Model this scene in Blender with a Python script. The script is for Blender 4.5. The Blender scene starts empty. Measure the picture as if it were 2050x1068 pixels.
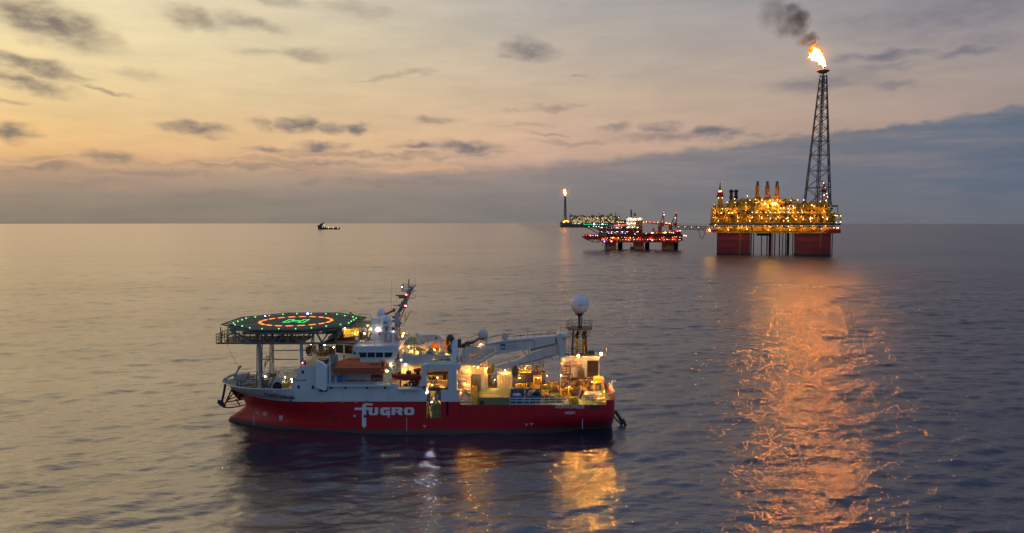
import bpy, bmesh, math, random
import numpy as np
from mathutils import Vector, Matrix
R = math.radians
random.seed(7); np.random.seed(7)
S = bpy.context.scene
COL = S.collection

# ------------------------------------------------------------------ camera
PITCH, FPX, CAMH = R(3.49), 1500.0, 36.0          # focal length in pixels of the 2050 px wide photograph
cam = bpy.data.cameras.new('camera'); camo = bpy.data.objects.new('camera', cam); COL.objects.link(camo)
cam.sensor_width = 36; cam.lens = FPX / 2050 * 36
cam.clip_start = 0.5; cam.clip_end = 60000
camo.location = (0, 0, CAMH); camo.rotation_euler = (R(90) - PITCH, 0, 0)
S.camera = camo
S.view_settings.view_transform = 'Standard'; S.view_settings.look = 'None'
S.view_settings.exposure = 0.15; S.view_settings.gamma = 1; S.view_settings.use_curve_mapping = False
S.render.engine = 'CYCLES'
S.cycles.max_bounces = 6; S.cycles.glossy_bounces = 4; S.cycles.diffuse_bounces = 3
S.cycles.transmission_bounces = 4; S.cycles.volume_bounces = 1
S.cycles.sample_clamp_indirect = 3.0; S.cycles.sample_clamp_direct = 150.0; S.cycles.caustics_reflective = False
S.cycles.use_denoising = True; S.cycles.use_adaptive_sampling = False
S.cycles.volume_step_rate = 1.0; S.cycles.volume_max_steps = 256

# measured pixel of the photograph -> a point of the place at distance Y in front of the camera
def at(px, py, Y):
    dx = (px - 1025) / FPX; dy = (534 - py) / FPX
    d = Vector((dx, math.cos(PITCH) + dy * math.sin(PITCH), -math.sin(PITCH) + dy * math.cos(PITCH)))
    t = Y / d.y
    return Vector((d.x * t, Y, CAMH + d.z * t))
def azel(px, py):
    d = at(px, py, 1.0) - Vector((0, 0, CAMH))
    return math.degrees(math.atan2(d.x, d.y)), math.degrees(math.atan2(d.z, math.hypot(d.x, d.y)))
def lin(c):
    return tuple((v / 255 / 12.92) if v / 255 <= 0.04045 else ((v / 255 + 0.055) / 1.055) ** 2.4 for v in c)

# ------------------------------------------------------------------ world: dusk sky with broken cloud
SUN_AZ, SUN_EL = -46.0, 4.0
W = bpy.data.worlds.new('World'); S.world = W; W.use_nodes = True
nt = W.node_tree; nt.nodes.clear()
def N(t, **k):
    n = nt.nodes.new(t)
    for a, v in k.items(): setattr(n, a, v)
    return n
def L(a, b): nt.links.new(a, b)
def setv(sock, v):
    if hasattr(v, 'is_linked') or hasattr(v, 'links'): L(v, sock)
    else: sock.default_value = v
def M(op, a, b=None, c=None, clamp=False):
    n = N('ShaderNodeMath', operation=op, use_clamp=clamp)
    for i, v in enumerate((a, b, c)):
        if v is not None: setv(n.inputs[i], v)
    return n.outputs[0]
def MR(v, a, b, c=0.0, d=1.0, smooth=True):
    n = N('ShaderNodeMapRange', interpolation_type='SMOOTHSTEP' if smooth else 'LINEAR', clamp=True)
    setv(n.inputs[0], v)
    for i, x in enumerate((a, b, c, d)): setv(n.inputs[i + 1], x)
    return n.outputs[0]
def MIX(f, a, b, mode='MIX'):
    n = N('ShaderNodeMix', data_type='RGBA', blend_type=mode)
    setv(n.inputs[0], f); setv(n.inputs[6], a); setv(n.inputs[7], b)
    return n.outputs[2]
tc = N('ShaderNodeTexCoord'); sep = N('ShaderNodeSeparateXYZ'); L(tc.outputs['Generated'], sep.inputs[0])
X_, Y_, Z_ = sep.outputs
AZ = M('MULTIPLY', M('ARCTAN2', X_, Y_), 180 / math.pi)
EL = M('MULTIPLY', M('ARCSINE', Z_), 180 / math.pi)
ELA = M('MAXIMUM', EL, 0.0)
def ramp(stops):
    n = N('ShaderNodeValToRGB'); cr = n.color_ramp; cr.interpolation = 'EASE'
    es = [(math.sqrt(min(e, 90) / 90.0), c) for e, c in stops]
    while len(cr.elements) < len(es): cr.elements.new(0.5)
    for k, (p, c) in enumerate(es): cr.elements[k].position = p; cr.elements[k].color = (*lin(c), 1)
    L(M('SQRT', M('DIVIDE', ELA, 90.0)), n.inputs[0])
    cr.interpolation = 'LINEAR'
    return n.outputs[0]
SKY_L = ramp([(0, (130, 118, 102)), (1.6, (146, 131, 112)), (3.2, (198, 160, 122)), (4.4, (222, 178, 126)), (6, (222, 186, 132)), (9, (224, 200, 152)), (12.5, (230, 213, 168)), (16, (230, 214, 176)), (21, (226, 202, 152)), (28, (196, 174, 140)), (42, (116, 118, 132)), (60, (100, 116, 148)), (90, (104, 126, 162))])
SKY_C = ramp([(0, (130, 120, 113)), (1.6, (138, 125, 118)), (3.2, (172, 146, 130)), (4.6, (196, 162, 142)), (6.2, (205, 171, 145)), (9, (197, 173, 148)), (12.5, (184, 170, 155)), (16, (172, 165, 160)), (22, (160, 156, 160)), (30, (108, 114, 136)), (50, (98, 112, 144)), (90, (104, 126, 162))])
SKY_R = ramp([(0, (100, 100, 110)), (3, (124, 114, 118)), (7, (147, 133, 132)), (9, (148, 136, 136)), (12.5, (140, 135, 142)), (16, (122, 122, 138)), (21, (62, 72, 98)), (38, (50, 62, 92)), (60, (80, 98, 134)), (90, (104, 126, 162))])
SKY_B = ramp([(0, (84, 114, 142)), (5, (96, 130, 162)), (12, (106, 142, 178)), (26, (114, 150, 190)), (90, (112, 142, 182))])
dA = M('ABSOLUTE', M('SUBTRACT', M('MODULO', M('ADD', M('SUBTRACT', AZ, SUN_AZ), 540.0), 360.0), 180.0))
base = MIX(MR(dA, 14, 48, smooth=False), SKY_L, SKY_C)
base = MIX(MR(dA, 46, 84, smooth=False), base, SKY_R)
base = MIX(MR(dA, 90, 150), base, SKY_B)
# the physical dusk sky underneath
sk = N('ShaderNodeTexSky', sky_type='NISHITA'); sk.sun_disc = False
sk.sun_elevation = R(SUN_EL); sk.sun_rotation = R(SUN_AZ); sk.air_density = 1.5; sk.dust_density = 3
nish = N('ShaderNodeVectorMath', operation='SCALE'); L(sk.outputs[0], nish.inputs[0]); nish.inputs[3].default_value = 0.06
base = MIX(0.06, MIX(1.0, base, (1.05, 1.05, 1.04, 1), 'MULTIPLY'), nish.outputs[0])
# warped direction coordinates for the cloud shapes (degrees)
co = N('ShaderNodeCombineXYZ'); L(AZ, co.inputs[0]); L(EL, co.inputs[1])
def noise(vec, scale, detail=4.0, rough=0.55, sy=1.0):
    mp = N('ShaderNodeMapping'); L(vec, mp.inputs[0]); mp.inputs['Scale'].default_value = (scale, scale * sy, scale)
    n = N('ShaderNodeTexNoise'); n.inputs['Scale'].default_value = 1.0; n.inputs['Detail'].default_value = detail
    n.inputs['Roughness'].default_value = rough; L(mp.outputs[0], n.inputs['Vector'])
    return n
w1 = noise(co.outputs[0], 0.5, 3.2, 0.5, 1.9)
wv = N('ShaderNodeVectorMath', operation='SUBTRACT'); L(w1.outputs['Color'], wv.inputs[0]); wv.inputs[1].default_value = (0.5, 0.5, 0.5)
wm = N('ShaderNodeVectorMath', operation='MULTIPLY'); L(wv.outputs[0], wm.inputs[0]); wm.inputs[1].default_value = (3.2, 1.5, 0)
wa = N('ShaderNodeVectorMath', operation='ADD'); L(co.outputs[0], wa.inputs[0]); L(wm.outputs[0], wa.inputs[1])
WARP = wa.outputs[0]
fine = noise(co.outputs[0], 0.8, 4, 0.55, 2.2).outputs['Fac']
CLOUD = [  # px, py, rx, ry, tilt, strength : cloud patches of the evening, as bearings
 (95, 45, 118, 34, 15, .95), (175, 72, 50, 14, 10, .6), (50, 130, 80, 15, 10, .85), (140, 147, 38, 7, 8, .5), (58, 168, 74, 14, 9, .85),
 (215, 182, 55, 5, 8, .55), (12, 203, 40, 5, 6, .4), (12, 262, 46, 15, 3, .95), (390, 36, 62, 18, 8, .65), (500, 46, 72, 15, 9, .55), (565, 8, 60, 12, 4, .4), (720, 16, 70, 14, 8, .3),
 (390, 259, 66, 13, 3, .9), (536, 248, 32, 11, 3, .7), (602, 251, 48, 13, 4, .95), (665, 258, 46, 11, 3, .75), (720, 261, 34, 11, 0, .95),
 (612, 112, 60, 15, 2, .55), (520, 106, 50, 8, 2, .3), (800, 152, 92, 6, -9, .35), (270, 150, 40, 8, 4, .25), (872, 244, 40, 9, 3, .6),
 (540, 299, 48, 9, 0, .8), (636, 298, 54, 11, 0, .95), (842, 294, 60, 10, 0, .85), (932, 295, 80, 12, 1, .95), (216, 316, 52, 10, 0, .75), (105, 335, 50, 8, 0, .65), (30, 338, 50, 8, 3, .4),
 (740, 312, 260, 6, 0, .5), (480, 331, 160, 6, 0, .5), (300, 346, 150, 7, 0, .4), (640, 326, 120, 5, 0, .55), (960, 306, 80, 5, 0, .5), (200, 362, 120, 8, 0, .35), (800, 362, 160, 6, 0, .3), (420, 387, 120, 6, 0, .25), (1150, 286, 90, 6, 0, .4), (90, 316, 60, 5, 0, .35), (560, 320, 140, 5, 0, .35), (620, 364, 34, 6, 0, .35), (290, 374, 60, 5, 0, .25), (170, 372, 70, 5, 0, .2), (430, 338, 40, 5, 0, .3),
 (1060, 102, 62, 21, 6, .8), (1115, 215, 60, 9, -3, .5), (1035, 221, 40, 5, 0, .3), (1010, 110, 30, 10, 0, .4), (1165, 155, 20, 3, 0, .3), (1100, 271, 50, 4, 3, .4), (1060, 252, 60, 4, 0, .25),
 (1224, 259, 36, 9, 0, .6), (1318, 258, 48, 11, 0, .7), (1430, 266, 62, 13, 2, .95), (1350, 274, 130, 11, 0, .6), (1520, 270, 40, 7, 0, .35),
 (1630, 165, 95, 15, 0, .6), (1695, 150, 80, 24, 0, .35), (1790, 107, 66, 12, 0, .8), (1930, 105, 62, 11, -3, .65), (1765, 135, 70, 12, 0, .5), (1780, 168, 50, 8, 2, .5), (1720, 110, 40, 10, 0, .5),
 (1920, 28, 210, 34, -3, .5), (1740, 45, 80, 18, 0, .35), (1960, 75, 60, 14, 0, .35), (2010, 10, 120, 26, 0, .4)]
dens = None
for (px, py, rx, ry, tilt, st) in CLOUD:
    a, e = azel(px, py); k = 1500.0 * math.pi / 180
    mp = N('ShaderNodeMapping', vector_type='TEXTURE'); L(WARP, mp.inputs[0])
    mp.inputs['Location'].default_value = (a, e, 0); mp.inputs['Rotation'].default_value = (0, 0, -R(tilt)); mp.inputs['Scale'].default_value = (rx / k * 1.25, ry / k * 1.35, 1)
    ln = N('ShaderNodeVectorMath', operation='LENGTH'); L(mp.outputs[0], ln.inputs[0])
    v = MR(ln.outputs['Value'], 1.05, 0.1, 0.0, st)
    dens = v if dens is None else M('MAXIMUM', dens, v)
dens = M('MULTIPLY', dens, MR(fine, 0.3, 0.62, 0.74, 1.12))
# scattered cloud above the frame and round the rest of the sky
pz = M('ADD', M('MAXIMUM', Z_, 0.0), 0.12)
pc = N('ShaderNodeCombineXYZ'); L(M('DIVIDE', X_, pz), pc.inputs[0]); L(M('DIVIDE', Y_, pz), pc.inputs[1])
gen = noise(pc.outputs[0], 1.1, 6, 0.6).outputs['Fac']
outside = M('MAXIMUM', MR(EL, 15, 20), MR(M('ABSOLUTE', AZ), 35, 42))
gd = M('MULTIPLY', M('MULTIPLY', MR(gen, 0.52, 0.72), 0.6), outside)
dens = M('MAXIMUM', dens, gd)
# low grey bank lying along the horizon, higher towards the right
edge_n = noise(co.outputs[0], 0.35, 5, 0.55, 2.0).outputs['Fac']
e0 = azel(1050, 325); e1 = azel(2050, 212)
edge = M('ADD', MR(AZ, e0[0], e1[0], e0[1] - 0.15, e1[1], smooth=False), M('MULTIPLY', M('SUBTRACT', edge_n, 0.5), 1.5))
soft = MR(AZ, -18, 22, 1.5, 0.3)
bank = MR(M('DIVIDE', M('SUBTRACT', edge, EL), soft), -0.5, 1.0)
bank = M('MULTIPLY', bank, MR(AZ, -40, 14, 0.45, 0.9, smooth=False))
bank = M('MULTIPLY', bank, MR(dA, 120, 165, 1.0, 0.2))
bank_col = MIX(MR(AZ, -20, 34, smooth=False), (*lin((146, 133, 124)), 1), (*lin((86, 102, 121)), 1))
bank_lo = MIX(MR(AZ, -20, 34, smooth=False), (*lin((131, 123, 113)), 1), (*lin((95, 102, 114)), 1))
bank_col = MIX(MR(EL, 3.2, 0.3), bank_col, bank_lo)
streak = noise(co.outputs[0], 0.12, 5, 0.6, 9.0).outputs['Fac']
bank = M('MULTIPLY', bank, MR(streak, 0.42, 0.7, 1.0, 0.72))
sky = MIX(bank, base, bank_col)
# thin peach break in the bank
a, e = azel(850, 336)
mp = N('ShaderNodeMapping', vector_type='TEXTURE'); L(WARP, mp.inputs[0]); mp.inputs['Location'].default_value = (a, e, 0); mp.inputs['Scale'].default_value = (6.0, .42, 1)
ln = N('ShaderNodeVectorMath', operation='LENGTH'); L(mp.outputs[0], ln.inputs[0])
sky = MIX(MR(ln.outputs['Value'], 1.0, 0.2, 0, .85), sky, (*lin((206, 162, 128)), 1))
ccol = MIX(MR(dA, 15, 75, smooth=False), (*lin((134, 120, 108)), 1), (*lin((104, 103, 118)), 1))
sky = MIX(M('MULTIPLY', dens, 0.95, clamp=True), sky, ccol)
# a faint unevenness everywhere
sky = MIX(1.0, sky, MIX(MR(noise(co.outputs[0], 0.12, 7, 0.62, 5.0).outputs['Fac'], 0.3, 0.7), (0.92, 0.93, 0.95, 1), (1.06, 1.05, 1.03, 1)), 'MULTIPLY')
bg = N('ShaderNodeBackground'); L(sky, bg.inputs[0]); bg.inputs[1].default_value = 1.0
ow = N('ShaderNodeOutputWorld'); L(bg.outputs[0], ow.inputs[0])
W.cycles.sampling_method = 'MANUAL'; W.cycles.sample_map_resolution = 512

# the set sun's last soft light, from the left and behind
sl = bpy.data.lights.new('sun', 'SUN'); sl.energy = 0.62; sl.angle = R(124); sl.color = (1, .72, .42)
so = bpy.data.objects.new('sun', sl); COL.objects.link(so)
sd = Vector((math.sin(R(SUN_AZ)) * math.cos(R(SUN_EL)), math.cos(R(SUN_AZ)) * math.cos(R(SUN_EL)), math.sin(R(SUN_EL))))
so.rotation_euler = sd.to_track_quat('Z', 'Y').to_euler(); so.location = sd * 300 + Vector((0, 0, 50))

# the set sun has no edge: its glow fades smoothly away from its bearing
sl.use_nodes = True; lt = sl.node_tree; lt.nodes.clear()
g_ = lt.nodes.new('ShaderNodeNewGeometry'); d_ = lt.nodes.new('ShaderNodeVectorMath'); d_.operation = 'DOT_PRODUCT'; lt.links.new(g_.outputs['Incoming'], d_.inputs[0]); d_.inputs[1].default_value = sd
a_ = lt.nodes.new('ShaderNodeMath'); a_.operation = 'ABSOLUTE'; lt.links.new(d_.outputs['Value'], a_.inputs[0])
c_ = lt.nodes.new('ShaderNodeMath'); c_.operation = 'ARCCOSINE'; lt.links.new(a_.outputs[0], c_.inputs[0])
f_ = lt.nodes.new('ShaderNodeMapRange'); f_.interpolation_type = 'SMOOTHSTEP'; lt.links.new(c_.outputs[0], f_.inputs[0]); f_.inputs[1].default_value = R(61); f_.inputs[2].default_value = R(8)
e_ = lt.nodes.new('ShaderNodeEmission'); lt.links.new(f_.outputs[0], e_.inputs[1]); lo_ = lt.nodes.new('ShaderNodeOutputLight'); lt.links.new(e_.outputs[0], lo_.inputs[0])

# ------------------------------------------------------------------ materials
MATS = {}
def mat(name, col, rough=0.5, metal=0.0, dirt=0.25, scale=0.6, emit=None, estr=0.0, bump=0.0, streak=0.0, dcol=(0.10, 0.075, 0.055)):
    m = bpy.data.materials.new(name); m.use_nodes = True; t = m.node_tree; b = t.nodes['Principled BSDF']
    b.inputs['Roughness'].default_value = rough; b.inputs['Metallic'].default_value = metal
    c = (*col, 1); b.inputs['Base Color'].default_value = c
    if dirt > 0:
        g = t.nodes.new('ShaderNodeNewGeometry'); mp = t.nodes.new('ShaderNodeMapping'); t.links.new(g.outputs['Position'], mp.inputs[0])
        mp.inputs['Scale'].default_value = (scale, scale, scale * (0.16 if streak else 1))
        n = t.nodes.new('ShaderNodeTexNoise'); n.inputs['Scale'].default_value = 1.0; n.inputs['Detail'].default_value = 7; n.inputs['Roughness'].default_value = .65
        t.links.new(mp.outputs[0], n.inputs['Vector'])
        r = t.nodes.new('ShaderNodeMapRange'); r.inputs[1].default_value = 0.45; r.inputs[2].default_value = 0.75; r.inputs[3].default_value = 0; r.inputs[4].default_value = dirt
        t.links.new(n.outputs['Fac'], r.inputs[0])
        x = t.nodes.new('ShaderNodeMix'); x.data_type = 'RGBA'; x.inputs[6].default_value = c; x.inputs[7].default_value = (*[v * 0.35 + d * 0.65 for v, d in zip(col, dcol)], 1)
        t.links.new(r.outputs[0], x.inputs[0]); t.links.new(x.outputs[2], b.inputs['Base Color'])
        rr = t.nodes.new('ShaderNodeMapRange'); rr.inputs[3].default_value = max(.05, rough - .1); rr.inputs[4].default_value = min(1, rough + .15)
        t.links.new(n.outputs["Fac"], rr.inputs[0]); t.links.new(rr.outputs[0], b.inputs['Roughness'])
        if streak:                                   # run-off streaks and scuffs
            m2 = t.nodes.new('ShaderNodeMapping'); t.links.new(g.outputs['Position'], m2.inputs[0]); m2.inputs['Scale'].default_value = (2.6, 2.6, .12)
            n2 = t.nodes.new('ShaderNodeTexNoise'); n2.inputs['Scale'].default_value = 1.0; n2.inputs['Detail'].default_value = 5; t.links.new(m2.outputs[0], n2.inputs['Vector'])
            r2_ = t.nodes.new('ShaderNodeMapRange'); r2_.inputs[1].default_value = .56; r2_.inputs[2].default_value = .74; r2_.inputs[4].default_value = dirt * .9; t.links.new(n2.outputs['Fac'], r2_.inputs[0])
            x2 = t.nodes.new('ShaderNodeMix'); x2.data_type = 'RGBA'; t.links.new(r2_.outputs[0], x2.inputs[0]); t.links.new(x.outputs[2], x2.inputs[6]); x2.inputs[7].default_value = (*[v * .3 + d_ * .5 for v, d_ in zip(col, dcol)], 1); t.links.new(x2.outputs[2], b.inputs['Base Color'])
        if bump:
            bp_ = t.nodes.new('ShaderNodeBump'); bp_.inputs['Strength'].default_value = bump; bp_.inputs['Distance'].default_value = 0.05
            t.links.new(n.outputs['Fac'], bp_.inputs['Height']); t.links.new(bp_.outputs[0], b.inputs['Normal'])
    if emit:
        b.inputs['Emission Color'].default_value = (*emit, 1); b.inputs['Emission Strength'].default_value = estr
    MATS[name] = m
    return m

# ------------------------------------------------------------------ mesh helpers (world coordinates in, object-local out)
ROOTLOC = {}
class MB:
    def __init__(s): s.v = []; s.f = []; s.mi = []; s.cur = 0; s.sm = []; s.smooth = False
    def add(s, vs, fs):
        o = len(s.v); s.v += [tuple(v) for v in vs]; s.f += [tuple(i + o for i in f) for f in fs]
        s.mi += [s.cur] * len(fs); s.sm += [s.smooth] * len(fs)
    def box(s, x0, y0, z0, x1, y1, z1, rz=0.0, piv=None):
        v = [(x0, y0, z0), (x1, y0, z0), (x1, y1, z0), (x0, y1, z0), (x0, y0, z1), (x1, y0, z1), (x1, y1, z1), (x0, y1, z1)]
        if rz:
            px, py = piv or ((x0 + x1) / 2, (y0 + y1) / 2); c, q = math.cos(rz), math.sin(rz)
            v = [(px + (a - px) * c - (b - py) * q, py + (a - px) * q + (b - py) * c, z) for a, b, z in v]
        s.add(v, [(3, 2, 1, 0), (4, 5, 6, 7), (0, 1, 5, 4), (1, 2, 6, 5), (2, 3, 7, 6), (3, 0, 4, 7)]); return s
    def cbox(s, c, sx, sy, sz, rz=0.0):           # centre and full sizes
        x, y, z = c; return s.box(x - sx / 2, y - sy / 2, z - sz / 2, x + sx / 2, y + sy / 2, z + sz / 2, rz)
    def bar(s, p, q, w, h=None):                    # square bar between two points
        h = h or w; p = Vector(p); q = Vector(q); d = (q - p).normalized()
        u = d.cross(Vector((0, 0, 1)))
        if u.length < 1e-4: u = Vector((1, 0, 0))
        u.normalize(); n = d.cross(u)
        a, b = u * w / 2, n * h / 2
        v = [p - a - b, p + a - b, p + a + b, p - a + b, q - a - b, q + a - b, q + a + b, q - a + b]
        s.add(v, [(3, 2, 1, 0), (4, 5, 6, 7), (0, 1, 5, 4), (1, 2, 6, 5), (2, 3, 7, 6), (3, 0, 4, 7)]); return s
    def tube(s, p, q, r, n=8, r2=None, cap=True):
        p = Vector(p); q = Vector(q); r2 = r if r2 is None else r2; d = (q - p).normalized()
        u = d.cross(Vector((0, 0, 1)))
        if u.length < 1e-4: u = Vector((1, 0, 0))
        u.normalize(); w = d.cross(u)
        ring = [u * math.cos(2 * math.pi * k / n) + w * math.sin(2 * math.pi * k / n) for k in range(n)]
        v = [p + a * r for a in ring] + [q + a * r2 for a in ring]
        f = [(k, (k + 1) % n, n + (k + 1) % n, n + k) for k in range(n)]
        sm = s.smooth; s.smooth = n >= 8; s.add(v, f); s.smooth = sm
        if cap: s.add(v, [tuple(range(n - 1, -1, -1)), tuple(range(n, 2 * n))])
        return s
    def path(s, pts, r, n=6):
        for a, b in zip(pts, pts[1:]):
            if (Vector(a) - Vector(b)).length > 1e-4: s.tube(a, b, r, n)
        return s
    def lathe(s, c, prof, n=16, ax='z'):           # prof: (radius, height) pairs
        v = []; f = []
        for r, h in prof:
            for k in range(n):
                a = 2 * math.pi * k / n; e = (r * math.cos(a), r * math.sin(a), h)
                if ax == 'x': e = (e[2], e[0], e[1])
                if ax == 'y': e = (e[0], e[2], e[1])
                v.append((c[0] + e[0], c[1] + e[1], c[2] + e[2]))
        for i in range(len(prof) - 1):
            for k in range(n):
                f.append((i * n + k, i * n + (k + 1) % n, (i + 1) * n + (k + 1) % n, (i + 1) * n + k))
        sm = s.smooth; s.smooth = True; s.add(v, f); s.smooth = sm
        if prof[0][0] > 1e-3: s.add(v[:n], [tuple(range(n - 1, -1, -1))])
        if prof[-1][0] > 1e-3: s.add(v[-n:], [tuple(range(n))])
        return s
    def ball(s, c, r, n=16, m=9, sz=1.0):
        return s.lathe(c, [(max(1e-4, r * math.sin(math.pi * i / m)), -r * sz * math.cos(math.pi * i / m)) for i in range(m + 1)], n)
    def prism(s, poly, a, b, plane='xz'):           # polygon in a plane, pushed from a to b along the third axis
        def P(u, w, t): return (u, t, w) if plane == 'xz' else ((t, u, w) if plane == 'yz' else (u, w, t))
        n = len(poly); v = [P(u, w, a) for u, w in poly] + [P(u, w, b) for u, w in poly]
        s.add(v, [tuple(range(n)), tuple(range(2 * n - 1, n - 1, -1))] + [(k, n + k, n + (k + 1) % n, (k + 1) % n) for k in range(n)]); return s
    def quad(s, a, b, c, d): s.add([a, b, c, d], [(0, 1, 2, 3)]); return s
    def rail(s, pts, h=1.1, r=0.035, step=1.6, rows=(1.0, .5)):
        for a, b in zip(pts, pts[1:]):
            a = Vector(a); b = Vector(b); ln = (b - a).length; n = max(1, round(ln / step))
            for k in range(n + 1):
                p = a.lerp(b, k / n); s.bar(p, p + Vector((0, 0, h)), r * 2)
            for q in rows: s.bar(a + Vector((0, 0, h * q)), b + Vector((0, 0, h * q)), r * 2)
        return s
    def ladder(s, p, q, w=0.5, r=0.03, step=0.35, side=(1, 0, 0)):
        p = Vector(p); q = Vector(q); a = Vector(side) * w / 2
        s.bar(p - a, q - a, 2 * r); s.bar(p + a, q + a, 2 * r)
        n = max(2, int((q - p).length / step))
        for k in range(n): t = p.lerp(q, (k + .5) / n); s.bar(t - a, t + a, r * 1.4)
        return s
    def lattice(s, A, B, nseg, r, rc=None, rd=None):   # two quads of 4 corners each, bottom A and top B: legs, rings and diagonals
        rc = rc or r * .6; A = [Vector(p) for p in A]; B = [Vector(p) for p in B]; n = len(A)
        for i in range(n): s.tube(A[i], B[i], r, 6)
        for k in range(nseg + 1):
            t = k / nseg; ring = [A[i].lerp(B[i], t) for i in range(n)]
            for i in range(n): s.bar(ring[i], ring[(i + 1) % n], rc * 1.6)
            if k < nseg:
                nx = [A[i].lerp(B[i], (k + 1) / nseg) for i in range(n)]
                for i in range(n):
                    a, b = (ring[i], nx[(i + 1) % n]) if (k + i) % 2 else (ring[(i + 1) % n], nx[i])
                    s.bar(a, b, (rd or rc) * 1.6)
        return s
    def done(s, name, mats, parent=None, root=None, at_=None):
        root = root if root is not None else parent
        off = Vector(at_) if at_ is not None else (root_of(root).location if root is not None else Vector((0, 0, 0)))
        me = bpy.data.meshes.new(name); me.from_pydata([(v[0] - off[0], v[1] - off[1], v[2] - off[2]) for v in s.v], [], s.f)
        for m in (mats if isinstance(mats, (list, tuple)) else [mats]): me.materials.append(m)
        me.polygons.foreach_set('material_index', s.mi); me.polygons.foreach_set('use_smooth', s.sm)
        me.update()
        bm = bmesh.new(); bm.from_mesh(me); bmesh.ops.recalc_face_normals(bm, faces=bm.faces); bm.to_mesh(me); bm.free()
        o = bpy.data.objects.new(name, me); COL.objects.link(o)
        if parent is not None:
            o.parent = parent
        if at_ is not None: o.location = off - (root_of(parent).location if parent is not None else Vector((0, 0, 0)))
        return o
def root_of(o):
    while o.parent is not None: o = o.parent
    return o
def wloc(o):
    v = Vector((0, 0, 0))
    while o is not None: v += o.location; o = o.parent
    return v
def tag(o, label=None, cat=None, group=None, kind=None):
    if label: o['label'] = label
    if cat: o['category'] = cat
    if group: o['group'] = group
    if kind: o['kind'] = kind
    return o
def thing(name, label, cat, loc, group=None):
    o = bpy.data.objects.new(name, None); COL.objects.link(o); o.location = loc; o.empty_display_size = 0.5
    return tag(o, label, cat, group)
def copy_tree(o, parent=None):
    c = o.copy(); COL.objects.link(c)
    if parent is not None: c.parent = parent
    for ch in list(o.children): copy_tree(ch, c)
    return c
_shared = {}
def piece(name, key, maker, mat_, parent, loc, rz=0.0, scale=None):
    """one small part; alike pieces share one mesh (key), built round its own origin"""
    if key not in _shared:
        mb = MB(); maker(mb); me = bpy.data.meshes.new(name)
        me.from_pydata(mb.v, [], mb.f)
        for m in (mat_ if isinstance(mat_, (list, tuple)) else [mat_]): me.materials.append(m)
        me.polygons.foreach_set('material_index', mb.mi); me.polygons.foreach_set('use_smooth', mb.sm); me.update()
        bm = bmesh.new(); bm.from_mesh(me); bmesh.ops.recalc_face_normals(bm, faces=bm.faces); bm.to_mesh(me); bm.free()
        _shared[key] = me
    o = bpy.data.objects.new(name, _shared[key]); COL.objects.link(o); o.parent = parent
    o.location = Vector(loc) - wloc(parent)
    if rz: o.rotation_euler = (0, 0, rz)
    if scale: o.scale = scale if not isinstance(scale, (int, float)) else (scale,) * 3
    return o
def text_mesh(name, body, m, parent, pos, height, width=None, normal='-y', depth=0.02, bold=0.0, rz=0.0):
    """raised lettering: built-in font turned into mesh, scaled to the given size, facing -y"""
    cu = bpy.data.curves.new(name, 'FONT'); cu.body = body; cu.extrude = depth / 2; cu.offset = bold; cu.align_x = 'LEFT'; cu.resolution_u = 2
    t = bpy.data.objects.new(name, cu); COL.objects.link(t)
    dg = bpy.context.evaluated_depsgraph_get(); me = bpy.data.meshes.new_from_object(t.evaluated_get(dg))
    bpy.data.objects.remove(t); bpy.data.curves.remove(cu)
    co = np.array([v.co for v in me.vertices]); lo = co.min(0); hi = co.max(0)
    sy = height / (hi[1] - lo[1]); sx = (width / (hi[0] - lo[0])) if width else sy
    for v in me.vertices:
        x, y, z = (v.co.x - lo[0]) * sx, (v.co.y - lo[1]) * sy, v.co.z
        c, q = math.cos(rz), math.sin(rz)
        v.co = (x * c + z * q, x * q - z * c, y)
    me.materials.clear(); me.materials.append(m); me.name = name
    o = bpy.data.objects.new(name, me); COL.objects.link(o); o.parent = parent
    o.location = Vector(pos) - (root_of(parent).location if parent is not None else Vector((0, 0, 0)))
    return o

# ------------------------------------------------------------------ the sea: one sheet, real waves near, fine ripples in the material
RE = 6.371e6
def fft_waves(n, size, peak, hs, wdir, seed, lmin, spread=2):
    rng = np.random.RandomState(seed)
    k = np.fft.fftfreq(n, size / n) * 2 * math.pi
    kx, ky = np.meshgrid(k, k, indexing='ij'); kk = np.hypot(kx, ky); kk[0, 0] = 1
    kp = 2 * math.pi / peak
    sp = np.exp(-1.25 * (kp / kk) ** 2) * kk ** -4.0 * np.exp(-(kk * lmin / 6.3) ** 2)
    c = (kx * math.cos(wdir) + ky * math.sin(wdir)) / kk
    sp *= np.abs(c) ** spread * np.where(c < 0, .25, 1.0) + 0.04; sp[0, 0] = 0
    h = np.fft.ifft2(np.sqrt(sp) * (rng.normal(size=(n, n)) + 1j * rng.normal(size=(n, n)))).real
    return h / h.std() * hs / 4
def sample(h, size, x, y):
    n = h.shape[0]; u = (x / size * n) % n; v = (y / size * n) % n
    i = u.astype(int) % n; j = v.astype(int) % n; fu = u - np.floor(u); fv = v - np.floor(v)
    i1 = (i + 1) % n; j1 = (j + 1) % n
    return h[i, j] * (1 - fu) * (1 - fv) + h[i1, j] * fu * (1 - fv) + h[i, j1] * (1 - fu) * fv + h[i1, j1] * fu * fv
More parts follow.
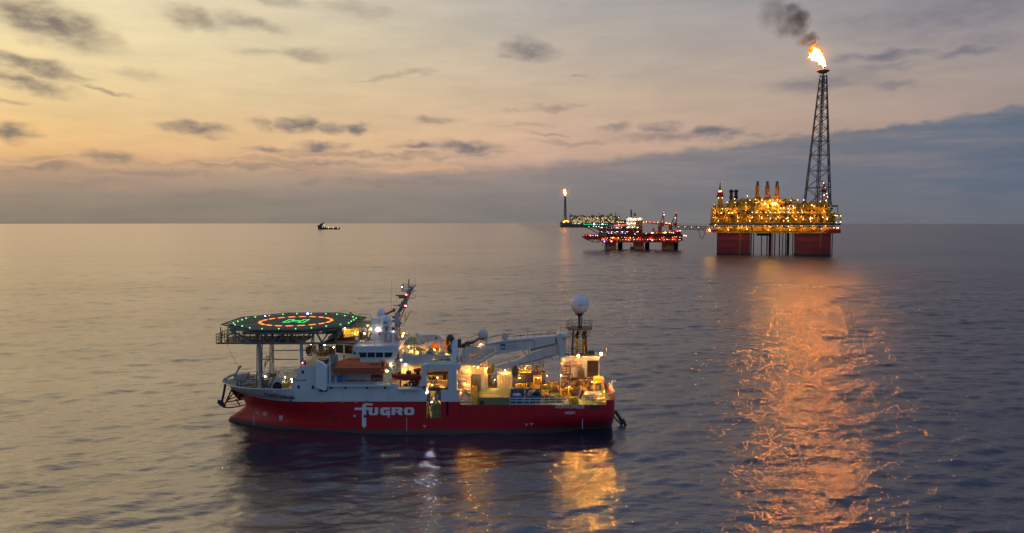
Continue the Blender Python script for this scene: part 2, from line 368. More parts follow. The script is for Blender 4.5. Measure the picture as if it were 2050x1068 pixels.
def build_sea():
    rr = [0.0, 8, 18, 28]; r = 36.0
    while r < 700: rr.append(r); r *= 1.0036
    while r < 3000: rr.append(r); r *= 1.012
    while r < 30000: rr.append(r); r *= 1.05
    rr = np.array(rr)
    aa = np.concatenate([np.linspace(-180, -44, 40)[:-1], np.linspace(-44, 44, 540), np.linspace(44, 180, 40)[1:]]) * math.pi / 180
    RR, AA = np.meshgrid(rr, aa, indexing='ij'); x = RR * np.sin(AA); y = RR * np.cos(AA)
    swell = fft_waves(256, 610.0, 34.0, 0.55, R(118), 3, 8.0, 4)
    chop = fft_waves(512, 187.0, 7.5, 0.34, R(102), 5, 1.0, 4)
    fade = np.clip((900 - RR) / 600, 0, 1); near = np.clip((RR - 20) / 20, 0, 1)
    fade2 = np.clip((1100 - RR) / 500, 0, 1) * near * (np.abs(AA) < R(46))
    fade1 = np.clip((2600 - RR) / 1800, 0.0, 1) * near
    br = np.clip((x + 60) / 240, 0, 1); br = .75 + .4 * br * br * (3 - 2 * br)      # calmer on the left, a breeze on the right
    z = sample(swell, 610.0, x, y) * fade1 + sample(chop, 187.0, x, y) * br * (fade2 * .75 + .25 * fade * (np.abs(AA) < R(46)))
    z -= RR ** 2 / (2 * RE)
    nr, na = RR.shape
    me = bpy.data.meshes.new('sea')
    co = np.stack([x, y, z], -1).reshape(-1, 3)
    i, j = np.meshgrid(np.arange(nr - 1), np.arange(na - 1), indexing='ij'); a = (i * na + j).ravel()
    q = np.stack([a, a + na, a + na + 1, a + 1], -1)[:, ::-1]
    me.vertices.add(len(co)); me.vertices.foreach_set('co', co.ravel())
    me.loops.add(q.size); me.loops.foreach_set('vertex_index', q.ravel().astype(np.int32))
    me.polygons.add(len(q)); me.polygons.foreach_set('loop_start', np.arange(0, q.size, 4, dtype=np.int32))
    me.polygons.foreach_set('use_smooth', np.ones(len(q), bool)); me.update(calc_edges=True)
    me.validate()
    m = bpy.data.materials.new('sea_water'); m.use_nodes = True; t = m.node_tree; b = t.nodes['Principled BSDF']
    nn = t.nodes.new; lk = t.links.new
    b.inputs['Base Color'].default_value = (0.012, 0.026, 0.046, 1); b.inputs['IOR'].default_value = SEA_IOR; b.inputs['Roughness'].default_value = SEA_ROUGH
    geo = nn('ShaderNodeNewGeometry')
    def nz(sc, det, rough, rot, sy):
        mp = nn('ShaderNodeMapping'); mp.inputs['Rotation'].default_value = (0, 0, R(rot)); mp.inputs['Scale'].default_value = (sc, sc * sy, sc)
        lk(geo.outputs['Position'], mp.inputs[0])
        n = nn('ShaderNodeTexNoise'); n.inputs['Scale'].default_value = 1; n.inputs['Detail'].default_value = det; n.inputs['Roughness'].default_value = rough
        lk(mp.outputs[0], n.inputs['Vector']); return n.outputs['Fac']
    def math_(op, u, v):
        n = nn('ShaderNodeMath'); n.operation = op
        for k, s_ in enumerate((u, v)):
            if isinstance(s_, (int, float)): n.inputs[k].default_value = s_
            else: lk(s_, n.inputs[k])
        return n.outputs[0]
    def mr(v, a0, b0, c0, d0):
        n = nn('ShaderNodeMapRange'); lk(v, n.inputs[0])
        for k, s_ in enumerate((a0, b0, c0, d0)): n.inputs[k + 1].default_value = s_
        return n.outputs[0]
    gust = nz(0.0045, 3, .55, 8, 2.2); gust2 = nz(0.0011, 3, .6, 4, 3.0)
    amp = math_('MULTIPLY', mr(gust, .32, .66, .55, 1.3), mr(gust2, .35, .65, .6, 1.25))
    sx_ = nn('ShaderNodeSeparateXYZ'); lk(geo.outputs['Position'], sx_.inputs[0]); amp = math_('MULTIPLY', amp, mr(sx_.outputs[0], -60, 180, .8, 1.1))
    vl = nn('ShaderNodeVectorMath'); vl.operation = 'LENGTH'; lk(geo.outputs['Position'], vl.inputs[0]); far = vl.outputs['Value']
    amp = math_('MULTIPLY', amp, mr(far, 90, 620, 1.0, .9)); rg = math_('ADD', mr(sx_.outputs[0], -40, 130, SEA_ROUGH, .23), mr(far, 90, 500, 0.0, .05)); lk(rg, b.inputs['Roughness'])   # distant ripples are finer than a pixel: roughness takes over
    big = math_('MULTIPLY', nz(0.42, 3, .58, 7, 2.9), 0.42)     # metre waves, crests about left-right
    swl = math_('MULTIPLY', nz(0.14, 3, .55, 6, 3.6), 0.42)
    mid = math_('MULTIPLY', nz(1.4, 3, .6, -8, 3.0), 0.16)
    small = math_('MULTIPLY', nz(4.2, 2, .6, 12, 3.0), 0.05)
    h = math_('MULTIPLY', math_('ADD', math_('ADD', math_('ADD', big, swl), mid), small), amp)
    bp_ = nn('ShaderNodeBump'); bp_.inputs['Strength'].default_value = 1.0; bp_.inputs['Distance'].default_value = SEA_BUMP; lk(h, bp_.inputs['Height'])
    lk(bp_.outputs[0], b.inputs['Normal'])
    me.materials.append(m)
    o = bpy.data.objects.new('sea', me); COL.objects.link(o)
    return tag(o, 'dusk sea with small glittering waves', kind='structure')
FLAME, FLAME2, SEA_ROUGH = 430, 48, .08
SEA_IOR, SEA_BUMP = 2.8, 0.46
sea = build_sea()
# thin evening haze over the water
def build_haze():
    mb = MB(); mb.box(-30500, -30500, -80, 30500, 30500, 300); m = bpy.data.materials.new('evening_haze'); m.use_nodes = True; t = m.node_tree
    t.nodes.remove(t.nodes['Principled BSDF']); v = t.nodes.new('ShaderNodeVolumePrincipled')
    v.inputs['Color'].default_value = (.93, .93, .95, 1); v.inputs['Density'].default_value = HAZE; v.inputs['Anisotropy'].default_value = 0.2
    t.links.new(v.outputs[0], t.nodes['Material Output'].inputs['Volume'])
    return tag(mb.done('haze', m), 'thin evening haze over the sea', kind='stuff')
HAZE = 0
if HAZE: build_haze()

# ------------------------------------------------------------------ paints and lamps
m_red = mat('hull_red_paint', (.52, .006, .018), .42, dirt=.55, scale=.6, streak=1, dcol=(.12, .012, .012))
m_boot = mat('boot_top_paint', (.115, .06, .05), .6, dirt=.6, scale=1.2)
m_white = mat('white_ship_paint', (.66, .68, .70), .4, dirt=.28, scale=.45, streak=1, dcol=(.30, .22, .15))
m_cream = mat('cream_and_lit_white', (.72, .66, .55), .45, dirt=.3, scale=.7)  # on ship parts white paint with sodium light in its colour; container's own cream
m_logo = mat('logo_white', (.74, .77, .80), .45, dirt=.12)
m_navy = mat('navy_lettering', (.015, .02, .06), .5, dirt=0)
m_deck = mat('green_deck_paint', (.10, .20, .055), .6, dirt=.5, scale=.9, dcol=(.06, .06, .03))
m_steel = mat('grey_steel', (.26, .27, .29), .5, .2, dirt=.4, scale=1.2)
m_pale = mat('pale_grey_steel', (.46, .47, .49), .45, dirt=.35, scale=1.0)
m_dark = mat('dark_steel', (.055, .05, .05), .5, .3, dirt=.5, scale=1.5)
m_black = mat('black_rubber', (.015, .015, .017), .7, dirt=0)
m_brown = mat('brown_steel', (.12, .075, .05), .6, dirt=.5, scale=1.5)
m_glass = mat('dark_glass', (.012, .02, .03), .08, dirt=0)
m_orange = mat('lifeboat_orange', (.80, .15, .035), .42, dirt=.35, scale=.9, dcol=(.15, .04, .02))
m_orange2 = mat('bright_orange', (.85, .22, .03), .45, dirt=.15)
m_redp = mat('red_paint', (.42, .025, .02), .45, dirt=.3, scale=1)
m_yellow = mat('yellow_paint', (.72, .48, .05), .45, dirt=.3, scale=1)
m_olive = mat('olive_pallet', (.32, .28, .10), .7, dirt=.5, scale=2)
m_blue = mat('blue_skip_paint', (.02, .12, .30), .45, dirt=.4, scale=1)
m_navyc = mat('navy_container', (.03, .03, .10), .5, dirt=.3, scale=1)
m_teal = mat('teal_sign', (.0, .16, .22), .4, dirt=0)
m_helig = mat('helideck_green', (.035, .065, .05), .75, dirt=.4, scale=.8, dcol=(.03, .03, .03))
m_net = mat('net_grey', (.16, .14, .13), .8, dirt=.3)
m_bag = [mat('pale_bag', (.6, .5, .5), .4, dirt=.2), mat('black_bag', (.02, .02, .022), .25, dirt=0), mat('pinkish_bag', (.55, .32, .30), .4, dirt=.2)]
def lampmat(name, c, s):
    m = mat(name, c, .4, dirt=0, emit=c, estr=s); return m
l_sod = lampmat('sodium_lamp', (1, .42, .055), 3600)
l_sod2 = lampmat('sodium_small', (1, .45, .08), 220)
l_warm = lampmat('warm_white_lamp', (1, .74, .38), 200)
l_white = lampmat('cool_white_lamp', (.93, .90, 1), 130)
l_green = lampmat('green_lamp', (.04, 1, .14), 7)
l_greenbar = lampmat('green_light_bar', (.02, 1, .16), 1.0)
l_amber = lampmat('amber_light_bar', (1, .30, .02), 1.25)
l_red = lampmat('red_lamp', (1, .05, .06), 22)
l_blue = lampmat('blue_lamp', (.25, .3, 1), 60)
l_sign = lampmat('lit_sign_face', (1, .50, .03), .75)
l_sport = lampmat('stern_flood_lamp', (1, .42, .05), 3000)

def X(px, Y, py=750): return at(px, py, Y).x
def Z(py, Y): return at(1025, py, Y).z
def bp(mb, x0, y0, x1, y1, Y, D):
    """box whose front face, at distance Y, covers the measured rectangle; D deep"""
    return mb.box(X(x0, Y, (y0 + y1) / 2), Y, Z(y1, Y), X(x1, Y, (y0 + y1) / 2), Y + D, Z(y0, Y))
def pp(pts, Y): return [(at(px, py, Y).x, at(px, py, Y).z) for px, py in pts]
def lamp(parent, p, m, r=.16, name='lamp'):
    if m in (l_sod, l_sod2, l_warm, l_white): r = round(r * (.65 if m is l_sod else .52), 3)
    if m is l_sod:                                  # hooded deck floodlight shining down
        def hood(b):
            b.cur = 0; b.box(-r * 1.6, -r * 1.6, r * .4, r * 1.6, r * 1.6, r * 1.2); b.cur = 1; b.ball((0, 0, -r * .2), r * .5, 8, 5)
        return piece('floodlight', ('hood', r), hood, [m_dark, m], parent, p)
    return piece(name, ('lamp', m.name, r), lambda b: b.ball((0, 0, 0), r, 8, 5), m, parent, p)

# ------------------------------------------------------------------ the survey ship
YN, YC, YF = 125.0, 133.5, 142.0
ship = thing('survey_ship', 'red and white offshore survey ship with green-lit helideck and cranes on its working deck', 'ship', (-17, YC, 0))
def smooth(a, b, x):
    t = min(1, max(0, (x - a) / (b - a))); return t * t * (3 - 2 * t)
STEM = [(-3, -49.5), (-1, -51.0), (0, -51.3), (.75, -50.9), (1.5, -49.7), (2.6, -48.2), (3.3, -48.1), (4.2, -48.8), (4.94, -49.5), (5.48, -50.2), (7.5, -52.3)]
def half(x, z):
    xe = np.interp(z, [a for a, b in STEM], [b for a, b in STEM]); u = min(1, max(0, z / 7.0))
    lr = 24 - 10.5 * u; t = min(1, max(0, (x - xe) / lr)); p = 1.75 + .5 * u
    f = 1 - (1 - t) ** p
    if z < 2.2 and x < -44: f = max(f, .16 * math.sqrt(max(0, 1 - ((x + 46.5) / (-46.5 - xe + .01)) ** 2)) if x > xe and -46.5 > xe else 0)
    b = 8.5 * f
    wl = 1 - min(1, max(0, z / 2.6))
    b -= wl * 3.2 * smooth(-2, 17, x)
    if x > 15.6: b -= 2.4 * (1 - math.sqrt(max(0, 1 - ((x - 15.6) / 2.05) ** 2)))
    return max(b, 0.0)
bx0, bx1 = X(853.5, YN, 800), X(897, YN, 800)
xs_end = X(921, YN, 800)
ROWS = [-3, -1, 0, .75, 1.5, 2.6, 3.3, 4.2, 4.94, 5.48, 7.5]
st = sorted(set(list(np.linspace(-52.3, -36, 30)) + list(np.linspace(-36, 12, 15)) + [bx0, bx1, xs_end] + list(np.linspace(12, 17.62, 12))))
hull = MB(); hull.smooth = True; idx = {}
def ztop(x): return 7.08 + .46 * smooth(-52, -40, x)
for side in (-1, 1):
    for i, x in enumerate(st):
        for j, z in enumerate(ROWS):
            if j >= 9 and x > xs_end + 1e-6: continue
            zz = z
            if j == 9: zz = 5.48 + .42 * (1 - smooth(-52, -43, x))
            if j == 10: zz = ztop(x)
            xe = np.interp(zz, [a for a, b in STEM], [b for a, b in STEM])
            xx = max(x, xe)
            idx[side, i, j] = len(hull.v); hull.v.append((xx, YC + side * half(xx, zz), zz))
    for i in range(len(st) - 1):
        for j in range(len(ROWS) - 1):
            if j >= 8 and st[i + 1] > xs_end + 1e-6: continue
            if side == -1 and abs(st[i] - bx0) < 1e-6 and j >= 5: continue
            hull.f.append((idx[side, i, j], idx[side, i + 1, j], idx[side, i + 1, j + 1], idx[side, i, j + 1]))
            hull.mi.append(1 if j < 3 else (2 if j >= 9 else 0)); hull.sm.append(True)
n = len(st) - 1
for j in range(8):                               # transom
    hull.f.append((idx[-1, n, j], idx[1, n, j], idx[1, n, j + 1], idx[-1, n, j + 1])); hull.mi.append(1 if j < 3 else 0); hull.sm.append(False)
def weld(o):
    bm = bmesh.new(); bm.from_mesh(o.data); bmesh.ops.remove_doubles(bm, verts=bm.verts, dist=.002); bmesh.ops.recalc_face_normals(bm, faces=bm.faces); bm.to_mesh(o.data); bm.free()
hu = hull.done('hull', [m_red, m_boot, m_white], ship); weld(hu)
# plate seams and rub rail along the red side
mb = MB()
for px in (700, 780, 838, 940, 1010, 1075): mb.box(X(px, YN, 840) - .03, YN - .012, .8, X(px, YN, 840) + .03, YN + .2, 4.9)
mb.box(X(655, YN), YN - .05, 5.44, bx0 - .05, YN + .2, 5.52)
mb.done('plate_seam', m_red, hu, ship)
def outline(z, x0, x1, inset, n=24):
    xs = [x0 + (x1 - x0) * k / n for k in range(n + 1)]
    return [(x, YC - max(0, half(x, z) - inset)) for x in xs] + [(x, YC + max(0, half(x, z) - inset)) for x in reversed(xs)]
mb = MB(); mb.prism(outline(4.9, xs_end, 17.55, .06), 4.55, 4.90, 'xy'); mb.done('working_deck', m_deck, ship)
mb = MB(); mb.prism(outline(6.3, -50.4, -36.3, .1), 5.9, 6.15, 'xy'); mb.done('bow_deck', mat('bow_deck_paint', (.20, .19, .15), .7, dirt=.5, scale=1.2), ship)
mb = MB()
for s in (-1, 1): mb.path([(x, YC + s * half(x, 7.5), ztop(x) + .05) for x in np.linspace(-52.25, -37, 22)], .11, 6)
mb.done('cap_rail', m_white, hu, ship)
# white superstructure side with slanted front; recesses for the boats
def zx(px, py, Y=YN): return (at(px, py, Y).x, at(px, py, Y).z)
sup = MB()
zt = Z(733, YN); zp = Z(770, YN); zb = 7.2; zr = Z(777, YN)
x_f0, x_f1 = X(583, YN, 776), X(600, YN, 733); x_a = X(655, YN); x_b = X(797, YN); x_c = X(846, YN)
sup.prism([(x_f0 - .2, zb), (x_f0 + .3, 8.3), (x_f1, zt), (x_a, zt), (x_a, zb)], YN + .0, YF - .0, 'xz')
sup.box(x_a, YN + .004, zb, x_b, YF, zp)             # below the lifeboat
sup.box(x_a, YN + 3.6, zp, x_b, YF, zt)              # back wall of the lifeboat recess
sup.box(x_b, YN + .004, zb, x_c, YF, zr)             # below the rescue boat
sup.box(x_b, YN + 5.2, zr, x_c, YF - .5, zt - .2)    # back wall behind the rescue boat
sup.box(x_a - .5, YN + 3.0, zt, X(800, 128), YF - 1.5, Z(722, 128))
superst = sup.done('superstructure', m_white, ship)
mb = MB(); mb.box(x_f1 + .3, YN + .3, zt, x_a - .6, YF - .3, zt + .03); mb.done('roof_deck', mat('cream_deck_paint', (.5, .45, .34), .65, dirt=.45, scale=.8), ship)
mb = MB(); mb.box(x_a - .1, YN - .55, zp - .28, X(783, YN, 770), YN + 3.6, zp + .05); mb.done('boat_platform', m_white, ship)
mb = MB(); mb.box(X(797.5, YN, 777), YN - .6, zr - .22, X(841, YN, 777), YN + 5.2, zr + .05)
for px in (807, 834): mb.bar((X(px, YN, 780), YN - .4, zr - .2), (X(px, YN, 780), YN - .01, zr - 1.1), .12)
mb.done('boat_platform', m_white, ship)
# tall folded gangway door standing out from the side
mb = MB(); mb.prism(pp([(631.5, 722.5), (645, 727), (652.5, 737), (652.5, 780), (650, 783.5), (632.5, 776)], YN - 1.1), YN - 1.1, YN - .1, 'xz')
mb.done('side_door', m_logo, ship)
# hull windows
for px, py in [(606.5, 745), (598, 775), (626.5, 775.5), (662.8, 775.5), (691.8, 775.5), (734.8, 775.5), (771, 775.5)]:
    p = at(px, py, YN)
    f = piece('window', 'hullwin', lambda b: [b.box(-.26, -.05, -.34, .26, .04, -.28), b.box(-.26, -.05, .28, .26, .04, .34), b.box(-.26, -.05, -.28, -.2, .04, .28), b.box(.2, -.05, -.28, .26, .04, .28)], m_white, ship, (p.x, YN, p.z))
    piece('pane', 'hullpane', lambda b: b.box(-.2, -.02, -.28, .2, .03, .28), m_glass, f, (p.x, YN, p.z))
# bow name, side logo, stern name and port
def lettering(body, px0, py1, px1, py0, Y, m, name='lettering', bold=0.02):
    p = at(px0, py1, Y); q = at(px1, py0, Y)
    return text_mesh(name, body, m, ship, (p.x, Y, p.z), q.z - p.z, q.x - p.x, bold=bold)
def bowtext(body, px0, py1, px1, py0, m):
    p = at(px0, py1, YN); q = at(px1, py0, YN)
    o = text_mesh('bow_lettering', body, m, ship, (p.x, YN, p.z), q.z - p.z, q.x - p.x, bold=.02)
    base = o.location + ship.location
    for v in o.data.vertices:                     # follow the curve of the bow plating
        k = v.co.x / (q.x - p.x); z = base.z + v.co.z + (1 - k) * (Z(794, 127) - Z(799, 127))
        h = half(base.x + v.co.x, z); v.co.y += (YC - h - .02) - YN; v.co.z = z - base.z
    return o
bowtext('ATLANTIS DWELLER', 524, 800, 588, 793.5, m_navy)
lettering('ATLANTIS DWELLER', 1111.5, 818, 1170, 810.8, YN - .02, m_logo, 'stern_lettering')
lettering('NASSAU', 1131, 829.5, 1151, 824, YN - .02, m_logo, 'stern_lettering')
mb = MB()                                          # a short line of dark print, too small to read in the photograph
for k, w in enumerate((.22, .12, .1, .2, .12, .24, .2, .16)): p = at(592.5 + 2.6 * k, 762, YN); mb.box(p.x, YN - .02, p.z - .06, p.x + w, YN + .02, p.z + .1)
tag(mb.done('small_print', m_navy, ship), kind='stuff')
def L8(pts): return pp([(640 + x / 6.673, 700 + y / 6.673) for x, y in pts], YN - .03)
mb = MB()
for poly in ([(570, 745), (582, 728), (600, 720), (708, 720), (708, 748), (690, 748), (625, 748), (620, 757), (620, 775), (708, 775), (708, 809), (622, 809), (622, 1022), (593, 1052), (565, 1022), (565, 809), (466, 809), (466, 778), (565, 778)],
             [(655, 809), (702, 809), (702, 850), (712, 858), (728, 858), (735, 850), (735, 775), (782, 775), (782, 855), (760, 878), (676, 878), (655, 858)],
             [(938, 775), (938, 805), (868, 805), (860, 815), (860, 842), (866, 850), (893, 850), (893, 838), (880, 838), (880, 818), (940, 818), (940, 878), (832, 878), (808, 855), (808, 800), (830, 775)],
             [(960, 775), (1085, 775), (1108, 795), (1108, 820), (1090, 832), (1110, 876), (1060, 876), (1030, 838), (1006, 838), (1006, 876), (960, 876)],
             ):
    mb.prism(L8(poly), YN - .03, YN + .03, 'xz')
mb.prism(L8([(1150, 775), (1240, 775), (1262, 798), (1262, 855), (1240, 876), (1195, 876), (1195, 850), (1208, 850), (1216, 842), (1216, 810), (1208, 801), (1195, 801), (1195, 775)]), YN - .03, YN + .03, 'xz')
mb.prism(L8([(1195.2, 775), (1195.2, 801), (1183, 801), (1175, 810), (1175, 842), (1183, 850), (1195.2, 850), (1195.2, 876), (1150, 876), (1128, 855), (1128, 798), (1150, 775)]), YN - .032, YN + .03, 'xz')
mb.done('company_logo', m_logo, hu, ship)
mb = MB(); mb.prism(L8([(1006, 800), (1050, 800), (1058, 808), (1050, 816), (1006, 816)]), YN - .045, YN + .02, 'xz'); mb.done('logo_counter', m_red, hu, ship)
# yellow plugs, outlets and draught marks
for px, py, m in [(581, 804.5, m_brown), (645, 804.5, m_yellow), (684.8, 804.5, m_yellow), (713.5, 804.5, m_yellow), (735.5, 804.5, m_olive), (670, 833.5, m_dark), (710, 833.5, m_pale), (731, 833.5, m_navy), (778, 834, m_pale), (620, 834, m_dark)]:
    p = at(px, py, YN); hb = YC - half(p.x, p.z)
    piece('hull_outlet', ('outlet', m.name), lambda b: b.lathe((0, 0, 0), [(.12, -.12), (.24, -.1), (.24, .1)], 12, 'y'), m, hu, (p.x, hb, p.z))
mb = MB()
for px, y0, y1 in ((814, 838, 866), (1166, 840, 861)):
    for k in range(8):
        p = at(px, y0 + (y1 - y0) * k / 8, YN); mb.box(p.x - .05, YN - .03 + .0, p.z - .09, p.x + .05, YN + .02, p.z + .09)
for px, py in ((850, 853), (1054, 850), (1064, 849)):
    p = at(px, py, YN); mb.box(p.x - .3, YN - .03, p.z, p.x + .3, YN + .02, p.z + .07); mb.box(p.x - .035, YN - .03, p.z - .35, p.x + .035, YN + .02, p.z)
mb.done('draught_mark', m_logo, hu, ship)
mb = MB()
def onhull(px, py, off=.03):
    p = at(px, py, 128)
    for _ in range(6): p = at(px, py, YC - half(p.x, p.z) - off)
    return p
for k in range(11): p = onhull(508.5, 828 + 2.2 * k); mb.cbox(p, .09, .05, .12)
for px, py in ((531, 829), (562.5, 836)):          # thruster symbols: white blades in a ring
    for a in (45, 135, 225, 315):
        p = onhull(px + 2.6 * math.cos(R(a)), py + 2.6 * math.sin(R(a))); mb.lathe((p.x, p.y, p.z), [(.001, -.03), (.17, -.02), (.17, .03)], 8, 'y')
p = onhull(562.5, 842); mb.prism([(p.x - .25, p.z), (p.x + .25, p.z), (p.x, p.z + .3)], p.y - .02, p.y + .05, 'xz')
for px, py in ((512, 823), (514, 826.5), (516, 828)): p = onhull(px, py); mb.cbox(p, .2, .05, .14)
mb.done('thruster_mark', m_logo, hu, ship)
# mooring pipes in the bow plating
for px, py in ((499.5, 782), (550, 786)):
    p = onhull(px, py, .0); piece('fairlead', 'fairlead', lambda b: b.lathe((0, 0, 0), [(.16, -.1), (.3, -.06), (.3, .1)], 12, 'y'), m_pale, hu, p)
# outrigger frame below the bow
def ptube(mb, pts, Y, r, n=6): mb.path([tuple(at(a, b, Y)) for a, b in pts], r, n)
mb = MB(); Yb = 132.5
ptube(mb, [(451, 770), (448, 788), (444, 806)], Yb, .22, 8)
ptube(mb, [(436.5, 803), (444, 805), (450, 815)], Yb, .28, 8); ptube(mb, [(436, 806), (449.5, 816)], Yb - .6, .2, 8)
fr = mb.done('bow_outrigger', m_dark, ship)
mb = MB()
for dy in (0, 1.2): ptube(mb, [(463, 782), (449, 813)], Yb + dy, .15); ptube(mb, [(468, 786), (455, 803)], Yb + dy, .12)
ptube(mb, [(450, 816), (462, 816.5), (475, 814.5), (490, 811)], Yb, .13); ptube(mb, [(451, 806), (486, 800)], Yb, .13); ptube(mb, [(472, 799), (480, 811.5)], Yb, .12); ptube(mb, [(456, 801), (478, 793)], Yb, .1)
mb.prism(pp([(463, 780), (468, 788), (478, 797), (480, 802), (470, 790)], Yb), Yb - .3, Yb + 1.5, 'xz')
mb.done('outrigger_brace', m_redp, fr, ship)
mb = MB()
for pts, r in (([(1226, 820), (1236, 832), (1246, 850)], .16), ([(1232, 823), (1240, 836), (1250, 848)], .28), ([(1212, 815), (1232, 838), (1248, 856)], .14)): ptube(mb, pts, 130.5, r, 8)
for k in range(4): ptube(mb, [(1243 + 2 * k, 842 + 3 * k), (1250 + 1.5 * k, 840 + 3.5 * k)], 130.3, .22)
mb.done('stern_outrigger', m_dark, ship)
mb = MB(); p = at(1192, 816, YN); mb.box(p.x - 1.0, YN - .04, p.z - .3, p.x + .7, YN + .05, p.z + .35)
mb.done('stern_roller', m_dark, hu, ship)

# ---- helideck
HZ, HC = 18.0, Vector((-38.6, 133.5, 18.0)); HR = 12.2
HC.x, HC.y = -38.8, 133.9
def octo(r, rot=22.5): return [(HC.x + r * math.cos(R(rot + 45 * k)), HC.y + r * math.sin(R(rot + 45 * k))) for k in range(8)]
hd = MB(); hd.prism(octo(11.3), HZ - .45, HZ, 'xy'); hd = hd.done('helideck', [m_helig], ship)
mb = MB()
mb.prism(octo(11.45), HZ - .62, HZ - .46, 'xy'); mb.done('deck_edge_beam', m_steel, hd, ship)
o1, o2 = octo(11.3), octo(12.6)
for k in range(8):                                 # net panels between outriggers, all round
    a, b, c, d = o1[k], o1[(k + 1) % 8], o2[(k + 1) % 8], o2[k]; mb = MB()
    A, B, C_, D_ = (Vector((*a, HZ - .2)), Vector((*b, HZ - .2)), Vector((*c, HZ + .05)), Vector((*d, HZ + .05)))
    mb.bar(D_, C_, .14); mb.bar(A, D_, .12)
    for q in range(1, 6): mb.bar(A.lerp(B, q / 6), D_.lerp(C_, q / 6), .1)
    for q in range(1, 5): mb.bar(A.lerp(D_, q / 5), B.lerp(C_, q / 5), .05)
    mb.done('net_panel', m_net, hd, ship)
def flat_ring(r0, r1, a0, a1, z, n=6):
    v = []; 
    for k in range(n + 1):
        a = R(a0 + (a1 - a0) * k / n); v += [(HC.x + r0 * math.cos(a), HC.y + r0 * math.sin(a), z), (HC.x + r1 * math.cos(a), HC.y + r1 * math.sin(a), z)]
    return v, [(2 * k, 2 * k + 1, 2 * k + 3, 2 * k + 2) for k in range(n)]
mb = MB(); mb.add(*flat_ring(5.75, 6.75, 0, 360, HZ + .006, 64)); mb.done('painted_ring', mat('ring_yellow_paint', (.28, .24, .05), .7, dirt=.4), hd, ship)
for k in range(20):
    mb = MB(); a = k * 18
    v, f = flat_ring(6.0, 6.45, a, a + 11, HZ + .05, 3); mb.add(v, f); v, f = flat_ring(6.0, 6.45, a, a + 11, HZ + .01, 3); mb.add(v, f)
    mb.done('light_strip', l_amber, hd, ship)
hx, hy = 0, 1
def hbox(u0, v0, u1, v1, mb, z=.05): # u along ship's length, v across
    mb.box(HC.x + u0, HC.y + v0, HZ + .006, HC.x + u1, HC.y + v1, HZ + z)
mb = MB()
for (u0, v0, u1, v1) in [(-1.9, -2, -1.72, 2), (-1.0, -2, -.82, -.45), (-1.0, .45, -.82, 2), (1.72, -2, 1.9, 2), (.82, -2, 1.0, -.45), (.82, .45, 1.0, 2), (-1.72, -2, -1.0, -1.8), (-1.72, 1.8, -1.0, 2), (1.0, -2, 1.72, -1.8), (1.0, 1.8, 1.72, 2), (-.82, -.45, .82, -.27), (-.82, .27, .82, .45)]: hbox(u0, v0, u1, v1, mb)
mb.done('landing_letter', l_greenbar, hd, ship)
for a0, a1, r_ in ((150, 175, 9.5), (195, 222, 9.2)):
    pass
mb = MB()
for q in range(7): hbox(7.3 + .45 * (q % 4), -4 + q * 1.15, 10.0, -3.55 + q * 1.15, mb, .012)
hbox(9.2, .3, 11.0, .6, mb, .014)
mb.done('deck_marking', mat('worn_deck_marking', (.10, .13, .17), .7, dirt=.4), hd, ship)
mb = MB(); p = MB(); mb.bar((HC.x - 8.6, HC.y - 6.2, HZ + .02), (HC.x - 5.2, HC.y - 4.3, HZ + .02), .3, .03); mb.done('deck_marking', mat('pale_deck_line', (.45, .42, .25), .7), hd, ship)
for k in range(8):                                  # green perimeter lamps
    for q in range(3 if k not in (3, 7) else 4):
        t = (q + .5) / (3 if k not in (3, 7) else 4); a, b = octo(10.95)[k], octo(10.95)[(k + 1) % 8]
        lamp(hd, (a[0] + (b[0] - a[0]) * t, a[1] + (b[1] - a[1]) * t, HZ + .1), l_green, .07)
for px, py in ((531, 632.5), (616, 629)): lamp(hd, at(px, py, 144.5), l_blue, .17)
lamp(hd, at(444, 673.5, 133), l_warm, .14)
# support trusses under the deck
mb = MB(); zt1 = HZ - .65; zb1 = Z(687, 128)
for Yt in (127.6, 139.4):
    xa, xb = X(487, Yt, 687), X(668, Yt, 687); xtl, xtr = HC.x - 9.5, HC.x + 9.8
    mb.bar((xa, Yt, zb1), (xb + .2, Yt, zb1), .34); mb.bar((xtl, Yt, zt1), (xtr, Yt, zt1), .4)
    n = 8; lo = [Vector((xa + (xb - xa) * k / n, Yt, zb1)) for k in range(n + 1)]; hi = [Vector((xtl + (xtr - xtl) * k / n, Yt, zt1)) for k in range(n + 1)]
    for k in range(n + 1):
        if k % 2 == 0: mb.bar(lo[k], hi[k], .2)
        if k < n: mb.bar(lo[k] if k % 2 else hi[k], hi[k + 1] if k % 2 else lo[k + 1], .26)
for f in (.0, .2, .4, .6, .8, 1.0):
    x = HC.x - 10 + 20 * f; hw = min(10.4, 14.6 - abs(x - HC.x)); mb.bar((x, HC.y - hw, zt1), (x, HC.y + hw, zt1), .3); mb.bar((x, 127.6, zb1 if .05 < f < .95 else zt1 - 1), (x, 139.4, zt1), .18)
mb.done('deck_truss', m_steel, hd, ship)
mb = MB(); zc = Z(678, 134)                          # catwalk under the bow side edge
x0, x1 = X(455, 134, 678), X(530, 134, 678)
mb.box(x0, 129, zc - .2, x1 + 8, 137.5, zc); 
for Yr in (129, 137.5): mb.rail([(x0, Yr, zc), (x1 + 8, Yr, zc)], 1.5, .04, 1.0, (1, .66, .33))
mb.rail([(x0, 129, zc), (x0, 137.5, zc)], 1.5, .04, 1.2, (1, .66, .33))
for q in range(9): mb.bar((x0 + q * 1.3, 131, zc), (x0 + q * 1.3, 131, zt1), .12)
mb.done('catwalk', m_dark, hd, ship)
mb = MB()
for px, py in ((445, 660), (449, 662)): mb.bar(at(px, py, 131), at(px, py + 14, 131), .1)
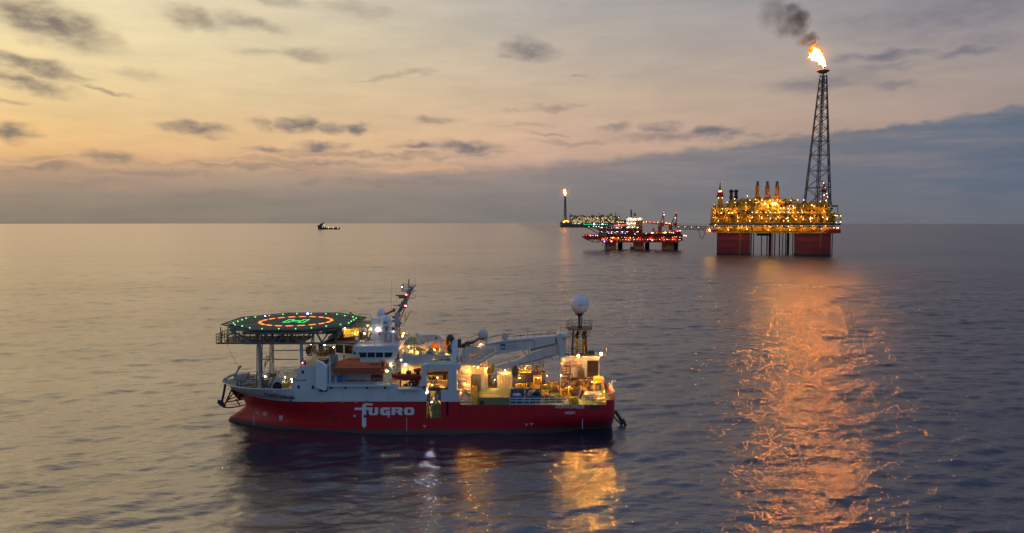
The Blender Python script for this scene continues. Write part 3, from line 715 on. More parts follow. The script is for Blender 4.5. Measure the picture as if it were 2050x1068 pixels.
mb.bar(at(441, 672, 131), at(452, 672, 131), .08); mb.done('aerial_mast', m_dark, hd, ship)
for px, y1, Yl in ((519.5, 777, 127.6), (603.5, 745, 127.6), (545.5, 760, 139.4), (627, 700, 139.4)):
    mb = MB(); p = at(px, 690, Yl); q = at(px, y1, Yl); mb.tube((p.x, Yl, zb1), (p.x, Yl, 6.15 if px < 580 else zt), .3 if Yl < 130 else .26, 12)
    mb.done('support_leg', m_pale, hd, ship)
mb = MB()
for px, Yl in ((514.5, 127), (524.5, 127.4), (540.5, 139)):
    mb.path([at(px + 2, 688, Yl), at(px, 694, Yl), at(px, 772, Yl)], .09, 6)
mb.done('drain_pipe', m_dark, hd, ship)
mb = MB()
mb.tube(at(524, 720, 128.0), at(597, 720, 128.0), .1); mb.tube(at(546, 702, 139.4), at(626, 702, 139.4), .1)
mb.tube(at(527, 742, 138), at(545, 705, 139), .13); mb.tube(at(537, 712, 138.5), at(548, 752, 138.5), .14); mb.tube(at(534, 712, 138.5), at(524, 760, 138.5), .12)
mb.done('brace', m_pale, hd, ship)
mb = MB(); mb.path([at(452, 683, 131), at(462, 706, 132), at(477, 735, 133)], .022, 4); mb.done('mooring_wire', m_dark, hd, ship)
# ---- foredeck machinery
def winch(px, py, Y, r, w):
    p = at(px, py, Y); mb = MB()
    mb.lathe((p.x, Y, p.z), [(r * .55, -w / 2), (r * .55, w / 2)], 20, 'x'); d = mb.done('rope_winch', m_olive, ship)
    mb = MB()
    for s in (-1, 1): mb.lathe((p.x + s * w / 2, Y, p.z), [(r * .3, -.06), (r, -.06), (r, .06), (r * .3, .06)], 22, 'x')
    mb.done('flange', m_pale, d, ship)
    mb = MB(); mb.box(p.x - w / 2 - .3, Y - r * .8, 6.15, p.x + w / 2 + .3, Y + r * .8, 6.15 + .35)
    for s in (-1, 1): mb.prism([(Y - r * .7, 6.2), (Y + r * .7, 6.2), (Y + .15, p.z + .15), (Y - .15, p.z + .15)], p.x + s * (w / 2 + .25) - .07, p.x + s * (w / 2 + .25) + .07, 'yz')
    mb.done('winch_stand', m_pale, d, ship)
winch(534, 768, 129.2, 1.15, 1.4); winch(549, 757, 134, 1.35, 1.5); winch(556, 765, 131, .9, 1.0)
mb = MB(); mb.prism(pp([(541, 779), (546, 768), (552, 758), (559, 757), (565, 760), (565, 779)], 128), 128, 129.4, 'xz'); mb.done('winch_cover', m_white, ship)
mb = MB(); mb.lathe(tuple(at(555, 774, 127.8)), [(.2, -.3), (.75, -.25), (.75, .25), (.2, .3)], 16, 'y'); mb.done('chain_stopper', m_black, ship)
mb = MB(); bp(mb, 567, 769, 575, 778, 127.3, 1.0); mb.done('deck_box', m_yellow, ship)
mb = MB(); bp(mb, 494, 762, 520, 768, 131, 1.4); mb.done('deck_box', m_pale, ship)
mb = MB(); bp(mb, 497, 759.5, 512, 762.5, 131.3, .5); mb.done('deck_box', m_redp, ship)
for px, py, Y in ((488, 768, 130.5), (493, 771, 129), (479, 764, 133), (507, 771, 128.5), (571, 760, 134), (563, 757, 136)):
    p = at(px, py, Y); piece('bollard', 'bollard', lambda b: [b.tube((-.3, 0, -.9), (-.3, 0, .1), .18, 10), b.tube((.3, 0, -.9), (.3, 0, .1), .18, 10), b.box(-.6, -.25, -1.0, .6, .25, -.9)], m_steel, ship, (p.x, Y, 7.15))
mb = MB(); bp(mb, 468, 750, 492, 762, 135, 2.0); bp(mb, 500, 752, 512, 761, 136, 1.0); mb.done('anchor_windlass', m_pale, ship)
mb = MB(); ptube(mb, [(452, 762), (458, 754), (466, 751), (474, 749)], 133, .2, 8); ptube(mb, [(470, 751), (476, 742), (480, 735)], 133, .16, 8); ptube(mb, [(477, 739), (482, 733)], 133, .25, 6); ptube(mb, [(454, 758), (448, 760), (451, 768)], 132.8, .22, 8)
mb.done('bow_davit', m_pale, ship)
mb = MB(); mb.rail([(x, YC + .75 * half(x, 7.3), 7.2) for x in (-49.5, -46, -42, -37.6)], 1.0, .03, 1.2); mb.rail([tuple(at(a, b, 133)) for a, b in ((452, 768), (470, 762), (500, 758))], .9, .03, 1.0); mb.done('railing', m_pale, ship)
for px, py, Y in ((583.5, 759, 134), (584.5, 764, 131.5), (531, 754, 137), (571, 756, 138)): lamp(ship, at(px, py, Y), l_warm, .15)

# ---- wheelhouse, mast house, domes and mast
Yw = 125.5
wh = MB(); wh.prism(pp([(707, 694), (797, 692.5), (798, 703), (789, 716.5), (787, 728), (722, 728), (720, 716.5), (708, 703)], Yw), Yw, Yw + 6, 'xz')
wheel = wh.done('wheelhouse', m_white, ship)
ztop_w = Z(693.5, Yw); zwin0, zwin1 = Z(716.3, Yw), Z(705.5, Yw)
mb = MB(); xw = X(712, Yw); xr = X(790, Yw)
plan = [(xw + .3, Yw + 4), (xr, Yw + 4), (xr, 138), (X(672, 131.5), 137), (X(672, 131.5), 131.5)]
mb.prism(plan, Z(727, 128), ztop_w - .5, 'xy'); mb.done('wheelhouse_body', m_white, wheel, ship)
mb = MB(); pl2 = [(xw - .4, Yw + 3), (xr + .3, Yw + 3), (xr + .3, 138.5), (X(664, 131.5), 137.6), (X(664, 131.5), 131)]
mb.prism(pl2, ztop_w - .5, ztop_w + .05, 'xy'); mb.done('roof', m_pale, wheel, ship)
for x0, x1, y0, y1, t0, t1 in ((717.6, 734, 705.8, 716, 3.6, 0), (736, 750.7, 705.8, 716, 0, 0), (752.7, 767.3, 705.8, 716, 0, 0), (769.8, 787.3, 705.8, 716, 0, 4.6)):
    mb = MB(); mb.prism(pp([(x0, y0), (x1, y0), (x1 - t1, y1), (x0 + t0, y1)], Yw), Yw - .03, Yw + .05, 'xz'); w = mb.done('window', m_glass, wheel, ship)
    mb = MB(); q = pp([(x0 - .6, y0 - .6), (x1 + .6, y0 - .6), (x1 - t1 + .6, y1 + .6), (x0 + t0 - .6, y1 + .6)], Yw)
    for a, b in zip(q, q[1:] + q[:1]): mb.bar((a[0], Yw - .02, a[1]), (b[0], Yw - .02, b[1]), .09)
    mb.done('frame', m_logo, w, ship)
# slanted forward windows of the wheelhouse
A, B = Vector((X(672, 131.5), 131.5, 0)), Vector((xw + .3, Yw + 4, 0)); za, zb_ = zwin0 - .2, zwin1 + .35
nrm = Vector((A.y - B.y, B.x - A.x, 0)).normalized(); nrm = nrm if nrm.y < 0 else -nrm
for k in range(3):
    p, q = A.lerp(B, (k + .08) / 3), A.lerp(B, (k + .92) / 3); mb = MB(); o = nrm * .06; o2_ = nrm * .10
    mb.add([p + o + Vector((0, 0, za)), q + o + Vector((0, 0, za)), q + o + Vector((0, 0, zb_)), p + o + Vector((0, 0, zb_)), p + Vector((0, 0, za)), q + Vector((0, 0, za)), q + Vector((0, 0, zb_)), p + Vector((0, 0, zb_))],
           [(0, 1, 2, 3), (0, 4, 5, 1), (1, 5, 6, 2), (2, 6, 7, 3), (3, 7, 4, 0)])
    mb.done('window', m_glass, wheel, ship)
mb = MB(); mb.rail([(X(712, 126), 126, ztop_w), (X(790, 126), 126, ztop_w)], 1.0, .025, 1.5); mb.rail([(X(795, 126.5), 126.5, ztop_w), (X(795, 126.5), 136, ztop_w)], 1.0, .025, 1.5); mb.done('railing', m_pale, wheel, ship)
mh = MB(); bp(mh, 743, 638, 768, 692, 131, 4.0); mh = mh.done('mast_house', m_white, ship)
mb = MB(); bp(mb, 757, 665.5, 762, 671.5, 130.93, .1); mb.done('red_box', m_redp, mh, ship)
mb = MB(); bp(mb, 730, 650, 741, 690, 132.5, .5); bp(mb, 721, 676, 741, 691, 133.5, 2.5); mb.done('stair_screen', m_cream, mh, ship)
mb = MB(); mb.bar(at(724, 662, 131), at(742, 684, 131), .25, .1); mb.bar(at(722, 664, 130.2), at(740, 686, 130.2), .1); mb.bar(at(727, 690, 131), at(744, 668, 131), .14); mb.done('stair', m_dark, mh, ship)
for px, py in ((757, 660.5), (753.5, 687)): piece('lamp', 'tubelamp', lambda b: b.box(-.32, -.1, -.07, .32, .1, .07), lampmat('tube_lamp', (1, .93, .98), 14) if 'tube_lamp' not in MATS else MATS['tube_lamp'], mh, at(px, py, 130.8))
lamp(mh, at(787, 660.5, 130.5), l_white, .11); lamp(mh, at(742, 659.5, 131), l_warm, .12); lamp(mh, at(735.5, 652.5, 131.5), l_warm, .08)
mb = MB(); zpl = Z(665, 129.5); mb.box(X(766, 129.5), 128.6, zpl - .3, X(793, 129.5), 134.5, zpl)
for px in (770, 774.5, 780.5, 784, 790): mb.tube(at(px, 666, 129.3), at(px, 693, 129.3), .12)
mb.rail([(X(768, 128.8), 128.8, zpl), (X(793, 128.8), 128.8, zpl)], .9, .03, 1.2); mb.rail([(X(744, 129), 129, Z(684, 129)), (X(790, 129), 129, Z(684, 129))], .03, .03, 1.2, (1,))
plat = mb.done('mast_platform', m_pale, ship)
def dome(px, py, Y, r, foot):
    p = at(px, py, Y); mb = MB()
    mb.lathe((p.x, Y, p.z), [(r * .72, -r * .95), (r * .95, -r * .55), (r, 0), (r * .93, r * .38), (r * .72, r * .72), (r * .4, r * .93), (.01, r)], 24)
    d = mb.done('satellite_dome', m_logo, ship)
    mb = MB(); mb.lathe((p.x, Y, p.z - r * .95), [(r * .5, 0), (r * .35, -.25), (.2, -.3), (.2, -foot)], 12)
    for k in range(3): mb.bar((p.x + r * .6 * math.cos(k * 2.1), Y + r * .6 * math.sin(k * 2.1), p.z - r), (p.x, Y, p.z - r - foot * .8), .08)
    mb.done('pedestal', m_steel, d, ship)
    return d
dm = dome(773.5, 642, 129.3, 1.0, 1.0); p = at(773.5, 645, 129.3)
mb = MB()
for k in range(5): mb.box(p.x - .32 + .13 * k, 129.3 - 1.03, p.z - .1, p.x - .24 + .13 * k, 129.3 - .9, p.z + .1)
mb.done('dome_mark', m_navy, dm, ship)
dome(763.5, 626.5, 136, .82, 1.4)
dome(714.2, 678.5, 128.5, .34, 1.2)
mb = MB(); mb.lathe(tuple(at(714.2, 684, 128.5)), [(.16, 0), (.16, -1.3)], 10); mb.done('dome_post', m_white, ship)
# mast: blue-grey column, raked lattice top, radars, lamps
mast = MB(); mast.box(X(791, 130.5), 130.5, ztop_w - .5, X(798, 130.5), 132.0, Z(627, 130.5)); mast = mast.done('mast', m_pale, ship)
mb = MB()
P0, P1, P2 = at(800, 640, 131), at(813, 612, 131), at(823, 571, 131)
ptube(mb, [(800.5, 696, ), (801, 640), (812, 614), (819, 587), (823, 576)], 130.9, .12)
ptube(mb, [(795, 628), (806, 610), (814, 592), (819, 577)], 131.1, .2); ptube(mb, [(799, 626), (810, 612), (820, 590), (825, 576)], 131.6, .2)
for k in range(9):
    t = k / 8; a = at(796 + 22 * t, 626 - 50 * t, 131.1); b = at(801 + 24 * t, 624 - 48 * t, 131.6); mb.bar(a, b, .1)
    if k < 8: mb.bar(a, at(801 + 24 * (t + .125), 624 - 48 * (t + .125), 131.6), .08)
mb.done('raked_lattice', m_steel, mast, ship)
mb = MB(); zq = Z(583, 131); x0, x1 = X(806, 131, 583), X(823, 131, 583)
mb.box(x0, 130, zq - .08, x1, 132.4, zq); mb.rail([(x0, 130, zq), (x1, 130, zq)], 1.15, .03, .8, (1, .66, .33)); mb.rail([(x0, 132.4, zq), (x1, 132.4, zq)], 1.15, .03, .8, (1, .5)); mb.rail([(x0, 130, zq), (x0, 132.4, zq)], 1.15, .03, .8, (1, .5))
mb.bar(at(821, 586, 131), at(832, 571.5, 131), .16); mb.bar(at(827, 571, 131), at(834, 571, 131), .07); mb.bar(at(825, 588, 131), at(831, 581, 131), .1); mb.bar(at(818, 559, 131), at(819.5, 586, 131), .16); mb.bar(at(826.5, 570, 131), at(826.5, 584, 131), .1)
for q in range(3): mb.bar(at(820 + 3 * q, 572, 131), at(821 + 3 * q, 584, 131), .07)
mb.done('crow_nest', m_steel, mast, ship)
mb = MB(); mb.box(X(795, 131), 130.4, Z(592.5, 131), X(812, 131), 130.9, Z(590.5, 131)); mb.box(X(800, 131), 130.4, Z(597, 131), X(813, 131), 131.6, Z(593.5, 131)); mb.done('radar_scanner', m_dark, mast, ship)
mb = MB(); mb.box(X(789, 131), 130.4, Z(612, 131), X(803, 131), 130.8, Z(610.7, 131)); mb.box(X(800, 131), 130.3, Z(613.5, 131), X(816, 131), 131.6, Z(609, 131)); mb.ball(at(806, 606.5, 131), .33, 10, 6); mb.done('radar_scanner', m_steel, mast, ship)
mb = MB(); mb.box(X(821, 131), 130.6, Z(597.5, 131), X(832, 131), 131.4, Z(596.7, 131)); mb.path([at(824, 589, 131), at(833, 594, 131), at(832, 597, 131)], .04, 4); mb.bar(at(832.8, 580, 131), at(832.8, 594, 131), .03); mb.done('yard', m_steel, mast, ship)
mb = MB()
mb.bar(at(806, 655, 131.5), at(823, 622, 131.5), .11); mb.bar(at(806, 633, 131.5), at(818, 633, 131.5), .09); mb.bar(at(811.5, 627, 131.5), at(811, 640, 131.5), .09); mb.bar(at(808, 642, 131.5), at(815, 637, 131.5), .12); mb.done('signal_gaff', m_yellow, mast, ship)
mb = MB(); mb.bar(at(770, 630.5, 130.4), at(791, 621, 130.4), .36); mb.box(X(788, 130.4), 130.2, Z(624.5, 130.4), X(792, 130.4), 130.7, Z(618, 130.4)); mb.done('red_davit', m_redp, mast, ship)
mb = MB()
for px, y0 in ((783.5, 562), (793.3, 584)): mb.bar(at(px, y0, 132), at(px, 622, 132), .035)
mb.bar(at(831, 555, 131), at(831, 572, 131), .03); mb.done('whip_aerial', m_steel, mast, ship)
mb = MB()
for k in range(22):
    u, v = random.uniform(785, 806), random.uniform(628, 690); mb.cbox(at(u, v, random.uniform(130, 132.6)), random.uniform(.1, .5), random.uniform(.1, .4), random.uniform(.1, .6))
mb.done('mast_fitting', m_brown, mast, ship)
lamp(mast, at(805, 575.5, 130.5), l_white, .1); lamp(mast, at(813.3, 590.5, 130.3), l_red, .14); lamp(mast, at(811.8, 613, 130.2), l_red, .12); lamp(mast, at(811.8, 613, 130.1), l_warm, .06)
for px, py, m in ((808, 668, l_sod2), (795, 690, l_warm), (800, 694, l_sod2), (806, 673, l_sod2)): lamp(mast, at(px, py, 129.5), m, .12)
mb = MB(); mb.box(X(803, 132), 131.5, Z(678, 132), X(818, 132), 133.5, Z(676, 132)); mb.rail([(X(805, 131.6), 131.6, Z(676, 132)), (X(818, 131.6), 131.6, Z(676, 132))], 1.1, .035, .7, (1, .66, .33)); mb.ladder(at(817, 700, 132), at(817, 665, 132), .5)
mb.ladder(at(829, 700, 133), at(829, 683, 133), .5); mb.done('mast_landing', m_cream, mast, ship)
# name board under the helideck
sb = MB(); q = [at(687.5, 660.5, 128.2), at(718.5, 657, 127.2), at(718.5, 672.5, 127.2), at(688, 676.3, 128.2)]
dy = Vector((.02, .14, 0)); sb.add([*q, *[v + dy for v in q]], [(0, 1, 2, 3), (0, 4, 5, 1), (1, 5, 6, 2), (2, 6, 7, 3), (3, 7, 4, 0), (4, 7, 6, 5)])
sb = sb.done('name_board', l_sign, ship)
mb = MB()
for a, b in zip(q, q[1:] + q[:1]): mb.bar(a, b, .09)
mb.done('frame', m_brown, sb, ship)
ang = math.atan2(q[1].y - q[0].y, q[1].x - q[0].x); ln_ = (q[1] - q[0]).xy.length
for k, (txt, t, x0, w) in enumerate((('ATLANTIS', .55, .1, .84), ('DWELLER', .07, .06, .86))):
    pos = q[3].lerp(q[0], t) + (q[2] - q[3]) * x0 + Vector((0, -.05, 0))
    o = text_mesh('lettering', txt, mat('board_lettering', (.10, .035, .02), .6, dirt=0) if k == 0 else MATS['board_lettering'], sb, pos, (q[0].z - q[3].z) * .36, ln_ * w, bold=.01, rz=ang)
    kx = (q[2].z - q[3].z) / ln_
    for v in o.data.vertices: v.co.z += v.co.x * kx
lamp(sb, at(711, 668.5, 126.8), l_warm, .12)
mb = MB(); bp(mb, 680, 661, 686, 668.5, 128.6, 1.0); mb.done('monitor_box', m_redp, ship)
lamp(ship, at(691, 658.5, 127.6), l_warm, .14)
# helideck's aft landing, stairs and the grey clutter under it
mb = MB(); zl = Z(678, 131)
mb.box(X(660, 131), 126.5, zl - .25, X(722, 131), 139.5, zl); mb.prism(pp([(655, 676), (672, 686), (700, 688), (712, 685), (712, 676)], 130), 130, 137, 'xz')
for k in range(26):
    u, v = random.uniform(650, 686), random.uniform(656, 676); mb.cbox(at(u, v, random.uniform(127, 134)), random.uniform(.2, 1.2), random.uniform(.2, 1.0), random.uniform(.2, 1.0))
mb.done('helideck_substructure', m_brown, ship)
mb = MB(); zl2 = HZ - .5; mb.box(HC.x + 10.4, 130, zl2 - .15, X(745, 134), 138, zl2); mb.rail([(HC.x + 10.4, 138, zl2), (X(745, 138), 138, zl2)], 1.2, .03, 1.1); mb.rail([(HC.x + 11.4, 129.8, zl2), (X(742, 130), 129.8, zl2)], 1.2, .03, 1.1)
for k in range(7): px = 706 + k * 5; mb.bar(at(px, 660, 130), at(px + random.uniform(-3, 3), 693, 130), .1)
mb.bar(at(722, 656, 128.6), at(741, 681, 128.6), .12); mb.done('access_landing', m_olive, ship)
mb = MB(); mb.path([at(700, 633.5, 141), at(701, 625, 141), at(709, 633, 141)], .09, 6); mb.done('foam_monitor', m_dark, ship)
# roof deck clutter behind the white front
rd = MB()
for k in range(14):
    u, v = random.uniform(612, 668), random.uniform(696, 714); p = at(u, v, random.uniform(134, 140)); rd.box(p.x - .3, p.y, zt, p.x + random.uniform(.1, .7), p.y + .5, zt + random.uniform(.4, 1.3))
rd.bar((X(652, 136), 136, zt + 1.4), (X(672, 136), 136, zt + 1.3), .25); rd.bar((X(655, 136), 136, zt), (X(655, 136), 136, zt + 1.4), .2)
rd.done('roof_locker', m_brown, ship)
mb = MB(); mb.rail([(X(603, 141.5), 141.5, zt), (X(672, 141.5), 141.5, zt)], 1.1, .035, 1.2, (1, .66, .33)); mb.rail([(x_f1 + .4, 126, zt), (x_f1 + .4, 141.5, zt)], 1.1, .03, 1.4); mb.done('railing', m_pale, ship)
mb = MB(); mb.tube((X(628, 138), 138, zt), (X(628, 138), 138, HZ - 1), .2); mb.lathe((X(628, 138), 138, zt), [(1.3, 0), (.6, .5), (.2, .9)], 12); mb.done('deck_post', m_cream, ship)
mb = MB(); bp(mb, 633, 722, 652, 733.5, 126.5, 2.5); mb.done('roof_locker', m_navy, ship)
mb = MB(); bp(mb, 601.5, 723.5, 610, 731, 125.6, .8); mb.done('side_light_box', m_dark, ship)
lamp(ship, at(605.5, 727, 125.4), l_red, .13)
mb = MB()
for px in (663, 668, 674): mb.lathe(tuple(at(px, 717, 126.5)), [(.25, -1.5), (.25, .4), (.12, .6)], 10)
mb.done('vent_post', m_steel, ship)
# boat deck fittings
mb = MB(); mb.box(x_a + .2, YN + .3, zp + .05, x_a + .5, YN + .7, zt + .3); mb.box(X(780, YN), YN + .4, zp + .05, X(782.5, YN), YN + .9, zt + .2)
mb.bar((x_a + .35, YN + .5, zt + .2), (x_a + .35, YN + 3.6, zt + .9), .3); mb.bar((X(781, YN), YN + .6, zt + .2), (X(781, YN), YN + 3.6, zt + .9), .3)
mb.done('lifeboat_davit', m_white, ship)
mb = MB(); mb.rail([(x_a, YN - .45, zp + .05), (X(783, YN), YN - .45, zp + .05)], 1.0, .025, 1.4); mb.done('railing', m_pale, ship)
for k, px in enumerate((672, 679, 684)): mb = MB(); mb.lathe(tuple(at(px, 761, 126.4)), [(.25, -.7), (.25, .7)], 10); mb.done('gas_bottle', m_blue if k else m_pale, ship)
mb = MB()
for k in range(12): u = random.uniform(686, 778); mb.cbox(at(u, random.uniform(762, 768), 127), random.uniform(.3, 1.2), .5, random.uniform(.2, .6))
mb.done('deck_gear', m_redp, ship)
mb = MB(); bp(mb, 742, 752, 766, 767, 127.6, .6); mb.done('deck_gear', m_brown, ship)
mb = MB(); bp(mb, 661, 744, 666, 749.5, 125.8, .5); mb.done('rescue_light', m_yellow, ship)
# access stairs right of the lifeboat
mb = MB(); mb.box(X(770, 126), 125.4, Z(741, 126), X(790, 126), 128, Z(737.5, 126)); bp(mb, 772, 717, 783, 738, 127, 1.2); mb.rail([(X(770, 125.5), 125.5, Z(737.5, 126)), (X(790, 125.5), 125.5, Z(737.5, 126))], 1.1, .03, .8)
mb.bar(at(784, 735, 125.6), at(793, 727, 125.6), .25); mb.done('side_landing', m_cream, ship)
lamp(ship, at(782, 731, 125.3), l_warm, .12); lamp(ship, at(775, 743, 126.5), lampmat('lime_lamp', (.9, 1, .35), 60), .13)

for px, py, Y in ((622, 689.5, 131), (650, 691, 132.5), (668, 696, 129.5), (700, 690, 133), (730, 668, 130.5)): lamp(ship, at(px, py, Y), l_warm, .15, 'deck_lamp')

# ---- after part of the superstructure: sodium-lit decks between wheelhouse and side frame
ad = MB(); zA = Z(724, 126); xA0, xA1 = X(797, 126, 724), X(905, 126, 724)
ad.box(xA0, 126, zA - .35, xA1, 141.2, zA); 
for k in range(26): ad.box(xA0 + .3 + k * (xA1 - xA0 - .6) / 26, 125.9, zA - .75, xA0 + .5 + k * (xA1 - xA0 - .6) / 26, 126.4, zA - .34)
ad = ad.done('upper_deck', m_cream, ship)
mb = MB(); mb.box(xA0 + .2, 126.5, zA, xA1 - .2, 140.8, zA + .03); mb.done('deck_surface', m_deck, ad, ship)
mb = MB(); zP = Z(706.5, 126); mb.box(X(806, 126), 126.0, zA, X(866, 126), 126.12, zP - .35); mb.bar((X(806, 126), 126.05, zP - .3), (X(800, 126), 126.05, zA), .15); mb.box(X(838, 126), 125.95, zP - .4, X(846, 126), 126.2, zP + .25); mb.done('parapet', m_cream, ad, ship)
mb = MB(); mb.rail([(X(806, 126), 126.05, zP - .5), (X(902, 126), 126.05, zP - .5)], .6, .03, 1.0); mb.rail([(X(866, 126), 126.05, zA), (X(902, 126), 126.05, zA)], 1.3, .03, .9, (1, .7, .4)); mb.rail([(X(812, 140.5), 140.5, zA), (X(900, 140.5), 140.5, zA)], 1.1, .03, 1.0); mb.done('railing', m_cream, ad, ship)
zU = zA + 1.9; mb = MB(); mb.box(X(810, 134), 133, zU - .2, X(850, 134), 141, zU); mb.done('raised_deck', m_deck, ad, ship)
mb = MB(); bp(mb, 800, 706, 812, 727, 129, 2); bp(mb, 800, 700, 806, 716, 128, 1.5); mb.done('vent_housing', m_cream, ad, ship)
mb = MB(); bp(mb, 855, 704, 867, 712, 127.3, .2); mb.done('green_screen', m_teal, ad, ship)
mb = MB(); bp(mb, 852, 702, 855, 722, 127.1, .4); bp(mb, 867, 702, 873, 722, 127.1, .15); bp(mb, 873, 712, 900, 722, 128, .8); mb.done('winch_house', m_cream, ad, ship)
mb = MB()
for k in range(26): u, v = random.uniform(806, 900), random.uniform(712, 723); p = at(u, v, random.uniform(127, 132)); mb.box(p.x, p.y, zA, p.x + random.uniform(.2, .7), p.y + .5, zA + random.uniform(.3, 1.1))
mb.done('deck_gear', m_pale, ad, ship)
# wall of the after house behind the rescue boat, doors
mb = MB(); bp(mb, 797, 729, 850, 778, 130.9, .3); af = mb.done('after_house_wall', m_cream, ship)
mb = MB(); bp(mb, 819.5, 730.5, 831.5, 747, 130.8, .15); mb.done('brown_door', mat('ochre_door', (.35, .22, .06), .5), af, ship)
mb = MB(); bp(mb, 803, 737, 816, 752, 130.6, .4); bp(mb, 808, 734, 813, 738, 130.6, .4); mb.done('green_gear', mat('lime_gear', (.25, .45, .08), .6, dirt=.5), af, ship)
for px, py, Y, m, r in ((812, 731, 129.8, l_warm, .13), (838, 733, 130.3, l_warm, .12), (825, 703, 131, l_sod, .15), (862, 718, 127.0, l_sod, .11), (885, 716, 129, l_sod, .15), (846, 690, 134, l_sod, .15), (895, 705, 133, l_sod, .14), (803, 721, 127, l_warm, .1), (818, 694, 133, l_sod, .15), (836, 706, 129, l_sod, .14), (870, 700, 133, l_sod, .15), (857, 729, 128.2, l_sod, .14), (812, 741, 129.6, l_sod, .12)): lamp(ship, at(px, py, Y), m, r)
# side frame over the launch bay
l_side = lampmat('blue_white_side_lamp', (.62, .70, 1), 700)
Yf = YN - .05
fr = MB(); zf1 = Z(731.5, Yf); fx0, fx1, fx2, fx3 = X(845, Yf), X(853.5, Yf), X(897, Yf), X(914.5, Yf); zf0 = Z(741.5, Yf)
fr.prism([(X(837, Yf), zr + .3), (fx1, zr + .3), (fx1, zf1 - .0), (X(843.5, Yf), zf1), (X(843.5, Yf), zr + 1.6)], Yf, Yf + 1.3, 'xz')
fr.box(fx2, Yf, 5.5, fx3, Yf + 1.3, zf1 - .01); fr.box(fx1 - .3, Yf + .02, zf0, X(922.5, Yf), Yf + 1.25, zf1 + .15)
fr.box(fx3 - .1, Yf + .08, 5.5, xs_end, Yf + .7, Z(785, Yf)); fr.prism(pp([(914, 741), (914, 785), (911, 785), (908, 741)], Yf), Yf + .1, Yf + 1.2, 'xz')
frame = fr.done('side_frame', m_white, ship)
mb = MB(); mb.box(fx0 + .3, YN + 1.4, zf1 - .4, fx3, YF - .5, zf1 - .1); mb.box(fx0, YF - .4, 4.9, fx3, YF - .1, zf1 - .2); mb.done('bay_roof', m_cream, frame, ship)
lb = MB(); zfl = 2.62
lb.box(bx0 - .25, YN + .6, zfl - .3, bx1 + .25, 134, zfl); lb.box(bx0 - .3, YN + .25, zfl, bx0 - .02, 134, zf0); lb.box(bx1 + .02, YN + .25, zfl, bx1 + .3, 134, zf0)
lb.box(bx0 - .3, 131.2, zfl, bx1 + .3, 131.4, Z(784, 131)); lb = lb.done('launch_bay', mat('bay_yellow_green', (.42, .40, .13), .6, dirt=.5, scale=1.5), ship)
mb = MB()
for k in range(7): z = zfl + .2 + k * .35; mb.box(bx0 + 1.0, YN + .2, z, bx1 - .9, YN + .32, z + .12)
for k in range(3): x = bx0 + 1.0 + k * (bx1 - bx0 - 1.9) / 2; mb.box(x - .07, YN + .15, zfl + .1, x + .07, YN + .36, zfl + 2.5)
mb.box(bx0 + .9, YN + .4, zfl, bx1 - .8, YN + .6, zfl + 2.5); mb.done('bay_gate', m_olive, lb, ship)
mb = MB(); bp(mb, 855, 777, 897, 783, 128, .5); bp(mb, 856, 749.5, 896, 754, 128.5, 1.0); mb.done('bay_walkway', m_cream, lb, ship)
mb = MB(); mb.rail([(X(857, 127.8), 127.8, Z(777, 127.8)), (X(897, 127.8), 127.8, Z(777, 127.8))], 1.25, .05, .9, (1, .5)); mb.done('railing', m_logo, lb, ship)
mb = MB(); mb.tube(at(855, 747.5, 127.5), at(896, 747, 127.5), .3, 12); mb.path([at(854, 742, 127), at(856, 746, 127), at(860, 748, 127)], .2, 8); mb.done('bay_beam', m_brown, lb, ship)
for s_ in (bx0 + .12, bx1 - .12):
    mb = MB(); mb.box(s_ - .16, YN + .0, 3.2, s_ + .16, YN + .25, 5.5); mb.done('guide_rail', m_yellow, lb, ship)
mb = MB()
for k in range(20): u, v = random.uniform(857, 895), random.uniform(755, 774); mb.cbox(at(u, v, random.uniform(128.5, 130.8)), random.uniform(.1, .8), .4, random.uniform(.2, .9))
mb.done('bay_machinery', m_dark, lb, ship)
mb = MB(); bp(mb, 853.7, 768, 857.5, 781, 126.2, .25); mb.done('life_jacket_rack', m_orange2, lb, ship)
for px, py, Y, m, r in ((876, 756, 129.2, l_sod, .15), (862, 772, 128.4, l_warm, .1), (893, 756, 129.5, l_warm, .1), (855.2, 786, 125.45, l_side, .085), (864, 806, 126.5, l_white, .08), (888, 790, 127, l_white, .08), (873, 797, 128.3, l_warm, .15), (868, 823, 126.4, l_warm, .12), (886, 762, 128.2, l_sod, .14), (865, 771, 127.6, l_sod, .13), (889, 806, 126.8, l_sod, .1)): lamp(lb, at(px, py, Y), m, r)
# pedestal column beside the frame
mb = MB(); mb.lathe((X(908.5, 127.6), 127.6, 0), [(.72, zA - 1), (.72, Z(712, 127.6)), (.62, Z(711, 127.6)), (.62, Z(681, 127.6)), (.4, Z(678, 127.6))], 20)
pc_ = mb.done('crane_column', m_white, ship)
mb = MB()
for k in range(18): u, v = random.uniform(896, 909), random.uniform(670, 706); mb.cbox(at(u, v, 127.3), random.uniform(.2, .6), .5, random.uniform(.2, .7))
mb.lathe(tuple(at(901, 677, 127.2)), [(.25, -.4), (.6, -.35), (.6, .35), (.25, .4)], 14, 'y'); bp(mb, 916, 680, 923, 697, 128, .8); mb.rail([(X(915, 127), 127, Z(727, 127)), (X(924, 127), 127, Z(727, 127))], 1.2, .03, .6, (1, .66, .33)); mb.ladder(at(920, 727, 127.4), at(920, 696, 127.4), .5)
mb.done('crane_machinery', m_brown, pc_, ship)
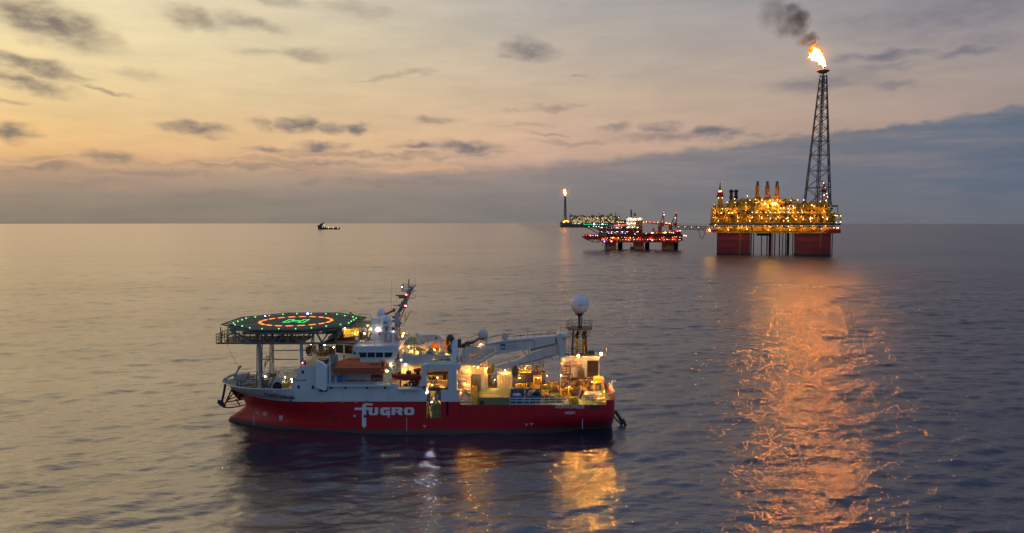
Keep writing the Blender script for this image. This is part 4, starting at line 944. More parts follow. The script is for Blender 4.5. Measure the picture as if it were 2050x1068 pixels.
# small folded crane, lit by the deck lamps
sc = MB(); Ys = 131.5
sc.prism(pp([(831, 667), (836, 668), (840, 672), (866, 670), (880, 672), (888, 681), (880, 686), (862, 684), (843, 681), (833, 678)], Ys), Ys, Ys + 1.0, 'xz')
scr = sc.done('knuckle_crane', m_cream, ship)
mb = MB(); mb.prism(pp([(832, 677), (837, 680), (842, 689), (858, 697), (856, 702), (836, 694)], Ys), Ys + .1, Ys + .8, 'xz'); mb.tube(at(874, 685, Ys), at(897, 707, Ys), .18); mb.tube(at(840, 686, Ys), at(866, 681, Ys), .14)
mb.path([at(856 + 4 * math.cos(a * .7), 682 + 4 * math.sin(a * .7), Ys - .2) for a in range(10)], .08, 5); mb.tube((X(885, Ys), Ys + .5, zA), (X(885, Ys), Ys + .5, Z(684, Ys)), .5, 14); mb.done('jib', m_cream, scr, ship)
mb = MB(); bp(mb, 871.5, 674.5, 875.5, 679.5, Ys - .03, .06); mb.done('emblem', m_teal, scr, ship)
m_crane = mat('crane_paint', (.74, .67, .60), .45, dirt=.4, scale=.6, streak=1)  # sodium warmth and sky light are put into this colour
# ---- the big knuckle-boom crane
Yb = 129.0; bc = MB()
body = [(925, 700), (940, 695), (953, 692.5), (966, 691), (1004.6, 683), (1056, 677.6), (1114, 673), (1133, 669.5), (1133.5, 676), (1115, 687), (1071, 697), (1004.6, 709), (996, 712), (992, 697), (970, 706), (941, 709), (925, 709)]
bc.prism(pp([(925, 700), (940, 695), (966, 691), (1004.6, 683), (1056, 677.6), (1114, 673), (1115, 687), (1071, 697), (1004.6, 709), (996, 712), (992, 698), (970, 706), (941, 709), (925, 709)], Yb), Yb, Yb + 1.9, 'xz')
crane = bc.done('main_crane', m_crane, ship)
mb = MB(); mb.prism(pp([(924, 709), (941, 709), (940, 734), (942, 786), (924, 786)], Yb), Yb - .1, Yb + 2.2, 'xz'); mb.done('crane_post', m_crane, crane, ship)
mb = MB(); mb.prism(pp([(1114, 672), (1119, 668), (1134, 668), (1133, 680), (1132, 714.5), (1121, 714.5), (1118, 697)], Yb), Yb - .15, Yb + 2.05, 'xz'); mb.lathe(tuple(at(1130, 674.5, Yb - .2)), [(.1, -.15), (.55, -.1), (.55, .1), (.1, .15)], 16, 'y'); mb.done('knuckle', m_crane, crane, ship)
mb = MB(); Yj = Yb + .3; mb.prism(pp([(1124, 690), (1130, 697), (1128, 708), (1099, 717), (1037, 733), (1026, 743), (1022, 736), (998, 739), (991, 734), (1000, 731), (1022, 726), (1036, 722), (1062, 708), (1100, 696)], Yj), Yj, Yj + 1.3, 'xz'); jib = mb.done('jib', m_crane, crane, ship)
mb = MB(); mb.tube(at(1062, 700, Yj + .6), at(1120, 684, Yj + .6), .38, 10); mb.tube(at(1115, 686, Yj + .6), at(1127, 681, Yj + .6), .25, 10); mb.done('jib_cylinder', m_pale, crane, ship)
for dy in (.1, 1.5):
    mb = MB(); mb.tube(at(941, 733, Yb + dy), at(972, 719, Yb + dy), .4, 10); mb.tube(at(972, 719, Yb + dy), at(996, 704, Yb + dy), .26, 10); mb.done('boom_cylinder', m_crane, crane, ship)
mb = MB(); mb.tube(at(941, 726, Yb + .3), at(990, 700, Yb + .3), .3, 10); mb.done('boom_cylinder', m_cream, crane, ship)
mb = MB()
for a, b, c, d in ((1046, 702, 1055, 713), (1058, 698, 1058, 712), (1017, 716, 1022, 727), (1100, 712, 1112, 728), (1117, 706, 1122, 722)): mb.bar(at(a, b, Yj - .1), at(c, d, Yj - .1), .22); mb.bar(at(a, b, Yj + 1.3), at(c, d, Yj + 1.3), .22)
mb.bar(at(1115, 728, Yj), at(1115, 760, Yj), .1); mb.bar(at(1121, 722, Yj), at(1123, 750, Yj), .16); mb.done('jib_rest', m_cream, crane, ship)
mb = MB(); mb.lathe(tuple(at(967, 669.5, Yb + .4)), [(.3, -.55), (.85, -.5), (.85, -.35), (.5, -.3), (.5, .3), (.85, .35), (.85, .5), (.3, .55)], 22, 'y'); mb.lathe(tuple(at(1010.5, 673.5, Yb + .9)), [(.05, -.2), (.6, -.15), (.6, .15), (.05, .2)], 18, 'y'); bp(mb, 1005.5, 672, 1015, 683, Yb + .8, .3); bp(mb, 964, 672, 976, 690, Yb + .4, .9)
mb.done('hoist_winch', m_crane, crane, ship)
mb = MB(); mb.bar(at(1005, 672, Yb + .3), at(975, 676, Yb + .3), .07); mb.path([at(978, 680, Yb), at(1000, 668.5, Yb), at(1040, 672, Yb), at(1115, 668, Yb)], .035, 4); mb.path([at(1038, 730, Yb), at(1068, 723, Yb), at(1112, 711, Yb)], .05, 4); mb.done('hoist_wire', m_dark, crane, ship)
mb = MB(); tp = [(1016, 682), (1056, 677.6), (1112, 673)]
mb.rail([tuple(at(a, b, Yb + .2)) for a, b in tp], 1.15, .025, 1.1); mb.rail([tuple(at(a, b, Yb + 1.8)) for a, b in tp], 1.15, .025, 1.1); mb.rail([tuple(at(a, b, Yb + .2)) for a, b in ((936, 690), (962, 682))], 1.1, .03, .7); mb.done('railing', m_steel, crane, ship)
mb = MB()
for k in range(34):
    t = random.random(); u = 926 + 42 * t; v = 693 - 16 * t - random.uniform(0, 5); mb.cbox(at(u, v + 2, Yb + random.uniform(-.2, 1.8)), random.uniform(.15, .7), random.uniform(.2, .7), random.uniform(.15, .5))
mb.done('hydraulic_block', m_brown, crane, ship)
mb = MB(); mb.path([at(972, 690, Yb - .05), at(1040, 683.5, Yb - .05), at(1062, 681, Yb - .05), at(1070, 684, Yb - .05), at(1070, 696, Yb - .05)], .06, 5); mb.box(X(1111, Yb), Yb - .06, Z(686, Yb), X(1118, Yb), Yb + .02, Z(676, Yb)); mb.done('boom_pipe', m_steel, crane, ship)
mb = MB(); bp(mb, 1002, 689, 1012, 700.3, Yb - .06, .1); em = mb.done('emblem', m_teal, crane, ship)
p = at(1003.6, 698, Yb); text_mesh('lettering', 'm', m_logo, em, (p.x, Yb - .08, p.z), .42, .56, bold=.02)
for k, w in enumerate((23, 26, 31, 23)):
    p = at(1015, 692 + 2.6 * k, Yb); mb = MB(); 
    for q in range(int(w / 2.1)): mb.box(p.x + q * .17, Yb - .03, p.z - .03, p.x + q * .17 + random.uniform(.07, .14), Yb + .02, p.z + .06)
    mb.done('small_print', m_steel, crane, ship)
lamp(crane, at(962, 690, Yb - .2), l_sod2, .1)
# cream service house by the crane with its grey-blue door
mb = MB(); bp(mb, 941, 735, 970.5, 783, 131.5, 4); sh = mb.done('service_house', m_cream, ship)
mb = MB(); bp(mb, 943.5, 750, 962.5, 783, 131.35, .2); d = mb.done('roller_door', mat('blue_grey_door', (.12, .15, .22), .5, dirt=.3), sh, ship)
mb = MB(); bp(mb, 948, 760, 957, 780, 131.2, .2); mb.done('door_window', m_brown, d, ship)
mb = MB(); bp(mb, 938, 703, 968, 736, 134, .4); bp(mb, 960, 715, 976, 783, 132.5, 1.0); mb.rail([(X(938, 133.8), 133.8, Z(736, 134)), (X(972, 133.8), 133.8, Z(736, 134))], 1.1, .04, .7, (1, .66, .33))
for k in range(14): u, v = random.uniform(940, 966), random.uniform(705, 733); mb.cbox(at(u, v, 133.7), random.uniform(.1, .5), .3, random.uniform(.3, 1.2))
mb.done('house_upper_stage', m_cream, sh, ship)
mb = MB(); bp(mb, 919, 751.5, 943, 754.5, 128.6, 2.2); zc2 = Z(751.5, 128.6)
mb.rail([(X(919, 128.6), 128.6, zc2), (X(943, 128.6), 128.6, zc2)], 1.1, .04, .6, (1, .66, .33)); mb.bar(at(935, 758, 128.3), at(955, 738, 128.3), .25); mb.bar(at(930, 756, 128.2), at(948, 740, 128.2), .1); mb.done('crane_walkway', m_cream, sh, ship)
for k, py in enumerate((763, 769.5)): mb = MB(); mb.lathe(tuple(at(925.5, py, 127.6)), [(.1, -.75), (.38, -.6), (.38, .6), (.1, .75)], 14, 'x'); mb.done('air_tank', m_pale, ship)
mb = MB(); bp(mb, 908.5, 782, 923, 785, 126, 1.2); bp(mb, 911, 741, 914, 783, 126.2, .4); bp(mb, 918, 754, 935, 776, 128.6, .3); mb.done('tank_shelf', m_cream, ship)
# yellow step block and after-deck edge
mb = MB(); zd = 4.9
for k in range(8): mb.box(X(943.5, YN), YN + .15 + .26 * k, zd, X(954.5, YN), YN + .15 + .26 * (k + 1), zd + .35 * (k + 1))
mb.done('yellow_stair', m_yellow, ship)
mb = MB(); mb.prism([(X(957, YN), 4.9), (X(1020, YN), 4.9), (X(1020, YN), Z(797, YN)), (X(957, YN), Z(797, YN))], YN + .25, YN + 7.5, 'xz'); hatch = mb.done('raised_hatch', mat('hatch_green', (.20, .22, .09), .6, dirt=.5, scale=1), ship)
mb = MB(); mb.box(X(957, YN) + .1, YN + 3.2, Z(797, YN), X(1020, YN) - .1, YN + 7.4, Z(797, YN) + .02); mb.done('hatch_top', m_deck, hatch, ship)
mb = MB(); bp(mb, 960.5, 802.5, 968.5, 811, YN + .2, .1); mb.done('hatch_vent', m_dark, hatch, ship)
for pts, r_ in (([(922, 812), (943, 812)], 3), ([(1021, 811), (1138, 811)], 3), ([(1168, 811), (1213, 811)], 2)):
    mb = MB(); mb.rail([(X(a, YN, b), YN + .12, zd) for a, b in pts], 1.15, .045, 1.15, (1, .55) if r_ == 2 else (1, .6, .12)); mb.done('railing', m_logo, ship)
mb = MB(); ol = [(x, YC - half(x, 4.94) + .08) for x in np.linspace(X(1214, YN), 17.58, 9)]; ol = ol + [(17.55, YC), ] 
for a, b in zip(ol, ol[1:]): mb.add([(*a, 4.9), (*b, 4.9), (*b, 5.75), (*a, 5.75), (a[0] - .08, a[1] + .06, 4.9), (b[0] - .1, b[1] + .06, 4.9), (b[0] - .1, b[1] + .06, 5.75), (a[0] - .08, a[1] + .06, 5.75)], [(0, 1, 2, 3), (7, 6, 5, 4), (3, 2, 6, 7)])
mb.add([(17.58, YC, 4.9), (17.58, YC + 6, 4.9), (17.58, YC + 6, 5.75), (17.58, YC, 5.75), (17.46, YC, 4.9), (17.46, YC + 6, 4.9), (17.46, YC + 6, 5.75), (17.46, YC, 5.75)], [(0, 1, 2, 3), (7, 6, 5, 4), (3, 2, 6, 7)])
mb.done('stern_bulwark', m_red, ship)
mb = MB(); mb.rail([(a[0], a[1], 5.75) for a in ol], 1.0, .05, .9, (1, .5)); mb.path([(ol[k][0], ol[k][1], 6.8) for k in range(len(ol))], .09, 6); mb.done('stern_rail', m_cream, ship)
# rear winch house with the big white radome mast
dk = MB(); Yd = 137.0; zk = 4.9
dk.box(X(1124, Yd), Yd, zk, X(1200, Yd), Yd + 4.6, Z(714, Yd)); dh = dk.done('deckhouse', m_white, ship)
mb = MB(); bp(mb, 1175.5, 722.5, 1197.5, 755, Yd - .06, .1)
for k in range(14): bp(mb, 1176, 723 + 2.3 * k, 1197, 724 + 2.3 * k, Yd - .12, .08)
mb.done('louvre_panel', mat('louvre_brown', (.055, .04, .03), .6, dirt=.2), dh, ship)
mb = MB(); bp(mb, 1143.5, 729, 1165, 736, Yd - .05, .06); mb.done('sign_panel', mat('faded_panel', (.42, .30, .20), .6, dirt=.3), dh, ship)
p = at(1144.5, 727, Yd); text_mesh('lettering', 'fugro', MATS['faded_panel'], dh, (p.x, Yd - .05, p.z), .62, 1.85, bold=.02)
mb = MB(); bp(mb, 1128, 733, 1141, 735, Yd - 1.3, 1.2); x0, x1, y_ = X(1124.5, Yd - 1.2), X(1141, Yd - 1.2), Yd - 1.2
for px in (1124.5, 1141): mb.bar((X(px, y_), y_, zk), (X(px, y_), y_, Z(722, y_)), .14); mb.bar((X(px, y_ - 2), y_ - 2, zk), (X(px, y_ - 2), y_ - 2, Z(745, y_ - 2)), .14)
for py in (727, 747, 756, 765, 774, 783, 792): mb.bar((x0, y_, Z(py, y_)), (x1, y_, Z(py, y_)), .1); mb.bar((x0, y_ - 2, Z(py + 2, y_ - 2)), (x1, y_ - 2, Z(py + 2, y_ - 2)), .1) if py > 745 else None
mb.box(x0, y_ - 1.5, Z(748, y_), x1, y_ + .1, Z(745.5, y_)); mb.rail([(x0, y_ - 1.4, Z(745, y_)), (x1, y_ - 1.4, Z(745, y_))], 1.2, .05, .7, (1, .66, .33)); mb.bar((x0, y_ - 2, zk), (x1, y_, Z(748, y_)), .16); mb.bar((x1, y_ - 2, zk + 1), (x0, y_ - 2, Z(752, y_)), .1); mb.ladder((x0 + .6, y_ - 2.2, zk), (x0 + .6, y_ - 2.2, Z(750, y_)), .5)
for k in range(30): mb.cbox((random.uniform(x0, x1 + .6), y_ - random.uniform(.4, 2.2), random.uniform(zk, zk + 3.6)), random.uniform(.1, .5), random.uniform(.1, .5), random.uniform(.1, .6))
mb.done('stair_tower', m_brown, dh, ship)
mb = MB(); bp(mb, 1156, 738, 1170, 760, Yd - .8, .06); mb.bar(at(1157, 739, Yd - .6), at(1157, 768, Yd - .6), .12); mb.bar(at(1169, 739, Yd - .6), at(1169, 768, Yd - .6), .12)
for k in range(12): mb.cbox(at(random.uniform(1157, 1168), random.uniform(740, 758), Yd - .9), .25, .2, .3)
mb.done('hose_rack', m_olive, dh, ship)
mb = MB(); zro = Z(714, Yd); mb.rail([(X(1126, Yd), Yd + .1, zro), (X(1200, Yd), Yd + .1, zro)], .9, .03, 1.1); mb.done('railing', m_dark, dh, ship)
mb = MB()
for px, py, w, h in ((1136, 712, 8, 5), (1178, 712, 7, 9), (1186, 712, 9, 11), (1146, 712, 7, 4), (1166, 712, 6, 5)): bp(mb, px - w / 2, py - h + 2, px + w / 2, py + 2.5, Yd + 1.5, 1.2)
mb.done('roof_unit', m_dark, dh, ship)
mb = MB(); bp(mb, 1200, 704, 1214, 713.5, Yd + .5, .15); mb.prism(pp([(1200, 718), (1213, 712), (1213.5, 706), (1200, 712)], Yd), Yd + .3, Yd + 1.3, 'xz'); mb.bar(at(1214, 713, Yd), at(1214, 697, Yd), .08); mb.done('lamp_bracket', m_cream, dh, ship)
for px, py, dy, r in ((1157.5, 712.5, .5, .15), (1203.5, 709, .3, .17)):
    def flood(b, r=r): b.cur = 0; b.box(-r * 1.2, -.05, -r * 1.2, r * 1.2, .25, r * 1.2); b.cur = 1; b.box(-r, -.09, -r, r, -.052, r)
    piece('floodlight', ('flood', r), flood, [m_dark, l_sport], dh, at(px, py, Yd - dy))
mt = MB(); zt2 = Z(660, 138.5); cx, cy = X(1160, 138.5, 690), 138.9
A = [(cx - 1.35, cy - 1.1, zro), (cx + 1.35, cy - 1.1, zro), (cx + 1.35, cy + 1.1, zro), (cx - 1.35, cy + 1.1, zro)]; B = [(cx - 1.1, cy - 1.0, zt2), (cx + 1.1, cy - 1.0, zt2), (cx + 1.1, cy + 1.0, zt2), (cx - 1.1, cy + 1.0, zt2)]
mt.lattice(A, B, 4, .12, .06, .05); rm = mt.done('radome_tower', m_dark, ship)
for dx in (-.45, .75):
    mb = MB(); mb.tube((cx + dx, cy - .3, zro), (cx + dx, cy - .3, zro + 3.1), .26, 12); mb.done('exhaust_pipe', m_yellow, rm, ship)
    mb = MB(); mb.tube((cx + dx, cy - .3, zro + 3.1), (cx + dx, cy - .3, zro + 4.0), .3, 12); mb.tube((cx + dx, cy - .3, zro + 4.0), (cx + dx + .3, cy - .3, zro + 4.35), .3, 12); mb.done('exhaust_end', m_black, rm, ship)
mb = MB(); mb.lathe((cx, cy, zt2), [(1.5, -.15), (2.45, .1), (2.45, .3)], 12); tpz = zt2 + .3
for k in range(4): mb.bar((cx + 1.1 * (1 if k in (0, 3) else -1), cy + 1.0 * (1 if k < 2 else -1), zt2 - 1.7), (cx + 2.0 * (1 if k in (0, 3) else -1), cy + 1.5 * (1 if k < 2 else -1), zt2), .1)
mb.rail([(cx + 2.35 * math.cos(R(30 * k)), cy + 2.35 * math.sin(R(30 * k)), tpz) for k in range(13)], 1.15, .025, 1.3); mb.done('tower_platform', m_dark, rm, ship)
mb = MB(); zsp = Z(610, 138.5); mb.lathe((cx, cy, 0), [(.4, tpz), (.22, tpz + .4), (.22, zsp - 2.3), (.6, zsp - 1.95), (1.0, zsp - 1.6)], 14); mb.tube((cx + .45, cy, tpz), (cx + .45, cy, zsp - 1.6), .09); mb.done('radome_post', m_dark, rm, ship)
mb = MB(); mb.ball((cx, cy, zsp), 1.76, 32, 18); rdm = mb.done('radome', m_logo, rm, ship)
mb = MB()
mb.lathe((cx, cy, zsp), [(1.745, -.02), (1.775, -.02), (1.775, .02), (1.745, .02)], 32)
for a in range(0, 180, 60):
    pts = [(cx + 1.765 * math.sin(t) * math.cos(R(a - 78)), cy + 1.765 * math.sin(t) * math.sin(R(a - 78)), zsp + 1.765 * math.cos(t)) for t in np.linspace(0, 2 * math.pi, 33)]; mb.path(pts, .022, 4)
mb.lathe((cx, cy, zsp), [(.9, -1.52), (1.02, -1.62), (.9, -1.72)], 20); mb.done('panel_seam', m_steel, rdm, ship)
mb = MB(); mb.bar(at(1122, 655, 136), at(1122, 672, 136), .05); mb.ladder(at(1140, 704, 137.3), at(1140, 668, 137.3), .4, .02); mb.path([at(1122, 655, 136), at(1140, 656, 137), at(1146, 660, 137.8)], .03, 4); mb.done('aerial_mast', m_dark, rm, ship)
# machines on the stern
mb = MB(); bp(mb, 1143, 757, 1200, 762, 136.5, 1.5); bp(mb, 1152, 762, 1200, 771, 135.5, 1.4)
for k in range(30): u, v = random.uniform(1140, 1178), random.uniform(762, 782); mb.cbox(at(u, v, random.uniform(132, 135)), random.uniform(.2, .9), random.uniform(.2, .8), random.uniform(.2, .7))
mb.done('stern_winch_frame', m_brown, ship)
mb = MB(); x0, x1 = X(1190, 131), X(1210, 131); ztp = Z(762, 131); mb.box(x0, 131, ztp, x1, 133.5, ztp + .25); mb.box(x0 + .2, 131.1, ztp - .5, x1 - .3, 131.4, ztp); 
for x, y in ((x0 + .1, 131.2), (x1 - .1, 131.2), (x0 + .1, 133.3), (x1 - .1, 133.3)): mb.bar((x, y, zk), (x, y, ztp), .14)
mb.done('control_shelter', m_yellow, ship)
mb = MB(); bp(mb, 1226, 763, 1233, 765, 130, .5); mb.bar(at(1225.5, 765, 130.2), at(1225.5, 781, 130.2), .2); mb.done('stern_light_post', m_cream, ship)
for px, py, Y, m, r in ((973, 738, 132.2, l_sod, .18), (1011, 742, 138.5, l_sod, .16), (1052, 738, 139.3, l_sod, .16), (1077, 757, 136.3, l_sod, .14), (1123, 752, 134, l_warm, .1), (1165, 781, 128, l_sod, .16), (1210, 784, 127.2, l_sod, .15), (1185, 765, 130.6, l_sod, .13), (1150, 803, 125.9, l_sod, .12), (1205, 764, 132, l_sod, .12), (922, 787, 125.4, l_sod, .1), (938, 770, 127, l_sod, .13), (957, 735, 129, l_sod, .15), (1122, 727, 135.6, l_sod, .13), (960, 795, 126.5, l_sod2, .12), (935, 742, 127.6, l_sod, .14), (990, 760, 134.5, l_sod, .15), (1040, 757, 137.6, l_sod, .14), (1095, 752, 136.8, l_sod, .15), (1100, 778, 132.5, l_sod, .13), (1140, 775, 131, l_sod, .14)): lamp(ship, at(px, py, Y), m, r)

# ------------------------------------------------------------------ boats carried by the ship
def loft(sections, cap=True):
    """sections: list of equal-length rings of points"""
    mb = MB(); mb.smooth = True; n = len(sections[0]); v = [p for s_ in sections for p in s_]; f = []
    for i in range(len(sections) - 1):
        for k in range(n): f.append((i * n + k, i * n + (k + 1) % n, (i + 1) * n + (k + 1) % n, (i + 1) * n + k))
    if cap: f += [tuple(range(n)), tuple(range(len(sections) * n - 1, (len(sections) - 1) * n - 1, -1))]
    mb.add(v, f); return mb
def lifeboat(px0, px1, py0, py1, Y, label, m):
    xa, xb = X(px0, Y, 737), X(px1, Y, 737); z1, z0 = Z(py0, Y), Z(py1, Y); zm = z0 + (z1 - z0) * .42; ln = xb - xa; w = 1.45
    t = thing('lifeboat', label, 'lifeboat', ((xa + xb) / 2, Y + w, z0), 'covered lifeboats')
    secs = []
    for u, hw, lo, hi in ((0, .5, .18, .62), (.015, .68, .08, .70), (.06, .88, .03, .84), (.16, 1, 0, .97), (.4, 1, 0, 1), (.8, 1, 0, 1), (.95, .98, .0, .99), (1, .9, .06, .95)):
        x = xa + ln * u; b = w * hw; zl = z0 + (z1 - z0) * lo; zh = z0 + (z1 - z0) * hi; yc = Y + w; q = []
        for a, h in ((0, 0), (.55, .06), (.85, .32), (1, .40), (1.0, .52), (.86, .80), (.55, .97), (0, 1)): q.append((x, yc - b * a, zl + (zh - zl) * h))
        for a, h in ((.55, .97), (.86, .80), (1, .52), (1, .40), (.85, .32), (.55, .06)): q.append((x, yc + b * a, zl + (zh - zl) * h))
        secs.append(q)
    hb = loft(secs).done('canopy_hull', m, t)
    mb = MB(); zf = z0 + (z1 - z0) * .46; mb.box(xa + .6, Y - .05, zf - .09, xb - .1, Y + .1, zf + .09); mb.done('fender', m_dark if m is m_orange2 else MATS.get('fender_brown') or mat('fender_brown', (.30, .05, .02), .6, dirt=.3), t)
    for k in range(8):
        piece('grab_line', 'grabline', lambda b: b.path([(-.35, 0, .05), (0, -.06, -.06), (.35, 0, .05)], .03, 4), m_pale, t, (xa + 1.0 + k * (ln - 1.6) / 8, Y - .06, zf + .1))
    mb = MB(); mb.box(xb - .75, Y - .02, z0 + (z1 - z0) * .3, xb + .05, Y + 2 * w - .3, z0 + (z1 - z0) * .97); mb.done('steering_end', m_orange2, t)
    mb = MB(); mb.box(xb - .5, Y - .06, zf + .35, xb - .15, Y + .1, zf + 1.0); mb.done('window', m_glass, t)
    for u in (.18, .88):
        mb = MB(); x = xa + ln * u; mb.tube((x, Y + w, z1 - .1), (x, Y + w, z1 + .45), .07); mb.lathe((x, Y + w, z1 + .45), [(.05, -.15), (.2, 0), (.05, .15)], 10, 'y'); mb.done('hook', m_steel, t)
    for u in (.3, .55): mb = MB(); mb.box(xa + ln * u - .35, Y + w - .35, z1 - .05, xa + ln * u + .35, Y + w + .35, z1 + .08); mb.done('hatch', m, t)
    mb = MB()
    for k in range(6): mb.box(X(740 + k * 3.2, Y), Y + .06, zf + .62, X(742.3 + k * 3.2, Y), Y + .2, zf + .82)
    if px0 < 700: mb.done('name_mark', m_brown, t)
    return t
lifeboat(666, 770, 722, 752, YN + .1, 'brownish orange covered lifeboat hanging along the near side of the ship', m_orange)
lifeboat(862, 906, 684, 712, 139.0, 'bright orange lifeboat on the far side, half hidden behind the folded crane', m_orange2)
# rescue boat with its davit
Y = YN - .1; xa, xb = X(780, Y, 757), X(841, Y, 757); z0, z1 = Z(765, Y), Z(750.5, Y)
rb = thing('rescue_boat', 'small dark red open rescue boat on a davit beside the launch bay', 'rescue boat', ((xa + xb) / 2, Y + 1, z0))
secs = []
for u, hw, lo, hi in ((0, .08, .85, 1.0), (.06, .5, .5, .98), (.2, .85, .15, .92), (.45, 1, .02, .88), (.8, 1, .0, .86), (1, .95, .05, .86)):
    x = xa + (xb - xa) * u; b = 1.05 * hw; zl = z0 + (z1 - z0) * lo * .8; zh = z0 + (z1 - z0) * hi; yc = Y + 1.05
    secs.append([(x, yc, zl), (x, yc - b * .7, zl + (zh - zl) * .35), (x, yc - b, zl + (zh - zl) * .7), (x, yc - b * .9, zh), (x, yc + b * .9, zh), (x, yc + b, zl + (zh - zl) * .7), (x, yc + b * .7, zl + (zh - zl) * .35)])
loft(secs).done('hull', m_redp, rb)
mb = MB(); mb.path([(xa + .2, Y + 1.0, z1), (xa + 1.2, Y + .12, z1 - .12), (xb, Y + .06, z1 - .2)], .16, 8); mb.done('tube_collar', MATS['fender_brown'], rb)
mb = MB(); mb.cbox(at(818, 749, Y + .9), .8, .8, .9); mb.bar(at(817, 750, Y + 1), at(817, 735, Y + 1), .08); mb.bar(at(813, 742, Y + .8), at(822, 742, Y + .8), .05); mb.done('console', m_dark, rb)
mb = MB(); mb.cbox(at(837, 746, Y + 1), .55, .5, .7); mb.bar(at(838, 747, Y + 1), at(838.5, 761, Y + 1), .22); mb.done('outboard_motor', m_black, rb)
mb = MB(); mb.cbox(at(800, 748, Y + .8), .45, .6, .4); mb.done('seat', m_dark, rb)
dv = MB(); dv.bar(at(836, 775, Y + 1.7), at(836.5, 742, Y + 1.7), .5); dv.bar(at(829, 742.5, Y + 1.5), at(843, 740, Y + 1.5), .55); dv.cbox(at(842, 753, Y + 1.6), .6, .5, .6)
dv.done('rescue_davit', m_redp, ship)
mb = MB()
for px in (802, 826): mb.bar(at(px, 762, Y + .8), at(px, 776, Y + .8), .16)
for k in range(16): u = random.uniform(808, 836); mb.cbox(at(u, random.uniform(763, 773), Y + random.uniform(.6, 2)), random.uniform(.2, .7), .4, random.uniform(.2, .5))
mb.done('boat_cradle', m_dark, ship)
# ------------------------------------------------------------------ the launch cage with its underwater vehicle
Yv = YN + .7; x0, x1 = X(856.5, Yv, 800), X(895, Yv, 800)
cg = thing('launch_cage', 'dark steel launch cage hanging in the lit side bay', 'launch cage', ((x0 + x1) / 2, Yv + 1.2, 4.0))
za, zb2 = Z(820, Yv), Z(785, Yv)
mb = MB()
mb.path([(x0 + .25, Yv, za - 1.6), (x0, Yv, za + .2), (x0, Yv, zb2 - .3), (x0 + .35, Yv, zb2 + .35), (x1 - .35, Yv, zb2 + .35), (x1, Yv, zb2 - .3), (x1, Yv, za + .2), (x1 - .25, Yv, za - 1.6)], .2, 8)
for y_ in (Yv + 2.2,): mb.path([(x0 + .1, y_, za), (x0 + .1, y_, zb2 + .3), (x1 - .1, y_, zb2 + .3), (x1 - .1, y_, za)], .14, 6)
mb.box(x0 + .1, Yv - .1, zb2 + .25, x1 - .1, Yv + 2.3, zb2 + .75); mb.done('frame', m_dark, cg)
mb = MB(); mb.lathe(((x0 + x1) / 2, Yv + 1.0, zb2), [(.25, -2.2), (.3, -1.5), (.55, -1.2), (.55, -.6), (.3, -.3), (.3, .3)], 14); mb.done('latch_bullet', m_steel, cg)
mb = MB(); mb.lathe(((x0 + x1) / 2, Yv + .8, za + .1), [(.9, -.3), (1.05, -.15), (1.05, .15), (.9, .3)], 20); 
for s_ in (-1, 1): mb.bar(((x0 + x1) / 2 + s_ * .9, Yv + .6, za), ((x0 + x1) / 2 + s_ * .35, Yv + .8, zb2 - 1.2), .14)
mb.done('tether_drum', m_dark, cg)
mb = MB()
for k in range(24): mb.cbox((random.uniform(x0 + .3, x1 - .3), Yv + random.uniform(.3, 1.8), random.uniform(za - .2, zb2)), random.uniform(.1, .35), .3, random.uniform(.15, .7))
mb.done('hose_bundle', m_steel, cg)
# ------------------------------------------------------------------ containers, skips and gear on the working deck
zd = 4.9
def corrug(mb, x0, y0, z0, x1, y1, z1, n, axis='x', d=.05):
    for k in range(n):
        if axis == 'x': a = x0 + (x1 - x0) * (k + .2) / n; b = x0 + (x1 - x0) * (k + .8) / n; mb.box(a, y0 - d, z0, b, y0 + .01, z1)
        else: a = y0 + (y1 - y0) * (k + .2) / n; b = y0 + (y1 - y0) * (k + .8) / n; mb.box(x0 - d, a, z0, x0 + .01, b, z1)
def container(label, px0, px1, Y, D, hgt, m, nx, group=None, doors=False):
    x0, x1 = X(px0, Y, 770), X(px1, Y, 770); t = thing('shipping_container', label, 'container', ((x0 + x1) / 2, Y + D / 2, zd), group)
    mb = MB(); mb.box(x0 + .06, Y + .06, zd + .05, x1 - .06, Y + D - .06, zd + hgt - .05); corrug(mb, x0 + .2, Y + .06, zd + .25, x1 - .2, 0, zd + hgt - .25, nx); mb.done('panel_wall', m, t)
    mb = MB()
    for x in (x0, x1 - .16):
        for y in (Y, Y + D - .16): mb.box(x, y, zd, x + .16, y + .16, zd + hgt)
    for z in (zd + .01, zd + hgt - .16):
        mb.box(x0 + .16, Y, z, x1 - .16, Y + .15, z + .15); mb.box(x0 + .16, Y + D - .15, z, x1 - .16, Y + D, z + .15); mb.box(x0, Y + .16, z, x0 + .15, Y + D - .16, z + .15); mb.box(x1 - .15, Y + .16, z, x1, Y + D - .16, z + .15)
    mb.done('frame', m, t)
    if doors:
        mb = MB()
        for k in range(4): x = x0 + (x1 - x0) * (.2 + .2 * k); mb.tube((x, Y - .04, zd + .15), (x, Y - .04, zd + hgt - .15), .035, 6)
        mb.done('lock_bar', m_pale, t)
        mb = MB(); top = (sum((x0, x1)) / 2, Y + D / 2, zd + hgt + 1.5)
        for x in (x0 + .1, x1 - .1):
            for y in (Y + .1, Y + D - .1): mb.bar((x, y, zd + hgt), top, .1)
        mb.lathe(top, [(.1, -.1), (.35, 0), (.1, .3)], 10); mb.done('lifting_sling', m_yellow, t)
    return t, x0, x1
container('cream corrugated container with a lifting sling on top', 995.5, 1025, 136.6, 4.5, 2.75, m_cream, 9, 'containers on the working deck', True)
t, x0, x1 = container('dark navy blue container with gear stacked on its roof', 1027, 1092, 139.0, 2.44, 2.6, m_navyc, 16, 'containers on the working deck')
